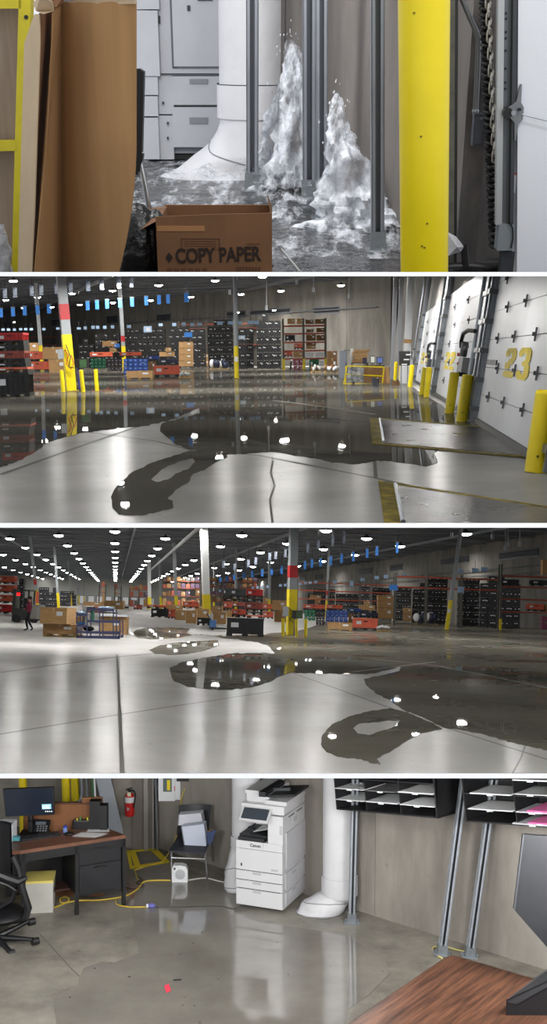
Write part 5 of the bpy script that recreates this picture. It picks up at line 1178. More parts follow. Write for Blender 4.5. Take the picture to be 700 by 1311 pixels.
# ---- white pipe with sleeve and flared wrap
WW = mat('white_pipe_wrap', (224, 224, 228), .55, var=.04, scale=4, bump=.4, bscale=7)
B = ST.fl(322, 225); Yp = B.y; r = (ST.at(370, 200, Yp).x-ST.at(282, 200, Yp).x)/2; cx = ST.at(326, 200, Yp).x-B.x
zt, zs, zb = ST.at(322, 108, Yp).z, ST.at(322, 150, Yp).z, ST.at(322, 200, Yp).z
t = thing('drain_pipe', 'thick white drain pipe with a sleeve, its wrapped foot flaring out into the water', 'pipe', B)
tl = vseg(B, ST.at(322, -60, Yp)); 
part('pipe', MB().cyl((cx, 0, zs-.05), (cx+.02, 0, 3), r, n=32), WW, t)
mb = MB(); mb.lathe([(r*1.0, zt+.002), (r*1.06, zt), (r*1.07, zs), (r*1.0, zs+.001)], 32, (cx, 0, 0)); part('sleeve', mb, WW, t, 'wider white sleeve')
part('seam', MB().lathe([(r*1.062, zt+.001), (r*1.066, zt+.003), (r*1.062, zt+.006)], 32, (cx, 0, 0)), SEAM, t)
def foot(u, v):
    a = 2*pi*u; k = v*v*(1.2-.2*v)
    rr = r*(.98+.32*k); x = cx+cos(a)*rr*(1+.34*k)-k*(.20); y = sin(a)*(rr*(1+.1*k) if sin(a) > 0 else r*(1+.10*k))-k*.01; z = zs*(1-v)
    n = noise.noise(Vector((cos(a)*2, sin(a)*2, v*4)))*.03*v
    return (x+cos(a)*n, y+sin(a)*n, z)
part('wrapped_foot', MB().quadgrid(foot, 36, 14), WW, t, 'crumpled white flaring wrap')
part('strap', MB().tube([Vector(foot(.5+.3*q/10, .4+.35*q/10))+Vector((-.004, -.004, 0)) for q in range(11)], .003, 5), WPD, t)
# second, dimmer pipe part behind the spray at the right
# ---- struts
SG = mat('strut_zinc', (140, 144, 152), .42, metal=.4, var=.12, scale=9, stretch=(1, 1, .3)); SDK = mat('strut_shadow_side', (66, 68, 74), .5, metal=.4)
def strut1(xa, xb, yb, label, ta=0, slot=True):
    B = ST.fl((xa+xb)/2, yb); w = ST.at(xb, yb, B.y).x-ST.at(xa, yb, B.y).x; T = ST.at((xa+xb)/2+ta, -60, B.y)
    t = thing('strut_channel', label, 'strut', B, 0, 'strut channels by the burst pipe', tilt=vseg(B, T)); h = w/2
    part('channel', MB().b2(-h, -h+w*.1, -h, h, 0, 3).b2(h-w*.1, h, -h, h, 0, 3).b2(-h, h, h-w*.1, h, 0, 3).b2(-h, -h+w*.3, -h, -h+w*.08, 0, 3).b2(h-w*.3, h, -h, -h+w*.08, 0, 3), SG, t)
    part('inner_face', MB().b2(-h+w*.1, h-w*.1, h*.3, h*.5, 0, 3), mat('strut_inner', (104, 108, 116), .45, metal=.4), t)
    part('foot_bracket', MB().b2(-h*1.25, h*1.25, -h*1.2, -h*1.02, 0, w*1.5).b2(-h*1.9, h*1.9, -h*2.4, h*1.5, 0, w*.12), GALV, t)
    for zz in (.55, 1.15): part('bolt', MB().cyl((0, -h*1.45, w*zz), (0, -h*1.2, w*zz), w*.16, n=6, smooth=False), GALV, t)
strut1(315.5, 330.5, 243, 'strut channel before the white pipe, leftmost of the four')
strut1(387.5, 404, 255, 'strut channel second from the left, close to its neighbour'); strut1(404.5, 418.5, 279, 'strut channel third from the left, with a lower foot than its close neighbour')
strut1(475, 491, 320, 'strut channel just left of the yellow bollard, nearest of the four')
# ---- bollard
B = ST.fl(543, 385); rr = (ST.at(574, 200, B.y).x-ST.at(511, 200, B.y).x)/2
t = thing('bollard', 'large smooth yellow bollard standing nearest in the burst pipe scene', 'bollard', B, tilt=vseg(B, ST.at(542.5, -60, B.y)))
YB = mat('bright_yellow_paint', (238, 214, 8), .35, var=.04, scale=5)
part('post', MB().cyl((0, 0, 0), (0, 0, 3), rr, n=40), YB, t); rnd = random.Random(4)
for x, y in ((549, 281), (541, 309), (544, 311), (548, 171), (549, 15)):
    q = ST.at(x, y, B.y)-B; f = max(-.9, min(.9, q.x/rr)); part('scuff_mark', MB().box((f*rr, -rr*math.sqrt(1-f*f)-.0005, q.z), (.006, .002, .005), rz=math.asin(f)), mat('scuff_b', (120, 108, 30), .8), t, 'small dark scuff')
# ---- right side: frame post, bent bar, switch box, coil, chain, track, roller, door
Yr1 = ST.fl(600, 345).y
def post_px(name, label, cat, x0t, x1t, x0b, x1b, yb, m, Y, d=.06, yt=-60, z0=None):
    B = ST.at((x0b+x1b)/2, yb, Y); w = ST.at(x1b, yb, Y).x-ST.at(x0b, yb, Y).x; T = ST.at((x0t+x1t)/2, yt, Y)
    t = thing(name, label, cat, B, tilt=vseg(B, T)); L = (T-B).length
    return t, w, L, B
t, w, L, B = post_px('door_frame_post', 'weathered grey steel post directly right of the yellow bollard', 'post', 572, 585, 571, 583, 352, None, Yr1)
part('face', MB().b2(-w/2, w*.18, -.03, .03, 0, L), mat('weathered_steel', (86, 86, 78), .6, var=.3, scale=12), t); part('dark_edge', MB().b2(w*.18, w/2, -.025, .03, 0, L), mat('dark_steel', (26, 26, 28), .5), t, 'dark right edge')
Yb = Yr1+.02
def tube_px(pts, rpx, Y, n=8): 
    P_ = [ST.at(x, y, Y) for x, y in pts]; rr_ = rpx*(ST.at(351, 200, Y).x-ST.at(350, 200, Y).x); return P_, rr_
P_, q = tube_px([(588, -40), (592, 0), (601, 22), (610, 42), (612.5, 50), (611, 95), (608.5, 143)], 3.6, Yb)
B = P_[0]; t = thing('bent_bar', 'bent grey steel bar ending in a bright tip above the small switch box', 'bar', B); part('bar', MB().tube([p-B for p in P_], q, 10), mat('bar_steel', (120, 122, 126), .4, metal=.5), t); part('tip', MB().sphere(P_[-1]-B, q*1.3, 10, 8), GALV, t, 'bright rounded tip')
t = thing('switch_box', 'small dark grey switch box on the wall under the bent bar', 'box', ST.at(613, 187, Yb)); B = ST.at(613, 187, Yb); part('housing', MB().b2(*rel(box_px(604.5, 621, 146, 187, Yb, .05), B)), mat('switch_grey', (70, 74, 84), .5), t)
part('cover', MB().b2(*rel(box_px(606.5, 619.5, 149, 184, Yb, .01, -.008), B)), mat('switch_grey', (70, 74, 84), .5), t); part('screw', MB().cyl((0, -.012, .09), (0, -.006, .09), .004, n=8), GALV, t)
solo('wall_panel', MB().b2(*rel(box_px(583, 640, -60, 336, Yb+.06, .02), ST.at(610, 336, Yb+.06))), mat('concrete_wall_d', (118, 112, 110), .85, rgb2=(76, 73, 73), scale=6, bump=.2, bscale=12, stretch=(1, 1, .4)), 'grey concrete pier face between the steel post and the door track', 'wall', ST.at(610, 336, Yb+.06))
Ycl = Yr1-.04; P_ = []
for i in range(41*10):
    f = i/409; x = 618.5+f*14; y = -40+f*358; c = ST.at(x, y, Ycl); k = (ST.at(351, 200, Ycl).x-ST.at(350, 200, Ycl).x)*5.6; a = 2*pi*f*46
    P_.append(c+Vector((cos(a)*k, sin(a)*k, 0)))
B = P_[0].copy(); solo('coiled_cable', MB().tube([p-B for p in P_], .0065, 5), BLKM, 'black coiled cable hanging behind the steel chain', 'cable', B)
Ych = Yr1-.09; top = ST.at(625, -40, Ych); t = thing('chain', 'bright steel chain hanging left of the door track', 'chain', top)
k1 = ST.at(351, 200, Ych).x-ST.at(350, 200, Ych).x
def link(c, flip, s):
    pts = []
    for i in range(17):
        a = 2*pi*i/16; lx, lz = cos(a)*2.9*s, sin(a)*3.2*s+(4.2*s if sin(a) > .01 else (-4.2*s if sin(a) < -.01 else 0))
        pts.append(Vector((lx*(.35 if flip else 1), lx*(.94 if flip else .1), lz))+c)
    return MB().tube(pts, 1.25*s, 5)
for i in range(21):
    y = -20+i*11; c = ST.at(624.5+max(0, y)*.042, y, Ych)-top; part('link', link(c, i % 2, k1), mat('chain_steel', (176, 172, 164), .35, metal=.7), t)
Yt = Yr1-.12
t, w, L, B = post_px('door_track', 'perforated galvanised door track at the left edge of the white door', 'door track', 641, 659, 636.5, 655, 286, None, Yt)
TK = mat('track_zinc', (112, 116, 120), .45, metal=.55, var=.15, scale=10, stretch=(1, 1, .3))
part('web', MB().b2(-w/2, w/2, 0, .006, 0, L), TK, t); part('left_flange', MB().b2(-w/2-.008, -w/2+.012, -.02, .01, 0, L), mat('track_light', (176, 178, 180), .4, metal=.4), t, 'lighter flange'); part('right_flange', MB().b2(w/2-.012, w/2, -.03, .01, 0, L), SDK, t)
for y in (16, 23, 40, 48, 64, 87, 105, 113): q = ST.at(645.5, y, Yt)-B; part('hole', MB().cyl((-.004, -.003, q.z), (-.004, .001, q.z), .0038, n=8), BLKM, t)
B = ST.at(648, 321, Yt-.02); t = thing('sensor_box', 'silver box with a thin black cable at the foot of the door track', 'box', B)
part('housing', MB().b2(*rel(box_px(636, 659, 287, 321, Yt-.02, .06), B)), mat('alu_box', (150, 156, 162), .35, metal=.5), t); P_, q = tube_px([(652, 283), (656, 292), (656.5, 305), (654, 318)], 1.1, Yt-.03); part('cable', MB().tube([p-B for p in P_], q, 6), BLKM, t)
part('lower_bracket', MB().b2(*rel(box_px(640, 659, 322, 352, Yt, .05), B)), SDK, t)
B = ST.at(656, 144, Yt-.03); t = thing('hinge_roller', 'star-shaped steel hinge with roller on the edge of the white door', 'hinge', B); k = ST.at(351, 200, B.y).x-ST.at(350, 200, B.y).x
mb = MB(); pts = [(-12, 2), (-2, 9), (3, 13), (6, 33), (8, 33), (9, 12), (13, 6), (13, -8), (8, -14), (7, -33), (5, -33), (3, -12), (-3, -6), (-12, -4)]
pp = MB().prism([(x*k, z*k) for x, z in pts], -.004, .008); pp.xf(Matrix.Rotation(pi/2, 4, 'X')); part('plate', pp, mat('hinge_zinc', (124, 126, 130), .4, metal=.5, var=.2, scale=14), t)
part('roller', MB().cyl((-7*k, -.02, 0), (-7*k, .02, 0), 6*k, n=16), BLKM, t); part('pin', MB().cyl((-1*k, -.03, 0), (-1*k, 0, 0), 3*k, n=12), GALV, t); part('bolt', MB().cyl((7*k, -.025, 4*k), (7*k, 0, 4*k), 2*k, n=6, smooth=False), BLKM, t)
part('cable', MB().tube([Vector((11*k, -.01, -2*k)), Vector((50*k, -.01, -11*k))], .8*k, 5), GALV, t)
B = ST.at(690, 352, Yt-.01); t = thing('dock_door', 'white insulated dock door filling the right edge of the burst pipe scene', 'door', B)
quadp([(663.5, -60), (790, -60), (790, 358), (661.5, 358)], Yt-.02, .05, mat('door_white_b', (226, 228, 236), .4, var=.02, scale=2), 'panel', t, B); quadp([(657.5, -60), (663, -60), (661, 358), (655.5, 358)], Yt, .04, mat('door_edge', (176, 178, 184), .45), 'edge_strip', t, B, 'grey edge strip')
part('notice', MB().b2(*rel(box_px(654.5, 661.5, 222, 247, Yt-.005, .004), B)), PAPER, t, 'small white notice with a red line'); part('red_line', MB().b2(*rel(box_px(654.8, 661.2, 222, 223.5, Yt-.008, .003), B)), RED, t)
# floor bits at the right foot
B = ST.fl(581, 350); t = thing('plastic_sheet', 'torn white plastic sheet on the floor right of the yellow bollard', 'sheet', B)
P_ = [ST.at(x, y, Yr1-.05)-B for x, y in ((571, 296), (584, 303), (594, 316), (590, 322), (573, 328))]; mb = MB(); c = sum(P_, Vector())/5+Vector((0, -.05, 0)); mb.add(P_+[c], [(i, (i+1) % 5, 5) for i in range(5)]+[((i+1) % 5, i, 5) for i in range(5)]); part('sheet', mb, WW, t)
P_, q = tube_px([(560, 343), (600, 341), (622, 343), (640, 342)], 6, Yr1-.03); B = P_[0]; t = thing('black_pipe', 'black pipe lying on the floor at the foot of the door track', 'pipe', B); part('pipe', MB().tube([p-B for p in P_], q, 10), BLKM, t); part('upright_stub', MB().cyl(ST.at(596, 340, Yr1-.04)-B, ST.at(594, 313, Yr1-.04)-B, q*.8, n=10), BLKM, t)
# ---- left: yellow frame with panel, folded cardboard, chair, bag, carton
Yf = 3.5
B = ST.at(30, 356, Yf); t = thing('framed_panel', 'yellow steel frame with a grey-brown panel at the left edge', 'frame', B, 0)
YF = mat('frame_yellow', (206, 190, 30), .5, var=.12, scale=8)
quadp([(25, -40), (41, -40), (25.5, 356), (14.5, 356)], Yf, .05, YF, 'upright', t, B); quadp([(-30, -2), (27, -2), (27, 11), (-30, 11)], Yf, .04, YF, 'crossbar', t, B); quadp([(-30, 181), (23.5, 180), (22.5, 193), (-30, 194.5)], Yf, .04, YF, 'crossbar', t, B)
quadp([(-30, -40), (28, -40), (22, 356), (-30, 356)], Yf+.06, .02, mat('panel_greige', (150, 132, 118), .8, var=.12, scale=6, stretch=(6, 1, .4)), 'infill_panel', t, B, 'grey-brown infill panel'); part('hole', MB().cyl(ST.at(33.5, 22, Yf)-B+Vector((0, -.003, 0)), ST.at(33.5, 22, Yf)-B, .006, n=8), BLKM, t)
B = ST.at(0, 356, 3.35); t = thing('plastic_bag', 'crumpled white plastic bag at the lower left corner', 'bag', B); mb = MB()
def bag(u, v): a = 2*pi*u; c = ST.at(-6, 356-68*v, 3.35)-B; rr_ = .045*(1-.5*v*v)*(1+.25*noise.noise(Vector((cos(a)*2.5, sin(a)*2.5, v*5)))); return c+Vector((cos(a)*rr_*1.1, sin(a)*rr_, 0))
part('film', mb.quadgrid(bag, 24, 14), mat('white_film', (206, 208, 214), .25, var=.25, scale=16, bump=.8, bscale=20), t)
# folded cardboard: upright facets of one bent sheet
CB = mat('corrugated_cardboard', (158, 120, 78), .9, var=.1, scale=3, stretch=(7, 1, .3)); CBL = mat('pale_cardboard_liner', (190, 168, 138), .85, var=.06, scale=5); CBD = mat('cardboard_inside', (118, 80, 50), .9, var=.1, scale=4, stretch=(6, 1, .4))
B = ST.at(100, 356, 3.1); t = thing('cardboard_sheet', 'tall folded brown cardboard sheet standing in front at the left', 'cardboard', B)
Yc1 = 3.1
def facet(pts, m, name='panel', lab=None):   # pts: (x, y, depth)
    P_ = [ST.at(x, y, Yc1+d)-B for x, y, d in pts]; n = len(P_); Q_ = [p+Vector((0.002, .006, 0)) for p in P_]
    mb = MB(); mb.add(P_+Q_, [tuple(range(n)), tuple(range(n, 2*n))]+[(i, (i+1) % n, n+(i+1) % n, n+i) for i in range(n)]); me = mb.mesh(name, m)
    bm = bmesh.new(); bm.from_mesh(me); bmesh.ops.recalc_face_normals(bm, faces=bm.faces); bm.to_mesh(me); bm.free(); part(name, me, None, t, lab)
facet([(44, 18, .06), (50, 18, .02), (50.5, 55, .02), (41, 356, .02), (22.5, 356, .12), (31, 55, .12)], CBL, 'edge_flap', 'pale narrow flap')
facet([(49.5, 17, .03), (67, 15, .22), (66.5, 55, .22), (62, 100, .22), (56, 200, .2), (43, 356, .12), (40, 356, .03), (50, 55, .03)], CBD, 'inner_fold', 'dark inner fold')
facet([(66.5, 16, .10), (70, 8, .08), (78.5, 3, .22), (79, 356, .22), (42.5, 356, .0), (52, 270, .02), (58, 190, .04), (63, 100, .06), (65.5, 55, .08)], CB, 'panel')
# the wide curved panel, hollow at the fold and bulging at the right edge
def wide(u, v):
    xr = 173.5-.0*v
    y = 2+(356-2)*v
    xr = 173.5 if y < 180 else 173.5-((y-180)/176)**2*24
    x = 78.5+(xr-78.5)*u; d = .22*(1-u)**1.0-.05*sin(pi*u)*(1-.6*abs(2*v-1))+.03*u*u
    return ST.at(x, y, Yc1+d)-B
mb = MB(); mb.quadgrid(wide, 18, 24); n0 = len(mb.v); mb2 = MB(); mb2.quadgrid(lambda u, v: wide(u, v)+Vector((.002, .008, 0)), 18, 24); mb.merge(mb2)
ring = [i for i in range(19)]+[19*j+18 for j in range(1, 25)]+[19*24+i for i in range(17, -1, -1)]+[19*j for j in range(23, 0, -1)]
mb.add([mb.v[i] for i in ring]+[mb.v[i+n0] for i in ring], [(i, (i+1) % len(ring), len(ring)+(i+1) % len(ring), len(ring)+i) for i in range(len(ring))])
part('wide_panel', mb, CB, t, 'wide curved main panel')
facet([(78.5, 3, .215), (120, -3, .1), (172, 0, .02), (173, 5, .02), (125, 6, .1)], CBL, 'torn_edge', 'pale torn top edge')
facet([(42, 4, .1), (52, -6, .0), (66, 2, .02), (68, 14, .05), (55, 18, .0), (46, 14, .04)], CBL, 'crumpled_corner', 'crumpled pale corner'); facet([(58, -12, .12), (84, -10, .2), (80, 4, .2), (70, 9, .1), (62, 4, .1)], CBD, 'crumpled_corner', 'crumpled dark corner')
# chair: black back and chrome leg
Yq = 4.05; B = ST.at(190, 356, Yq); t = thing('office_chair', 'chair with black back edge and straight chrome leg behind the cardboard', 'chair', B)
quadp([(150, 90), (178, 88), (184, 92), (181.5, 196), (177, 201), (150, 200)], Yq, .05, BLKM, 'backrest', t, B); P_, q = tube_px([(178, 200), (186, 240), (205.5, 356)], 3.6, Yq); part('leg', MB().tube([p-B for p in P_], q, 10), mat('chrome', (214, 216, 220), .15, metal=.95), t, 'chrome leg')
quadp([(166, 199), (183, 198), (182, 207), (176, 224), (171, 223), (170, 206)], Yq-.01, .05, BLKM, 'joint', t, B)
B = ST.fl(178, 352); t = thing('black_bag', 'black glossy bag heap on the floor between the cardboard and the carton', 'bag', B); mb = MB(); c = ST.at(178, 320, B.y)-B
mb.sphere(c, 1, 16, 10, (.085, .1, .16)); mb.sphere(c+Vector((.06, .0, .02)), 1, 12, 8, (.05, .08, .12)); part('bag', mb, mat('black_film', (14, 14, 16), .25, bump=.8, bscale=20), t)
c = ST.at(171, 268, B.y)-B; part('white_cap', MB().sphere(c, .026, 14, 8, (1, 1, .6)), PAPER, t, 'white domed cap')
# carton with print
Yx = ST.fl(275, 362).y; B = ST.at(273, 362, Yx); B.z = 0; t = thing('paper_carton', 'open brown carton printed COPY PAPER standing on the wet floor', 'box', B, 0)
KB = mat('carton_kraft', (122, 86, 58), .85, var=.12, scale=6); KD = mat('carton_print', (40, 28, 24), .8)
a, b = ST.at(200, 300, Yx)-B, ST.at(348, 300, Yx)-B; zt = (ST.at(273, 280, Yx)-B).z; dd = .34
part('front_panel', MB().b2(a.x, b.x, 0, .008, 0, zt), KB, t)
def sl(x, yy): return ST.at(x, yy, Yx)-B
for s in (a.x, b.x-.008): part('side_panel', MB().b2(s, s+.008, .008, dd, 0, zt-.01), KB, t)
part('back_panel', MB().b2(a.x, b.x, dd, dd+.008, 0, zt-.005), KB, t); part('bottom', MB().b2(a.x+.01, b.x-.01, .01, dd, .005, .012), KB, t)
mb = MB(); P_ = [Vector((a.x, .0, zt)), Vector((b.x, .0, zt)), Vector((b.x, 0, zt+.018)), Vector((a.x+(b.x-a.x)*.5, 0, zt+.014)), Vector((a.x, 0, zt+.006))]
part('front_flap_edge', mb.add(P_+[p+Vector((0, .006, 0)) for p in P_], [(0, 1, 2, 3, 4), (9, 8, 7, 6, 5), (0, 5, 6, 1), (1, 6, 7, 2), (2, 7, 8, 3), (3, 8, 9, 4), (4, 9, 5, 0)]), KB, t)
part('side_flap', MB().add([(b.x, .01, zt-.01), (b.x, dd, zt-.01), (b.x-.02, dd, zt+.04), (b.x-.01, .1, zt+.03)], [(0, 1, 2, 3), (3, 2, 1, 0)]), KB, t)
part('side_flap', MB().add([(a.x, .01, zt-.01), (a.x, dd, zt-.01), (a.x-.09, dd, zt-.02), (a.x-.07, .05, zt-.05)], [(0, 1, 2, 3), (3, 2, 1, 0)]), KB, t)
me = text_mesh('COPY PAPER', 1, .002, .02); xs = [v.co.x for v in me.vertices]; zs = [v.co.z for v in me.vertices]; A0, A1 = sl(225, 327), sl(334, 325); hz = sl(280, 317).z-sl(280, 336).z
me.transform(Matrix.Translation(((A0.x+A1.x)/2, -.0015, (A0.z+A1.z)/2)) @ Matrix.Rotation(-.03, 4, 'Y') @ Matrix.Diagonal(((A1.x-A0.x)/(max(xs)-min(xs)), 1, hz/(max(zs)-min(zs)), 1)) @ Matrix.Translation((-(max(xs)+min(xs))/2, 0, -(max(zs)+min(zs))/2))); me.materials.append(KD)
part('printed_words', me, None, t, 'black printed words COPY PAPER')
c = sl(216.5, 329.5); k = (sl(351, 300)-sl(350, 300)).x; pp = MB().prism([(-4.5*k, 0), (0, -6.5*k), (4.5*k, 0), (0, 6.5*k)], 0, .002); pp.xf(Matrix.Translation(c+Vector((0, -.001, 0))) @ Matrix.Rotation(pi/2, 4, 'X')); part('printed_diamond', pp, KD, t, 'black printed diamond')
FD = mat('faded_print', (96, 62, 42), .85)
mb = MB()
for (x0, x1, y0, y1) in ((232, 281, 305, 306.2), (232, 281, 318.5, 319.7), (232, 233.2, 305, 319.5), (280, 281.2, 305, 319.5), (236, 277, 308.5, 309.3), (236, 277, 311.5, 312.3), (236, 277, 314.5, 315.3), (315, 333, 311.5, 313)): q0, q1 = sl(x0, y1), sl(x1, y0); mb.b2(q0.x, q1.x, -.0015, 0, q0.z, q1.z)
for i, x in enumerate(range(214, 262, 9)): q0, q1 = sl(x, 349), sl(x+6, 343.5); mb.b2(q0.x, q1.x, -.0015, 0, q0.z, q1.z)
for i, x in enumerate(range(302, 334, 4)): q0, q1 = sl(x, 347), sl(x+3, 341.5); mb.b2(q0.x, q1.x, -.0015, 0, q0.z, q1.z)
part('faded_print', mb, FD, t, 'faded small print and frame')
q0, q1 = sl(201, 296), sl(262, 289); part('tape', MB().b2(q0.x, q1.x, -.002, 0, q0.z, q1.z), mat('brown_tape', (170, 124, 84), .3), t, 'torn glossy tape')
P_, q = tube_px([(360, 319), (383, 347)], 1.6, ST.fl(372, 350).y); solo('thin_rod', MB().tube([p-P_[0] for p in P_], q, 8), PAPER, 'short thin white rod sticking up right of the carton', 'rod', P_[0])
# ---- the bursting water
def spray_mat():
    m = mat('white_water', (232, 236, 244), .35, var=.06, scale=9, bump=1.2, bscale=16)
    nt = m.node_tree; N = nt.nodes; L = nt.links; b = N['Principled BSDF']
    tc = N.new('ShaderNodeTexCoord'); mp = N.new('ShaderNodeMapping'); mp.inputs['Scale'].default_value = (1, 1, .45); nz = N.new('ShaderNodeTexNoise'); nz.inputs['Scale'].default_value = 13; nz.inputs['Detail'].default_value = 6
    L.new(tc.outputs['Object'], mp.inputs[0]); L.new(mp.outputs[0], nz.inputs['Vector']); rp = N.new('ShaderNodeValToRGB'); rp.color_ramp.elements[0].position = .42; rp.color_ramp.elements[0].color = (.05, .05, .05, 1); rp.color_ramp.elements[1].position = .62
    L.new(nz.outputs[0], rp.inputs[0]); L.new(rp.outputs[0], b.inputs['Alpha']); return m
SP = spray_mat()
def jet(base, path, label, name='water_jet', seed=0):
    """a ragged upright body of thrown water: path holds (x, y, half width px) from foot to tip"""
    B = ST.fl(*base); t = thing(name, label, 'water', B)
    k = ST.at(351, 200, B.y).x-ST.at(350, 200, B.y).x; P_ = [(ST.at(x, y, B.y)-B, w_*k) for x, y, w_ in path]; n = len(P_)-1
    def f(u, v):
        g = min(n-1e-6, v*n); i = int(g); a = g-i; c = P_[i][0].lerp(P_[i+1][0], a); w_ = P_[i][1]*(1-a)+P_[i+1][1]*a; an = 2*pi*u
        nn = 1+.65*noise.noise(Vector((cos(an)*1.6+seed, sin(an)*1.6, v*9)))+.35*noise.noise(Vector((cos(an)*4, sin(an)*4+seed, v*22)))
        return c+Vector((cos(an)*w_*nn, sin(an)*w_*.7*nn, .012*noise.noise(Vector((u*9, v*9, seed)))))
    part('water_body', MB().quadgrid(f, 40, 60), SP, t, 'white ragged water'); part('inner_water', MB().quadgrid(lambda u, v: (lambda p: Vector((p.x*.82+P_[0][0].x*.0, p.y*.5, p.z*.97)))(f(u+.3, v)), 30, 40), SP, t)
    mb = MB(); r_ = random.Random(seed)
    for i in range(70):
        j = r_.randrange(n+1); c, w_ = P_[j]; mb.sphere(c+Vector((r_.gauss(0, w_*1.0), r_.gauss(0, w_*.5), r_.gauss(.02, .03))), r_.uniform(.0015, .0045), 5, 4, (1, 1, 1.6))
    part('droplets', mb, SP, t, kind='stuff')
jet((378, 246), [(370, 238, 30), (374, 195, 22), (378, 150, 18), (376, 115, 15), (377, 85, 12), (373, 62, 8), (370, 50, 2)], 'tall white water jet rising between the pipe and the second strut', seed=1)
jet((455, 292), [(462, 290, 58), (457, 262, 44), (446, 230, 31), (437, 195, 20), (430, 165, 12), (429, 140, 8), (431, 120, 2)], 'wide white water jet fanning up right of the close pair of struts', seed=5)
jet((350, 236), [(345, 232, 30), (350, 205, 24), (356, 180, 20), (352, 150, 12), (358, 120, 5), (358, 108, 1)], 'dim low water jet right against the white pipe', seed=9)
def foam_mat():
    m = mat('floor_foam', (226, 230, 238), .5, var=.1, scale=8, bump=1.0, bscale=14); nt = m.node_tree; N = nt.nodes; L = nt.links; b = N['Principled BSDF']
    tc = N.new('ShaderNodeTexCoord'); mp = N.new('ShaderNodeMapping'); mp.inputs['Scale'].default_value = (1, .35, 1); nz = N.new('ShaderNodeTexNoise'); nz.inputs['Scale'].default_value = 9; nz.inputs['Detail'].default_value = 8; nz.inputs['Roughness'].default_value = .7
    L.new(tc.outputs['Object'], mp.inputs[0]); L.new(mp.outputs[0], nz.inputs['Vector']); at = N.new('ShaderNodeAttribute'); at.attribute_name = 'density'
    ad = N.new('ShaderNodeMath'); ad.operation = 'ADD'; L.new(nz.outputs[0], ad.inputs[0]); L.new(at.outputs['Fac'], ad.inputs[1])
    rp = N.new('ShaderNodeValToRGB'); rp.color_ramp.elements[0].position = .5; rp.color_ramp.elements[0].color = (0, 0, 0, 1); rp.color_ramp.elements[1].position = .72; L.new(ad.outputs[0], rp.inputs[0]); L.new(rp.outputs[0], b.inputs['Alpha']); return m
spots = [(372, 240, 60, 1.0, .07), (300, 232, 70, 1.0, .05), (240, 228, 60, .9, .02), (450, 285, 42, 1.0, .10), (410, 268, 40, 1.0, .07), (345, 258, 50, .9, .03), (495, 300, 26, .9, .07), (520, 318, 20, .5, .02), (205, 228, 60, 1.0, .015), (190, 248, 50, .8, .01), (330, 252, 60, .9, .03), (400, 300, 50, .45, .02), (270, 250, 60, .8, .015)]
SPF = [(ST.fl(x, y), w_/210, s, h) for x, y, w_, s, h in spots]
A_ = ST.fl(345, 262); X0, X1, Y0, Y1 = ST.fl(120, 330).x*1.6, ST.fl(560, 330).x, ST.fl(300, 335).y, ST.fl(300, 196).y
dens = []
def foam(u, v):
    x = X0+(X1-X0)*u; y = Y0+(Y1-Y0)*v; d = 0; h = 0
    for c, w_, s, hh in SPF:
        e = math.exp(-(((x-c.x)/w_)**2+((y-c.y)/(w_*1.9))**2)); d += s*e*.55; h += hh*e
    dens.append(min(.55, d)-.10); n = noise.noise(Vector((x*9, y*5, 0)))*.6+noise.noise(Vector((x*24, y*14, 3)))*.4
    return Vector((x, y, .010+max(0, h*(.7+1.0*n))+.008*max(0, n)))
mb = MB().quadgrid(foam, 150, 130); me = mb.mesh('foam', foam_mat()); at_ = me.attributes.new('density', 'FLOAT', 'POINT'); at_.data.foreach_set('value', dens)
solo('foam', me, None, 'white churning foam spreading over the wet floor around the struts', 'foam', kind='stuff')
# ripples: raised crests on the water towards the eye
def crest(u, v):
    p = ST.fl(160+430*u, 352-95*v); n = noise.noise(Vector((p.x*9, p.y*5, 1)))*.5+noise.noise(Vector((p.x*22, p.y*12, 4)))*.5
    return Vector((p.x, p.y, .002+.009*n))
solo('water_surface', MB().quadgrid(crest, 160, 60), floor_mat('dark_rippled_water', (70, 70, 72), (22, 22, 24), .42, .1, scale=9, bump=.8, bscale=18), 'dark rippled water flowing over the floor toward the eye', 'water', kind='stuff')
cut_stage(S1)
# ================================================================== ROOM 4: office corner with copier, desk and mail sorters on the wet floor
ST = S4
def z4b(Y): return ST.at(350, 999, Y).z
for x, Y, pw, tx in ((-2.4, 7.2, 95, -1.6), (0, 6.6, 110, 0), (2.2, 6.8, 120, 1.6)): added_light((x, Y, z4b(Y)-.05), pw, size=.8, tgt=(tx, Y+4.5, .2))  # unseen lights added under the board to brighten the office
for x, Y in ((-1.6, 9.4), (.6, 9.4)): added_light((x, Y, z4b(Y)+.0), 22, size=.6)  # two more added lights farther back in the office
FL4 = floor_mat('damp_office_concrete', (146, 141, 131), (106, 102, 95), .12, .14, scale=1.6, speck=((70, 68, 64), 22), rvar=.15)
WET4 = floor_mat('water_film_office', (136, 131, 123), (112, 108, 102), .27, .055, scale=1.2, speck=((62, 60, 56), 18), bump=.02, bscale=.7)
struct('floor', MB().b2(-7, 7, 5.5, 40, -.2, 0), FL4); fl4 = ST.objs[-1]
part('joint', floor_line([(50, 1195), (92, 1241), (160, 1305)], .012, JOINT, z=.001), JOINT, fl4)
puddle([(178, 1100), (168, 1120), (168, 1165), (178, 1220), (147, 1232), (130, 1231), (106, 1240), (98, 1262), (67, 1278), (72, 1306), (74, 1335), (440, 1335), (446, 1292), (470, 1275), (500, 1245), (490, 1225), (440, 1196), (400, 1190), (330, 1180), (300, 1168), (285, 1130), (215, 1103)],
       label='clear sheet of water across the office floor before the copier', z=.003, m=WET4, jit=.5)
CW4 = mat('concrete_wall_e', (150, 144, 136), .9, rgb2=(116, 111, 104), scale=1.5, bump=.25, bscale=9, stretch=(1, 1, .3))
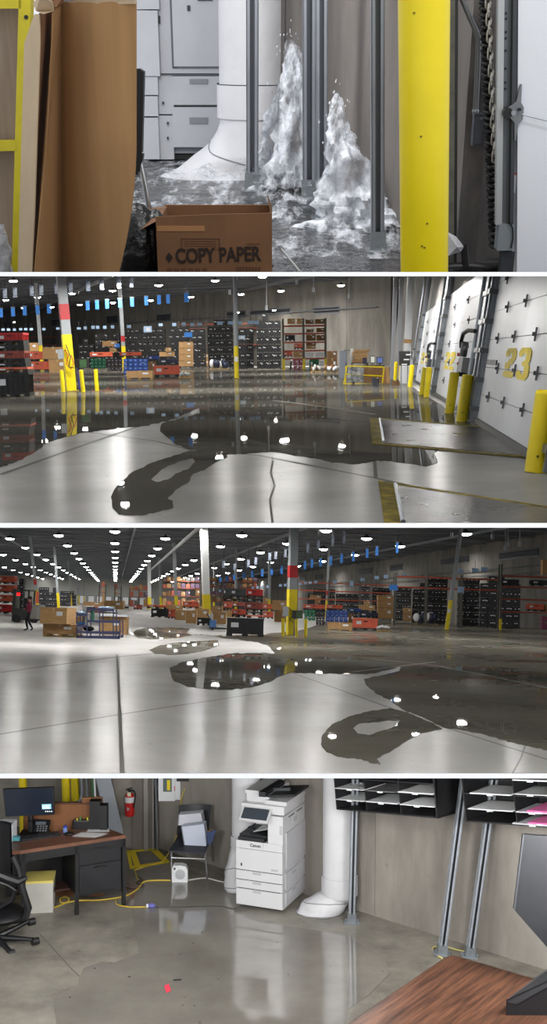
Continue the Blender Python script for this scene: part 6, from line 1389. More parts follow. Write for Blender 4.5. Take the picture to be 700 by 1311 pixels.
W4a, W4b = ST.fl(200, 1085), ST.fl(700, 1242); dW = (W4b-W4a).normalized(); W4 = Wall(W4a-dW*.5, W4b+dW*2)
wk = struct('wall_back', MB().b2(0, W4.L, .04, .3, -.1, 3), CW4, W4.loc(0), W4.rz)
us = [0, W4.pt(244, 1040)[0], W4.pt(300, 1040)[0], W4.pt(480, 1080)[0], W4.L]
for a, b in zip(us, us[1:]): part('panel', MB().b2(a+.004, b-.004, 0, .05, 0, 3), CW4, wk)
for k in range(10): 
    u = us[3]+.15+(k % 5)*.5; part('form_tie_mark', MB().cyl((u, -.002, .55+.6*(k//5)), (u, .002, .55+.6*(k//5)), .02, n=10), mat('tie_patch', (128, 121, 110), .9), wk)
# door pier and hallway wall at the left
Wl0, Wl1 = ST.fl(60, 1066), ST.fl(170, 1087); W5 = Wall(Wl0-(Wl1-Wl0)*2.2, Wl1)
CW5 = mat('pale_wall', (158, 152, 142), .85, rgb2=(134, 128, 119), scale=1.5)
wl = struct('wall_left', MB().b2(0, W5.L, .02, .2, 0, 3), CW5, W5.loc(0), W5.rz)
B = ST.fl(170, 1088); E = ST.fl(197, 1087); o = struct('trim_4', MB().b2(0, (E-B).length, 0, .3, 0, 3), mat('door_frame_grey', (112, 106, 98), .7, var=.06), B, atan2((E-B).y, (E-B).x))
a = (ST.fl(184, 1087)-B).length
part('door_jamb', MB().b2(a, a+.05, -.05, .05, 0, 3), mat('jamb', (138, 134, 128), .5), o); part('door_jamb', MB().b2(a+.1, a+.12, -.04, .05, 0, 3), MC['jamb'], o)
def std(name, mb, m, label, cat, B, **k): return solo(name, mb, m, label, cat, B, **k)
Bq = ST.fl(201.5, 1089); solo('conduit', MB().cyl((0, 0, 0), (-.06, 0, 3), .014, n=8).cyl((-.01, 0, .75), (-.02, 0, .85), .022, n=8), GALV, 'thin steel conduit running up beside the white wall cabinet', 'pipe', Bq)
# extinguisher
u, z = W5.pt(165, 1044); Y5 = W5.loc(u, .09).y; B = ST.at(166, 1044.5, Y5); t = thing('fire_extinguisher', 'red fire extinguisher with white label hanging on the wall', 'extinguisher', B); k = ST.at(167, 1044, Y5).x-ST.at(166, 1044, Y5).x
part('cylinder', MB().lathe([(.001, 0), (5*k, 0), (6*k, 2*k), (6.2*k, 24*k), (5*k, 28*k), (2*k, 30*k)], 20), RED, t); part('label_card', MB().lathe([(6.3*k, 18*k), (6.3*k, 25*k)], 20), PAPER, t, 'white label'); part('yellow_tag', MB().b2(-2*k, 2.5*k, -6.8*k, -6.4*k, 27*k, 32*k), mat('tag_paper', (226, 220, 190), .8), t)
part('valve', MB().cyl((0, 0, 30*k), (0, 0, 34*k), 1.5*k, n=10).box((-1*k, 0, 35*k), (8*k, 2*k, 1.4*k), ry=-.3).box((0, 0, 33*k), (7*k, 2*k, 1.2*k), ry=.2), BLKM, t)
part('hose', MB().tube([(2*k, -1*k, 33*k), (6*k, -2*k, 33*k), (8*k, -3*k, 28*k), (7*k, -5*k, 20*k), (6*k, -6*k, 12*k)], .8*k, 6), BLKM, t); part('white_triangle', MB().add([(-2.5*k, -6.35*k, 8*k), (1*k, -6.4*k, 10.5*k), (-2.5*k, -6.35*k, 13*k)], [(0, 1, 2), (2, 1, 0)]), PAPER, t, 'small white triangle'); part('wall_bracket', MB().b2(-2*k, 2*k, 4*k, 8*k, 10*k, 32*k), STEELP, t)
# slanting grey post, yellow poles, window
Bp = ST.fl(146, 1083); T = ST.at(133, 994, Bp.y); Bb = ST.at(149.5, 1066, Bp.y); ax = (T-Bb).normalized(); w = ST.at(154.5, 1066, Bp.y).x-ST.at(138.5, 1066, Bp.y).x; P0 = Bb-ax*(Bb.z/ax.z)
t = thing('steel_column', 'broad pale grey steel post leaning left behind the black speaker', 'column', P0, tilt=vseg(P0, T)); part('flange', MB().b2(-w*.62, w*.55, -.04, -.02, 0, 3), mat('post_pale', (158, 164, 172), .5), t); part('web', MB().b2(-w*.1, w*.0, -.02, .14, 0, 3), MC['post_pale'], t)
for zz in (.3, .6, .9, 1.2): part('bolt', MB().cyl((w*.3, -.05, zz), (w*.3, -.03, zz), .012, n=6), STEELP, t)
for x0, x1, yy, l in ((80.5, 91, 1025, 'left one'), (92.5, 103, 1024, 'right one')):
    B = ST.fl((x0+x1)/2, 1079); r = (ST.at(x1, 1030, B.y).x-ST.at(x0, 1030, B.y).x)/2; t = thing('yellow_pipe_post', 'yellow post seen through the window frame behind the desk, '+l, 'post', B, 0, 'yellow posts behind the window'); part('post', MB().cyl((0, 0, 0), (-.05, 0, 3), r, n=16), YEL, t)
B = ST.fl(30.5, 1079); t = thing('yellow_pipe_post', 'slim yellow post above the black monitor', 'post', B, 0, 'yellow posts behind the window'); part('post', MB().cyl((0, 0, 0), (-.03, 0, 3), .05, n=12), YEL, t)
Yw = ST.fl(80, 1086).y; B = ST.at(70, 1028, Yw); t = thing('window_frame', 'silver round-cornered frame over a dark mesh opening behind the desk', 'window', B)
pts = [(45, 1029), (92, 1028.5), (100, 1027), (104, 1023), (105.5, 1016), (104, 990)]; P_ = [ST.at(x, y, Yw)-B for x, y in pts]; kk = ST.at(71, 1028, Yw).x-B.x
part('frame', MB().tube(P_, 2.0*kk, 8), GALV, t, 'silver tube frame'); part('mesh_panel', MB().b2(ST.at(68, 1028, Yw).x-B.x, ST.at(103, 1028, Yw).x-B.x, .9, .92, -.2, .6), mat('mesh_dark', (72, 76, 66), .8, var=.35, scale=20), t, 'dark mesh panel')
for x in (112, 119, 122): part('mullion', MB().tube([ST.at(x, 1024, Yw)-B, ST.at(x-1.5, 990, Yw)-B], 1.3*kk, 6), [GALV, MC['green_paint'] if 'green_paint' in MC else mat('green_paint', (60, 110, 70), .5), WHT][(112, 119, 122).index(x)], t)
# brown partition board behind the desk
def boxr(x0, x1, yt, yb, Y, d, B, f=0): return rel(box_px(x0, x1, yt, yb, Y, d, f), B)
Yd = ST.fl(100, 1066, .72).y+.1
B = ST.fl(90, 1096); Yp4 = Yd+.05; B = Vector((ST.at(90, 1060, Yp4).x, Yp4, 0)); t = thing('partition_board', 'brown fibreboard partition standing behind the desk', 'partition', B); bx = box_px(30, 131, 1030, 1085, Yp4, .03); part('board', MB().b2(bx[0]-B.x, bx[1]-B.x, 0, .03, 0, bx[5]), mat('fibreboard', (128, 84, 52), .8, var=.1, scale=6), t); part('top_edge', MB().b2(bx[0]-B.x, bx[1]-B.x, -.004, .034, bx[5], bx[5]+.02), mat('fibre_edge', (92, 60, 40), .8), t)
q_ = box_px(105, 131, 1021, 1031, Yp4, .03); part('board', MB().b2(q_[0]-B.x, q_[1]-B.x, 0, .03, bx[5], q_[5]), MC['fibreboard'], t)
# ---- desk
ZT = .74
def T4(x, y, z=ZT): return ST.fl(x, y, z)
DTOP = mat('desk_walnut_laminate', (112, 74, 56), .35, var=.18, scale=3, stretch=(1, 8, 1)); DBLK = mat('desk_black_steel', (15, 15, 18), .45)
c = [T4(-6, 1078), T4(10, 1068), T4(137.5, 1060.5), T4(160.8, 1069), T4(26, 1089), T4(-8, 1091)]
O = T4(160.8, 1069); O.z = 0; L0 = T4(26, 1089)-T4(160.8, 1069); rz = atan2(-L0.y, -L0.x)
t = thing('office_desk', 'black steel office desk with a walnut-look top at the left', 'desk', O)
mb = MB(); ring = [p-O for p in c]; mb.poly(ring, thick=.035); part('desk_top', mb, DTOP, t, 'brown walnut-look top')
fr = [T4(160.8, 1069)-O, T4(26, 1089)-O]; d = (fr[1]-fr[0]).normalized(); n = Vector((-d.y, d.x, 0)); 
if n.y < 0: n = -n
def dbox(u0, u1, v0, v1, z0, z1):  # along the front edge from the right corner, into the desk
    ps = [fr[0]+d*u0+n*v0, fr[0]+d*u1+n*v0, fr[0]+d*u1+n*v1, fr[0]+d*u0+n*v1]; ps = [Vector((p.x, p.y, 0)) for p in ps]
    if (ps[1]-ps[0]).cross(ps[2]-ps[1]).z < 0: ps = ps[::-1]
    return MB().prism([(p.x, p.y) for p in ps], z0, z1)
Ld = (fr[1]-fr[0]).length
part('pedestal', dbox(.04, .50, .03, .6, .17, .70), DBLK, t); q1 = part('drawer', dbox(.05, .49, .015, .04, .50, .68), mat('desk_drawer', (22, 22, 27), .4), t); q2 = part('drawer', dbox(.05, .49, .015, .04, .20, .48), MC['desk_drawer'], t)
part('drawer_handle', dbox(.2, .34, .0, .02, .64, .655), DBLK, q1); part('drawer_handle', dbox(.2, .34, .0, .02, .44, .455), DBLK, q2)
part('leg', dbox(.0, .035, .0, .04, 0, .70), DBLK, t); part('leg', dbox(.0, .035, .56, .6, 0, .70), DBLK, t); part('leg', dbox(.5, .535, .0, .04, 0, .70), DBLK, t); part('leg', dbox(Ld-.05, Ld-.01, .0, .04, 0, .70), DBLK, t)
part('modesty_panel', dbox(.5, Ld, .56, .6, .1, .70), DBLK, t); part('apron', dbox(0, Ld, .0, .03, .62, .705), DBLK, t)
part('lower_shelf', dbox(.5, Ld-.1, .3, .55, .16, .18), mat('dark_red_board', (58, 34, 28), .6), t, 'dark reddish lower board')
# things on the desk
def on_desk(name, label, cat, x, y, z=ZT): p = T4(x, y, z); return thing(name, label, cat, p), p
t, B = on_desk('monitor', 'black flat monitor showing a small lit note, on the desk', 'monitor', 38, 1068); Y = B.y
q = [ST.at(x, y, Y)-B for x, y in ((3.5, 1010.5), (68.5, 1008), (69.5, 1043), (7, 1045.5))]
def slab(q, dpt, m, name, t, lab=None):
    mb = MB(); Q = [p+Vector((0, dpt, 0)) for p in q]; mb.add(q+Q, [(3, 2, 1, 0), (4, 5, 6, 7), (0, 1, 5, 4), (1, 2, 6, 5), (2, 3, 7, 6), (3, 0, 4, 7)])
    me = mb.mesh(name, m); bm = bmesh.new(); bm.from_mesh(me); bmesh.ops.recalc_face_normals(bm, faces=bm.faces); bm.to_mesh(me); bm.free(); return part(name, me, None, t, lab)
slab(q, .04, DBLK, 'casing', t); cq = sum(q, Vector())/4; scr = slab([cq+(p-cq)*.96+Vector((0, -.003, 0)) for p in q], .002, mat('screen_dark', (30, 38, 52), .25), 'screen', t)
q2 = [ST.at(x, y, Y)-B+Vector((0, -.006, 0)) for x, y in ((53.5, 1029.5), (65.5, 1029), (66, 1035.5), (54, 1036))]; slab(q2, .002, mat('screen_note', (120, 170, 180), .4, emit=.8), 'screen_note', scr, 'lit note on the screen')
for i in range(3): q3 = [ST.at(x, y, Y)-B+Vector((0, -.008, 0)) for x, y in ((54.5, 1031+i*1.7), (64, 1030.8+i*1.7), (64, 1031.5+i*1.7), (54.5, 1031.7+i*1.7))]; slab(q3, .001, mat('screen_text', (226, 236, 240), .4, emit=.9), 'screen_line', scr)
for x in (58, 60.5, 63, 65.5): q3 = [ST.at(x, 1038, Y)-B+Vector((0, -.006, 0)), ST.at(x+1.2, 1038, Y)-B+Vector((0, -.006, 0)), ST.at(x+1.2, 1039.3, Y)-B+Vector((0, -.006, 0)), ST.at(x, 1039.3, Y)-B+Vector((0, -.006, 0))]; slab(q3, .001, MC['screen_text'], 'screen_icon', scr)
part('stand', MB().cyl((0, .05, 0), (0, .05, (cq.z)), .03, n=10).b2(-.1, .1, -.06, .12, 0, .015), DBLK, t)
t, B = on_desk('desk_phone', 'black desk telephone on a stand in front of the monitor', 'phone', 51, 1066); k = ST.at(52, 1060, B.y).x-ST.at(51, 1060, B.y).x
mb = MB(); mb.box((0, .02, 8*k), (24*k, 3*k, 17*k), rx=-.7, ry=.05); part('phone_body', mb, DBLK, t); part('handset', MB().rbox(-14*k, -8*k, -6*k, 2*k, 3*k, 17*k, 2*k), BLKM, t); part('foot', MB().b2(-13*k, 13*k, -4*k, 4*k, 0, 2*k), BLKM, t)
part('display', MB().box((2*k, -3*k, 13*k), (13*k, .6*k, 4*k), rx=-.7), mat('lcd_grey', (92, 100, 106), .3), t)
for i in range(4):
    for j in range(3): part('key', MB().box((-2*k+i*3.6*k, -1.5*k-(2-j)*1.8*k, (4+j*2.4)*k), (2.2*k, .8*k, 1.6*k), rx=-.7), mat('key_grey', (120, 122, 126), .5), t)
t, B = on_desk('keyboard', 'black keyboard at the front of the desk', 'keyboard', 52, 1076); A1, A2 = T4(27, 1078)-B, T4(79, 1070)-B; dd_ = (A2-A1).normalized(); nn_ = Vector((-dd_.y, dd_.x, 0)); wd_ = .13; L_k = (A2-A1).length
def kb(u0, u1, v0, v1, z0, z1): ps = [A1+dd_*u0+nn_*v0, A1+dd_*u1+nn_*v0, A1+dd_*u1+nn_*v1, A1+dd_*u0+nn_*v1]; return MB().prism([(p.x, p.y) for p in ps], z0, z1)
part('case', kb(0, L_k, 0, wd_, 0, .014), DBLK, t); mb = MB()
for r_ in range(5):
    for c_ in range(17): mb.merge(kb(L_k*(.02+c_*.057), L_k*(.02+c_*.057+.048), .008+r_*.024, .027+r_*.024, .014, .02))
part('keys', mb, mat('key_black', (46, 46, 50), .5), t)
t, B = on_desk('computer_mouse', 'black mouse right of the keyboard', 'mouse', 88, 1069); part('shell', MB().sphere((0, 0, .012), 1, 12, 8, (.055, .032, .018)), DBLK, t); part('wheel', MB().cyl((-.02, -.004, .028), (-.02, .004, .028), .006, n=8), GREYP, t)
t, B = on_desk('pill_bottle', 'small bottle with blue cap beside the telephone', 'bottle', 83.5, 1066); part('bottle', MB().lathe([(.001, 0), (.024, 0), (.024, .05), (.016, .056)], 12), mat('bottle_blue_grey', (120, 140, 190), .4), t); part('cap', MB().lathe([(.02, .054), (.02, .075), (.001, .076)], 12), mat('cap_blue', (40, 70, 170), .4), t, 'blue cap')
for i, (pts, l) in enumerate([([(92, 1070.5), (104, 1065.5), (138, 1067), (122, 1072)], 'white sheet of paper lying nearest the desk front'), ([(111, 1065), (113, 1061.5), (139, 1060.8), (140, 1064.5)], 'white sheet of paper under the black speaker side')]):
    mb = MB().poly([T4(x, y, ZT+.003+.002*i) for x, y in pts], thick=.002); solo('paper_sheet', mb, PAPER, l, 'paper', (0, 0, 0))
t, B = on_desk('tape_organizer', 'black desk organizer with green and yellow bits', 'organizer', 106, 1061); k = .0083; part('tray', MB().rbox(-13*k, 14*k, -3*k, 5*k, 0, 11*k, 2*k), DBLK, t)
for i, (x, z, mm) in enumerate(((-8, 12, 0), (-4, 14, 1), (5, 13.5, 0), (9, 14.5, 1), (12, 13, 0))): part('marker', MB().cyl((x*k, 0, 6*k), (x*k+.01, 0, z*k+.01), .008, n=8), [mat('marker_yellow', (210, 214, 60), .5), mat('marker_green', (60, 140, 70), .5)][mm], t)
B = T4(126, 1062.5); t = thing('speaker_box', 'tall black speaker box at the right end of the desk', 'speaker', B); bx = rel(box_px(114.5, 128, 1026, 1062, B.y, .12), B); part('housing', MB().b2(bx[0], bx[1], 0, .14, 0, bx[5]), DBLK, t); bx = rel(box_px(128, 137, 1031, 1062, B.y, .12), B); part('grille', MB().b2(bx[0], bx[1], -.02, .1, 0, bx[5]), mat('grille', (32, 32, 34), .7), t); 
for i in range(7): part('groove', MB().b2(bx[0]+.01, bx[1]-.01, -.024, -.02, bx[5]*(.12+.11*i), bx[5]*(.12+.11*i)+.006), BLK, t)
t, B = on_desk('paper_tray', 'white paper tray at the left edge of the desk', 'tray', 5, 1078); bx = rel(box_px(-14, 15.5, 1056, 1075, B.y, .2), B); part('shell', MB().b2(bx[0], bx[1], 0, .2, 0, bx[5]), PAPER, t); part('slot', MB().b2(bx[0]+.02, bx[1]-.02, -.004, .01, bx[5]*.5, bx[5]*.75), GREYP, t); part('blue_tab', MB().b2(bx[1], bx[1]+.07, 0, .05, .01, .05), mat('teal_tab', (90, 170, 180), .5), t)
# white box under the desk
B = ST.fl(50, 1169); t = thing('file_box', 'white file box with yellow tape on its lid, on the floor under the desk', 'box', B, .12); a_, b_ = ST.at(32, 1168, B.y).x-B.x, ST.at(67.5, 1168, B.y).x-B.x; hz = ST.at(50, 1128, B.y).z
part('box_body', MB().b2(a_, b_, 0, .3, 0, hz*.86), mat('box_white', (188, 186, 178), .7, var=.05, scale=4), t); part('lid', MB().b2(a_-.006, b_+.006, -.006, .306, hz*.84, hz), MC['box_white'], t); part('tape', MB().b2(a_-.008, b_+.008, -.009, .309, hz*.93, hz+.002), mat('tape_yellow', (222, 206, 110), .6), t, 'yellow tape')
# ---- office chair at the left edge
B = ST.fl(14, 1208); CHB = mat('chair_black', (18, 18, 21), .45); t = thing('office_chair', 'black office chair with armrest and castors at the left edge', 'chair', B); Y = B.y
def Z4(x, y, dy=0): q = ST.at(x, y, Y)-B; return Vector((q.x, q.y+dy, q.z))
part('backrest', MB().quadgrid(lambda u, v: Z4(-30+46*u, 1052+(1130-1052)*v, -.1+.08*sin(pi*u)+.05*v), 8, 8).quadgrid(lambda u, v: Z4(-30+46*(1-u), 1052+(1130-1052)*v, -.04+.08*sin(pi*u)+.05*v), 8, 8), CHB, t)
bm_ = MB().tube([Z4(18, 1094, -.05), Z4(25, 1110, -.05), Z4(30, 1135, -.05), Z4(38, 1160, -.05), Z4(34, 1172, -.05), Z4(20, 1178, 0), Z4(-6, 1182, 0)], .035, 8); part('arm_frame', bm_, CHB, t)
part('armrest', MB().tube([Z4(-8, 1110, -.12), Z4(12, 1118, -.12), Z4(26, 1124, -.1), Z4(36, 1121, -.05)], [.03, .04, .04, .02], 8), CHB, t); part('seat', MB().sphere(Z4(-2, 1172, .05), 1, 18, 8, (.26, .26, .06)), CHB, t)
part('lumbar_support', MB().tube([Z4(-6, 1128, 0), Z4(10, 1133, 0), Z4(20, 1140, 0), Z4(16, 1152, 0), Z4(-6, 1166, 0)], .02, 8), CHB, t)
part('gas_lift', MB().cyl(Z4(-4, 1200), Z4(-4, 1176), .03, n=12), CHB, t)
for (x, y, dy) in ((46, 1207, -.05), (36, 1191, .12), (-10, 1216, -.2), (20, 1214, -.2)):
    e = Z4(x, y, dy); part('base_arm', MB().cyl(Z4(-4, 1200), e+Vector((0, 0, .05)), .03, .018, n=8), CHB, t); part('castor', MB().cyl(e+Vector((-.02, -.02, .035)), e+Vector((.03, .02, .035)), .034, n=14), BLKM, t)
# ---- floor marking
MK = mat('floor_tape_yellow', (240, 214, 36), .55)
t = thing('floor_marking', 'yellow taped square outline with stripes on the floor by the door', 'floor marking', (0, 0, 0)); t2 = [((162, 1090), (166, 1089), (170, 1111), (166, 1111.5)), ((162, 1089), (200, 1085.5), (202, 1088), (162.5, 1091.5)), ((192, 1087.5), (200, 1086), (216.5, 1102), (208, 1103)), ((166, 1109), (215, 1101.5), (217, 1104), (166.5, 1112.5)), ((166, 1090), (173, 1089.5), (180, 1108), (172, 1109))]
for q in t2: part('stripe', MB().poly([ST.fl(x, y, .0045) for x, y in q], thick=.002), MK, t)
# ---- wall cabinet, dark shelf edge, outlet
u0, _ = W4.pt(221, 1020); Y6 = W4.loc(u0, .12).y; B = ST.at(221, 1025, Y6); t = thing('wall_cabinet', 'white wall cabinet with a small window, cut by the top of the office view', 'cabinet', B)
part('body', MB().b2(*boxr(203.5, 240, 980, 1024, Y6, .12, B)), WHT, t); part('door', MB().b2(*boxr(203, 224, 980, 1025, Y6, .02, B, -.02)), WHT, t); part('window_pane', MB().b2(*boxr(209, 220, 990, 1013, Y6, .01, B, -.025)), mat('dark_pane', (96, 112, 110), .2), t, 'small dark window'); part('yellow_sticker', MB().b2(*boxr(214, 218, 998, 1011, Y6, .01, B, -.028)), YEL, t, 'yellow sticker'); part('red_mark', MB().b2(*boxr(223, 224, 1006, 1012, Y6, .01, B, -.025)), RED, t)
B = ST.at(262, 1000.5, Y6); t = thing('wall_shelf', 'black shelf edge cut by the top of the office view above the chair', 'shelf', B); part('board', MB().b2(*boxr(226, 297, 975, 1000.5, Y6-.1, .2, B)), BLKM, t); part('bracket', MB().b2(*boxr(240, 246, 975, 1002, Y6+.05, .05, B)), STEELP, t)
B = ST.at(243, 1010, Y6); t = thing('power_outlet', 'grey outlet box with plugs under the white wall cabinet', 'outlet', B); part('box', MB().b2(*boxr(239, 248, 1003, 1015, Y6, .06, B)), STEELP, t); part('plug', MB().b2(*boxr(235, 241, 1006, 1011, Y6, .03, B, -.03)), mat('plug_blue', (90, 100, 140), .5), t); part('socket', MB().b2(*boxr(242, 246, 1006, 1010, Y6, .01, B, -.01)), PAPER, t)
# ---- stacking chair with binders
B = ST.fl(246, 1128); t = thing('visitor_chair', 'dark stacking chair with chrome legs carrying white binders', 'chair', B); Y = B.y; CH = mat('chrome_b', (206, 208, 210), .18, metal=.9); SH = mat('shell_charcoal', (40, 42, 48), .45)
part('seat', MB().add([Z4(216.5, 1088, -.02), Z4(262, 1090.5, -.02), Z4(271, 1079, .38), Z4(226, 1079, .38)]+[Z4(216.5, 1091, -.02), Z4(262, 1094, -.02), Z4(271, 1082, .38), Z4(226, 1082, .38)], [(0, 1, 2, 3), (7, 6, 5, 4), (0, 4, 5, 1), (1, 5, 6, 2), (2, 6, 7, 3), (3, 7, 4, 0)]), SH, t)
part('backrest', MB().quadgrid(lambda u, v: Z4(225+42*u-3*v, 1045+37*v, .42-.06*v+.05*sin(pi*u)), 8, 6).quadgrid(lambda u, v: Z4(225+42*(1-u)-3*v, 1045+37*v, .45-.06*v+.05*sin(pi*u)), 8, 6), SH, t)
for a, b, dy in (((219, 1090), (219.5, 1130), 0), ((262, 1092), (265.5, 1127), 0), ((230, 1084), (232, 1112), .38), ((271, 1080), (270.5, 1117), .38)): part('leg', MB().cyl(Z4(*a, dy), Z4(*b, dy), .011, n=8), CH, t)
part('crossbar', MB().cyl(Z4(219, 1098, 0), Z4(262.5, 1100, 0), .009, n=8), CH, t); part('side_rail', MB().cyl(Z4(262, 1093, 0), Z4(271, 1083, .38), .009, n=8), CH, t)
for pts, dy, m, l in [([(228, 1043.5), (257, 1041), (259, 1052), (259, 1054.5), (227, 1057)], .22, mat('binder_white', (208, 210, 218), .5), 'white binder leaning at the back on the visitor chair'), ([(231.5, 1059), (261, 1055), (264, 1083), (236, 1087)], .1, mat('binder_pale', (196, 204, 220), .5), 'pale white binder standing in front on the visitor chair')]:
    P_ = [ST.at(x, y, Y+dy) for x, y in pts]; c = P_[-1]; n_ = len(P_); mb = MB(); A_ = [p-c for p in P_]; D_ = [p+Vector((.02, .09, .012)) for p in A_]
    mb.add(A_+D_, [tuple(reversed(range(n_))), tuple(range(n_, 2*n_))]+[(i, (i+1) % n_, n_+(i+1) % n_, n_+i) for i in range(n_)]); me = mb.mesh('cover', m); bm = bmesh.new(); bm.from_mesh(me); bmesh.ops.recalc_face_normals(bm, faces=bm.faces); bm.to_mesh(me); bm.free()
    tt = thing('binder', l, 'binder', c, 0, 'binders on the visitor chair'); part('cover', me, None, tt); e = MB().add([A_[0], A_[-1], A_[-1]+Vector((.012, -.002, 0)), A_[0]+Vector((.012, -.002, 0))], [(0, 1, 2, 3), (3, 2, 1, 0)]); part('spine_edge', e, STEELP, tt)
quad = [(265, 1066), (276.5, 1062), (271.5, 1078), (264, 1085)]; P_ = [ST.at(x, y, Y+.15) for x, y in quad]; tt = thing('folder', 'dark blue folder at the right side of the visitor chair', 'folder', P_[3]); slab([p-P_[3] for p in P_], .02, mat('folder_blue', (52, 70, 112), .5), 'cover', tt); slab([ (p-P_[3])*.9+Vector((-.02, .02, .02)) for p in P_], .012, mat('folder_brown', (140, 104, 62), .7), 'brown_insert', tt, 'brown insert')
# heater on the floor
B = ST.fl(229.5, 1130); t = thing('fan_heater', 'small white fan heater standing on the wet floor under the visitor chair', 'heater', B); k = ST.at(230, 1120, B.y).x-ST.at(229, 1120, B.y).x
pp = MB(); prof = [(-9.5, 0), (10.5, 0), (10.5, 16), (8, 20.5), (3, 22), (-7, 22), (-9.5, 19)]; pp.prism([(x*k, z*k) for x, z in prof], -.10, 0, 0); pp.xf(Matrix.Rotation(pi/2, 4, 'X')); part('housing', pp, WHT, t)
part('grille', MB().cyl((1*k, -.006, 10.5*k), (1*k, .0, 10.5*k), 6.5*k, n=20), mat('grille_grey', (150, 152, 156), .5), t, 'round grey grille')
for i in range(4): mb = MB(); rr_ = (1.6+i*1.5)*k; mb.tube([(1*k+cos(a)*rr_, -.008, 10.5*k+sin(a)*rr_) for a in [2*pi*j/16 for j in range(17)]], .35*k, 4); part('grille_ring', mb, WHT, t)
part('dial', MB().cyl((-6*k, -.008, 18*k), (-6*k, .0, 18*k), 1.4*k, n=10), GREYP, t)
# ---- cords on the floor
def cord(pts, rpx, m, label, z=.008, name='extension_cord'):
    P_ = []
    for q in pts: P_.append(ST.fl(q[0], q[1], z if len(q) < 3 else q[2]))
    # smooth the run
    S_ = []
    for i in range(len(P_)-1):
        p0, p1, p2, p3 = P_[max(0, i-1)], P_[i], P_[i+1], P_[min(len(P_)-1, i+2)]
        for j in range(6):
            s = j/6; S_.append(.5*((2*p1)+(p2-p0)*s+(2*p0-5*p1+4*p2-p3)*s*s+(3*p1-p0-3*p2+p3)*s*s*s))
    S_.append(P_[-1]); B = S_[0].copy()
    return solo(name, MB().tube([p-B for p in S_], rpx, 6), m, label, 'cord', B)
YC = mat('cord_yellow', (206, 180, 60), .5); WC = mat('cord_white', (206, 204, 196), .5)
Yc4 = Y6-.05
pw = [ST.at(x, y, Yc4+dy) for x, y, dy in ((237, 1008, 0), (232, 1022, 0), (231, 1045, 0), (226, 1070, -.02), (219, 1088, -.1))]; pw = [p for p in pw]; e = ST.fl(208, 1103, .01); e2 = ST.fl(186, 1109, .01); S_ = pw+[e, e2, ST.fl(172, 1114, .01), ST.fl(176, 1125, .01)]
solo('extension_cord', MB().tube([p-S_[0] for p in S_], .007, 6), YC, 'yellow cord running from the wall outlet down to the floor behind the visitor chair', 'cord', S_[0])
cord([(64, 1163), (75, 1160), (88, 1153), (84, 1148), (77, 1151), (80, 1156), (100, 1153), (130, 1152), (160, 1147), (176, 1138), (184, 1129), (200, 1127), (219, 1127)], .008, YC, 'yellow cord looping from the white file box to the fan heater')
cord([(148, 1152), (150, 1158), (165, 1161), (180, 1161), (190, 1161)], .006, YC, 'short yellow cord ending at the blue plug'); cord([(198, 1161), (240, 1161), (280, 1160), (298, 1163), (306, 1160)], .004, GREYP, 'thin dark cord from the blue plug to the copier')
cord([(240, 1127), (262, 1124), (280, 1128), (296, 1131)], .006, WC, 'white cord running from the fan heater toward the copier')
cord([(172, 1114), (176, 1122), (182, 1126), (174, 1130), (184, 1134), (172, 1138), (160, 1136), (150, 1140)], .006, mat('cord_brown', (70, 56, 44), .6), 'tangle of brown cords beside the desk leg')
B = ST.fl(194, 1162.5); t = thing('cord_plug', 'blue plug joint lying in the water', 'plug', B); part('plug_body', MB().sphere((0, 0, .025), 1, 12, 8, (.045, .03, .025)), mat('plug_violet', (96, 100, 170), .4), t); part('collar', MB().cyl((-.05, 0, .02), (-.03, 0, .025), .02, n=10), PAPER, t)
t = thing('fallen_label', 'red scrap lying on the wet floor left of the middle', 'scrap', ST.fl(214, 1265)); part('scrap', MB().poly([ST.fl(x, y, .006)-ST.fl(214, 1265) for x, y in ((210, 1262), (216, 1259), (219, 1268), (213, 1271))], thick=.002), mat('red_scrap', (214, 60, 80), .6), t)
t = thing('cord_tie', 'tiny black scrap beside the red scrap', 'scrap', ST.fl(226, 1256)); part('scrap', MB().cyl((-.03, 0, .01), (.04, .01, .01), .006, n=6), BLKM, t)
# ---- copier
P0, P1 = ST.fl(362, 1170), ST.fl(303, 1161); dX = (P1-P0); Wc = dX.length; dX.normalize(); dYv = Vector((dX.y, -dX.x, 0)); 
if dYv.y < 0: dYv = -dYv
# depth so that the far right corner shows at column 396
lo, hi = .1, 3
for _ in range(40):
    mid = (lo+hi)/2; p = P0+dYv*mid; v = S4.R @ (p-Vector((0, 0, ST.H)))
    if CX+F*v.x/v.y < 396: lo = mid
    else: hi = mid
Dc = lo; CPY = P0; rzc = atan2(-dX.y, -dX.x)   # local +x runs from left front corner to right front corner
P1b = P0+dX*Wc
t = thing('photocopier', 'white office photocopier with three drawers and tilted touch screen beside the white pipes', 'copier', P1b, rzc); 
def hz(y, x=362): # height of the row y over the front right corner
    v = ST.d(x, y); tt_ = P0.y/v.y; return ST.H+v.z*tt_
cw = Wc; PW = mat('copier_white', (206, 206, 208), .4, var=.02, scale=3); PG = mat('copier_grey', (176, 178, 182), .45); DK = mat('copier_black', (30, 32, 36), .45)
h0, hA, hB, hC, hD, hE, hF, hG = .03, hz(1143.6), hz(1132.5), hz(1120), hz(1092), hz(1082), hz(1048), hz(1036)
cdr = [part('drawer', MB().b2(.0, cw, -.012, .04, h0+.01, hA-.006), PW, t, 'deep bottom drawer'), part('drawer', MB().b2(.0, cw, -.012, .04, hA+.004, hB-.004), PW, t), part('drawer', MB().b2(.0, cw, -.012, .04, hB+.004, hC-.004), PW, t)]
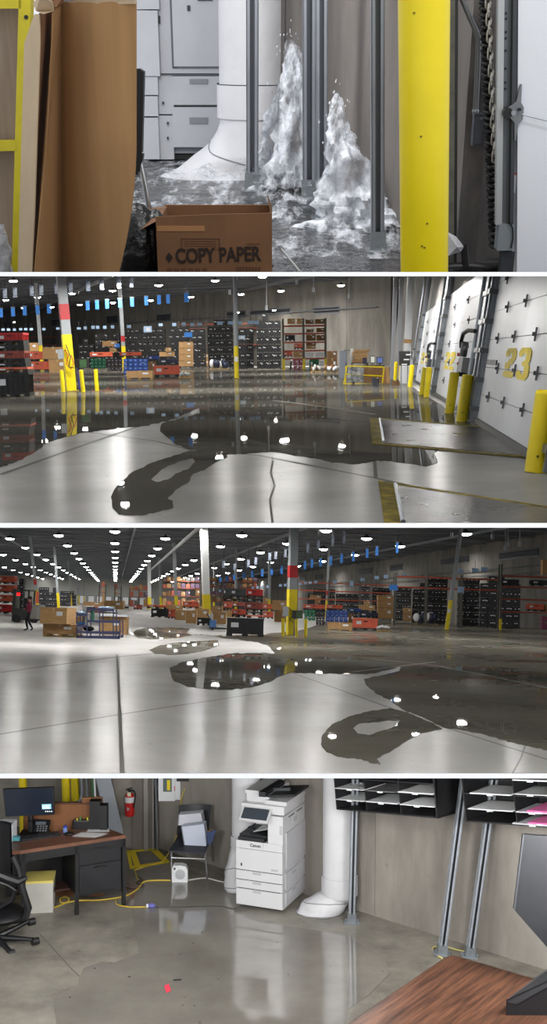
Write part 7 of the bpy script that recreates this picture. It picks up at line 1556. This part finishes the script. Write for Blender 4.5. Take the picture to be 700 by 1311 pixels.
part('front_door', MB().b2(.0, cw, -.012, .04, hC+.004, hD-.003), PW, t); part('front_strip', MB().b2(.0, cw*.58, -.012, .04, hD+.002, hE), PW, t); part('front_strip', MB().b2(cw*.585, cw, -.012, .04, hD+.002, hE), PW, t)
part('cabinet', MB().b2(.005, cw-.005, .03, Dc, h0, hE-.01), mat('copier_side', (198, 198, 202), .45, var=.03, scale=4), t)
for a, b in zip((hA, hB, hC), cdr):
    part('drawer_handle', MB().b2(cw*.36, cw*.54, -.016, .0, a-.035, a-.012), PG, b, 'grey drawer grip')
for y0, y1, z0, z1 in ((.08, .45, h0+.03, hA-.02), (.08, .45, hA+.01, hC-.01), (.10, .62, hC+.03, hE+.10)): part('side_cover', MB().b2(cw-.002, cw+.012, Dc*y0, Dc*(y1+.35), z0, z1), MC['copier_side'], t)
for z in (hA-.05, hC-.06): part('side_grip', MB().b2(cw+.01, cw+.018, Dc*.3, Dc*.42, z, z+.02), PG, t)
part('seam', MB().b2(cw*.05, cw*.95, -.0135, -.011, hA-.003, hA+.003).b2(.0, cw, -.0135, -.011, hB-.003, hB+.003).b2(0, cw, -.0135, -.011, hC-.003, hC+.003), SEAM, t)
part('output_tray', MB().b2(.01, cw*.66, .05, Dc*.9, hE, hE+.05).b2(.02, cw*.6, -.01, .1, hE, hE+.035), DK, t, 'black output tray'); part('tray_paper', MB().box((cw*.42, .28, hE+.08), (cw*.34, .3, .004), ry=-.25), PAPER, t, 'white sheets in the tray'); part('tray_flap', MB().box((cw*.22, .14, hE+.09), (.08, .06, .01), ry=.3), DK, t)
part('back_housing', MB().b2(.03, cw*.68, Dc*.55, Dc, hE, hF+.02), PG, t); part('right_tower', MB().b2(cw*.68, cw, .0, Dc, hE-.01, hF+.01), PW, t); part('tower_slot', MB().b2(cw*.93, cw*.985, -.004, .004, hE+.10, hE+.19), PG, t); part('vent', MB().b2(cw, cw+.006, Dc*.35, Dc*.5, hF-.11, hF-.06), PG, t)
for i in range(2): part('vent_slit', MB().b2(cw, cw+.004, Dc*(.2+.3*i), Dc*(.4+.3*i), hF-.03, hF-.02), SEAM, t)
part('scanner_bed', MB().b2(.08*cw, cw+.0, .03, Dc, hF+.02, hG+.01), PW, t); part('scanner_foot', MB().b2(.1*cw, cw*.8, .3, Dc, hF, hF+.03), PG, t)
ht = hz(1024); part('feeder', MB().b2(.12*cw, cw*.6, .12, Dc*.95, hG+.01, ht), PW, t, 'document feeder'); part('feeder_top', MB().b2(.1*cw, cw*.5, .1, Dc*.9, ht, ht+.035), PW, t)
part('feeder_cover', MB().box((cw*.52, Dc*.4, ht+.02), (cw*.14, Dc*.7, .05)), DK, t, 'black feeder cover'); part('feeder_tray', MB().box((cw*.86, Dc*.42, ht+.005), (cw*.6, Dc*.55, .02), ry=-.13), DK, t, 'black sloping paper tray'); part('tray_guide', MB().box((cw*.75, Dc*.35, ht+.03), (cw*.4, .02, .03), ry=-.13), GREYP, t); part('lid_edge', MB().b2(cw*.55, cw*1.02, Dc*.1, Dc*.97, hG+.01, hG+.05), PW, t)
mb = MB(); mb.box((cw*.44, -.03, hF+.015), (cw*.62, .17, .022), rx=.75); bz = part('screen_bezel', mb, PW, t); mb = MB(); mb.box((cw*.44, -.038, hF+.026), (cw*.54, .125, .012), rx=.75); part('touch_screen', mb, mat('touch_screen', (64, 70, 78), .15), bz, 'dark touch screen')
me = text_mesh('Canon', .045, .001, .001); me.transform(Matrix.Translation((cw*.42, -.0145, (hD+hE)/2-.012))); me.materials.append(SEAM); part('printed_words', me, None, t, 'small dark maker name')
part('power_mark', MB().b2(cw*.1, cw*.13, -.014, -.011, hC+.04, hC+.07), BLKM, t); part('printed_mark', MB().b2(cw*.76, cw*.9, -.0135, -.011, hC+.025, hC+.045), PG, t)
for x in (.06, cw-.06):
    for y in (.08, Dc-.08): part('caster', MB().cyl((x-.02, y, .02), (x+.02, y, .02), .022, n=10), BLKM, t)
# ---- white pipes
WQ = mat('pipe_wrap_office', (202, 202, 205), .5, var=.04, scale=5, bump=.25, bscale=9)
def wpipe(x0, x1, yb, ysl0, ysl1, foot_px, label):
    xm = (x0+x1)/2; B = ST.fl(xm, yb); r = (ST.at(x1, ysl0, B.y).x-ST.at(x0, ysl0, B.y).x)/2; zt, zs = ST.at(xm, ysl0, B.y).z, ST.at(xm, ysl1, B.y).z
    t = thing('drain_pipe', label, 'pipe', B); part('pipe', MB().cyl((0, 0, zs-.02), (0, 0, 3), r, n=32), WQ, t); part('sleeve', MB().lathe([(r, zt), (r*1.08, zt+.004), (r*1.09, zs), (r, zs)], 32), WQ, t, 'wider sleeve'); part('sleeve_seam', MB().lathe([(r*1.085, zt+.002), (r*1.095, zt+.004), (r*1.085, zt+.007)], 32), PG, t)
    fx = [(ST.at(a, yy, B.y)-B, w_) for a, yy, w_ in foot_px]; kk_ = ST.at(xm+1, 1100, B.y).x-B.x; n_ = len(fx)-1
    def f(u, v):
        g = min(n_-1e-6, v*n_); i = int(g); s = g-i; c = fx[i][0].lerp(fx[i+1][0], s); w_ = (fx[i][1]*(1-s)+fx[i+1][1]*s)*kk_; a = 2*pi*u
        q = 1+.10*noise.noise(Vector((cos(a)*2, sin(a)*2, v*6+x0))); return Vector((c.x+cos(a)*w_*q, sin(a)*w_*.85*q-.02*v, max(.004, c.z+.0*v)))
    part('wrapped_foot', MB().quadgrid(f, 28, 16), WQ, t, 'crumpled taped wrap at the foot')
    for vv in (.45, .8):
        part('strap', MB().tube([Vector(f(u/24, vv+.12*sin(2*pi*u/24)))*1.0+Vector((0, -.004, 0)) for u in range(25)], .003, 5), SEAM, t, 'thin black strap')
    return t
wpipe(296.7, 332.7, 1138, 1069, 1083, [(314.5, 1084, 18), (312, 1105, 21), (309, 1130, 22), (308, 1143, 19)], 'white pipe rising behind the photocopier, with a wrapped foot')
wpipe(413, 456, 1166, 1121, 1144, [(434, 1140, 21), (425, 1147, 28), (415, 1156, 34), (410, 1168, 35), (408, 1177, 34)], 'white pipe right of the photocopier, its wrapped foot turned left')
# ---- struts
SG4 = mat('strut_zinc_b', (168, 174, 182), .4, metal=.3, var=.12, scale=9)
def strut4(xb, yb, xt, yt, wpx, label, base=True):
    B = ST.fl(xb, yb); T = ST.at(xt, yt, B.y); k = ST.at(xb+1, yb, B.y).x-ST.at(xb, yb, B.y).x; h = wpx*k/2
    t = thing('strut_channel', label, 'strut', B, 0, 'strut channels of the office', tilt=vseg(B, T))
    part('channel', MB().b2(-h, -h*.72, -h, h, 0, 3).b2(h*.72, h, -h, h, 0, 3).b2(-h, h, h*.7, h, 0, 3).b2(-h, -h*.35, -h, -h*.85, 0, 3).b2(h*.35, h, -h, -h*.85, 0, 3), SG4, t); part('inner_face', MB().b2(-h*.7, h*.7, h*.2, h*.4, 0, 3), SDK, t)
    part('foot_bracket', MB().b2(-h*1.3, h*1.3, -h*1.3, h*1.2, 0, h*2.6).b2(-h*2.4, h*2.4, -h*2.2, h*1.5, 0, h*.25), GALV, t)
    for sx in (-1.8, 1.8): part('bolt', MB().cyl((sx*h, -h*.9, h*.2), (sx*h, -h*.9, h*1.2), h*.4, n=6, smooth=False), GALV, t)
    part('bolt', MB().cyl((0, -h*1.6, h*1.5), (0, -h*1.3, h*1.5), h*.4, n=6, smooth=False), GALV, t)
    return t
strut4(450, 1180, 453.5, 1038, 8.5, 'strut channel under the left mail sorter, right of the bent pipe foot')
strut4(565, 1221, 594, 997, 9.5, 'tall strut channel between the two mail sorters'); strut4(600.5, 1224, 624, 1054, 9.5, 'strut channel under the right mail sorter')
cord([(553, 1216), (556, 1212), (570, 1212), (585, 1216), (600, 1219), (606, 1224)], .006, mat('cord_pale_yellow', (220, 208, 130), .5), 'pale yellow cord looped around the feet of the two right struts', name='floor_cord'); cord([(553, 1216), (556, 1222), (565, 1226), (568, 1230)], .006, MC['cord_pale_yellow'], 'short pale yellow cord end at the foot of the tall strut', name='floor_cord')
# ---- mail sorters
OFF = .47
WS = Wall(W4.loc(0, OFF), W4.loc(W4.L, OFF))
def sorter(BL, BR, dep, label, cols, rows, hgt=.55, papers=()):
    (u0, z0), (u1, z1) = WS.pt(*BL), WS.pt(*BR); L = math.hypot(u1-u0, z1-z0); ang = atan2(z1-z0, u1-u0); a = WS.loc(u0, 0, z0)
    t = thing('mail_sorter', label, 'mail sorter', a, W4.rz, 'mail sorters', tilt=Matrix.Rotation(-ang, 4, 'Y')); SB = mat('sorter_black', (22, 22, 25), .6); th = .012
    part('bottom_board', MB().b2(0, L, 0, dep, 0, th), SB, t); part('back_board', MB().b2(0, L, dep-.01, dep, 0, hgt), SB, t); part('side_board', MB().b2(0, th, 0, dep, 0, hgt), SB, t); part('side_board', MB().b2(L-th, L, 0, dep, 0, hgt), SB, t)
    for c_ in cols: part('divider', MB().b2(L*c_-.004, L*c_+.004, .005, dep, 0, hgt), SB, t)
    for r_ in rows: part('shelf', MB().b2(0, L, .0, dep, r_-.004, r_+.004), SB, t)
    for (u0, u1, z, mm, th_) in papers:
        part('paper', MB().b2(L*u0, L*u1, -.025, dep*.8, z+.004, z+.004+th_), mm, t, 'sheets of paper'); part('label_strip', MB().b2(L*(u0+u1)/2-.03, L*(u0+u1)/2+.03, -.028, -.024, z-.006, z+.006), PAPER, t, 'white name strip')
    return t, L
pk = mat('pink_paper', (226, 110, 170), .7); pgr = mat('paper_grey', (190, 192, 196), .7)
kz = abs(WS.pt(500, 1040)[1]-WS.pt(500, 1041)[1])
sorter((430.5, 1036.5), (560, 1048), .42, 'black mail sorter on the left with papers in its slots', (.315, .655), (13.5*kz, 28*kz, 42*kz), papers=[(.02, .31, 13.5*kz, PAPER, .006), (.33, .64, 13.5*kz, pgr, .01), (.67, .99, 13.5*kz, PAPER, .006), (.02, .32, 28*kz, PAPER, .006), (.66, .99, 29*kz, PAPER, .008), (.35, .62, 28*kz, mat('paper_dim', (110, 112, 114), .7), .006)])
def onw(W_, x, y): u, z = W_.pt(x, y); return W_.loc(u, 0, z)
B = onw(WS, 560, 1048); WB4 = Wall(W4.loc(0, .03), W4.loc(W4.L, .03)); t = thing('sorter_end_panel', 'black end panel running from the left mail sorter back to the wall', 'panel', B)
slab([Vector((0, 0, 0)), onw(WB4, 584, 1041)-B, onw(WB4, 584, 985)-B, onw(WS, 560, 985)-B], .012, mat('sorter_black', (22, 22, 25), .6), 'panel', t)
sorter((596, 1052), (712, 1060.5), .42, 'black mail sorter at the right edge with papers and pink sheets', (.58,), (15.5*kz, 34*kz, 52*kz), papers=[(.06, .56, 15.5*kz, PAPER, .008), (.1, .56, 34*kz, PAPER, .010), (.6, .95, 15.5*kz, PAPER, .006), (.6, .95, 36*kz, PAPER, .006), (.55, .98, .012, pgr, .01), (.72, .98, .024, pk, .012), (.72, .98, 15.5*kz+.008, pk, .014), (.6, .98, 52*kz, PAPER, .01)])
# ---- foreground table, monitor back
WT = mat('walnut_table_top', (120, 82, 62), .4, rgb2=(58, 36, 27), scale=3.0, stretch=(11, .7, 1), detail=8)
nt = WT.node_tree
ZF = .8
TP = [(425, 1325), (571, 1225.5), (575, 1223.6), (579, 1223), (585, 1224), (677, 1251), (730, 1267), (900, 1330), (700, 1420)]
c = [ST.fl(x, y, ZF) for x, y in TP]; O = c[3].copy(); O.z = 0; dE = (c[1]-c[0]).normalized(); rT = atan2(dE.y, dE.x)-pi/2
t = thing('wooden_table', 'walnut-grained table top in the lower right foreground', 'table', O, rT); Rm = Matrix.Rotation(-rT, 3, 'Z')
mb = MB().poly([Rm @ (p-O) for p in c], thick=.03); part('table_top', mb, WT, t)
part('edge_band', MB().tube([Rm @ (c[0]-O+Vector((0, 0, -.015))), Rm @ (c[1]-O+Vector((0, 0, -.015)))], .0155, 6), mat('dark_edge_band', (66, 40, 30), .5), t)
for p in (c[3], c[5]): 
    q = Rm @ (p-O); part('leg', MB().b2(q.x-.02+.06, q.x+.02+.06, q.y-.12, q.y-.08, 0, ZF-.03), DBLK, t)
Ym = ST.fl(690, 1300, ZF).y; MBK = mat('monitor_back', (44, 45, 48), .4, var=.06, scale=30)
B = ST.fl(690, 1300, ZF); t = thing('laptop_dock', 'black angular monitor housing at the right edge on the wooden table', 'monitor', B)
def R4(x, y, dy=0): q = ST.at(x, y, Ym)-B; return Vector((q.x, q.y+dy, q.z))
def hull(name, P_, m, lab=None):
    bm = bmesh.new(); vs = [bm.verts.new(p) for p in P_]; bmesh.ops.convex_hull(bm, input=vs); me = bpy.data.meshes.new(name); bm.to_mesh(me); bm.free(); me.materials.append(m); return part(name, me, None, t, lab)
def R5(x, y, dy=0): return ST.at(x, y, Ym+dy)-B
hull('lower_housing', [R5(648, 1281), R5(661, 1285), R5(646, 1340), R5(760, 1340), R5(760, 1228), R5(760, 1200, .3), R5(702, 1239, .3), R5(651, 1277, .12)], MBK, 'black lower housing with lighter top edge')
hull('top_edge', [R5(648, 1280, -.004), R5(661, 1284, -.004), R5(661, 1286, -.004), R5(648, 1282.5, -.004), R5(760, 1227, -.004), R5(760, 1230, -.004)], mat('monitor_edge', (70, 72, 76), .4))
hull('screen_back', [R4(686, 1089, .35), R4(730, 1093, .35), R4(730, 1255, .35), R4(673, 1190, .35), R4(673, 1187, .35), R4(688, 1089, .38), R4(730, 1093, .40), R4(730, 1255, .40), R4(675, 1190, .38)], MBK, 'speckled black screen back')
hull('screen_rim', [R4(684.8, 1088, .34), R4(686.5, 1089, .34), R4(674, 1190, .34), R4(672.3, 1189, .34), R4(684.8, 1088, .37), R4(672.3, 1189, .37)], mat('monitor_edge', (70, 72, 76), .4))
t_ = t
cut_stage(S4)
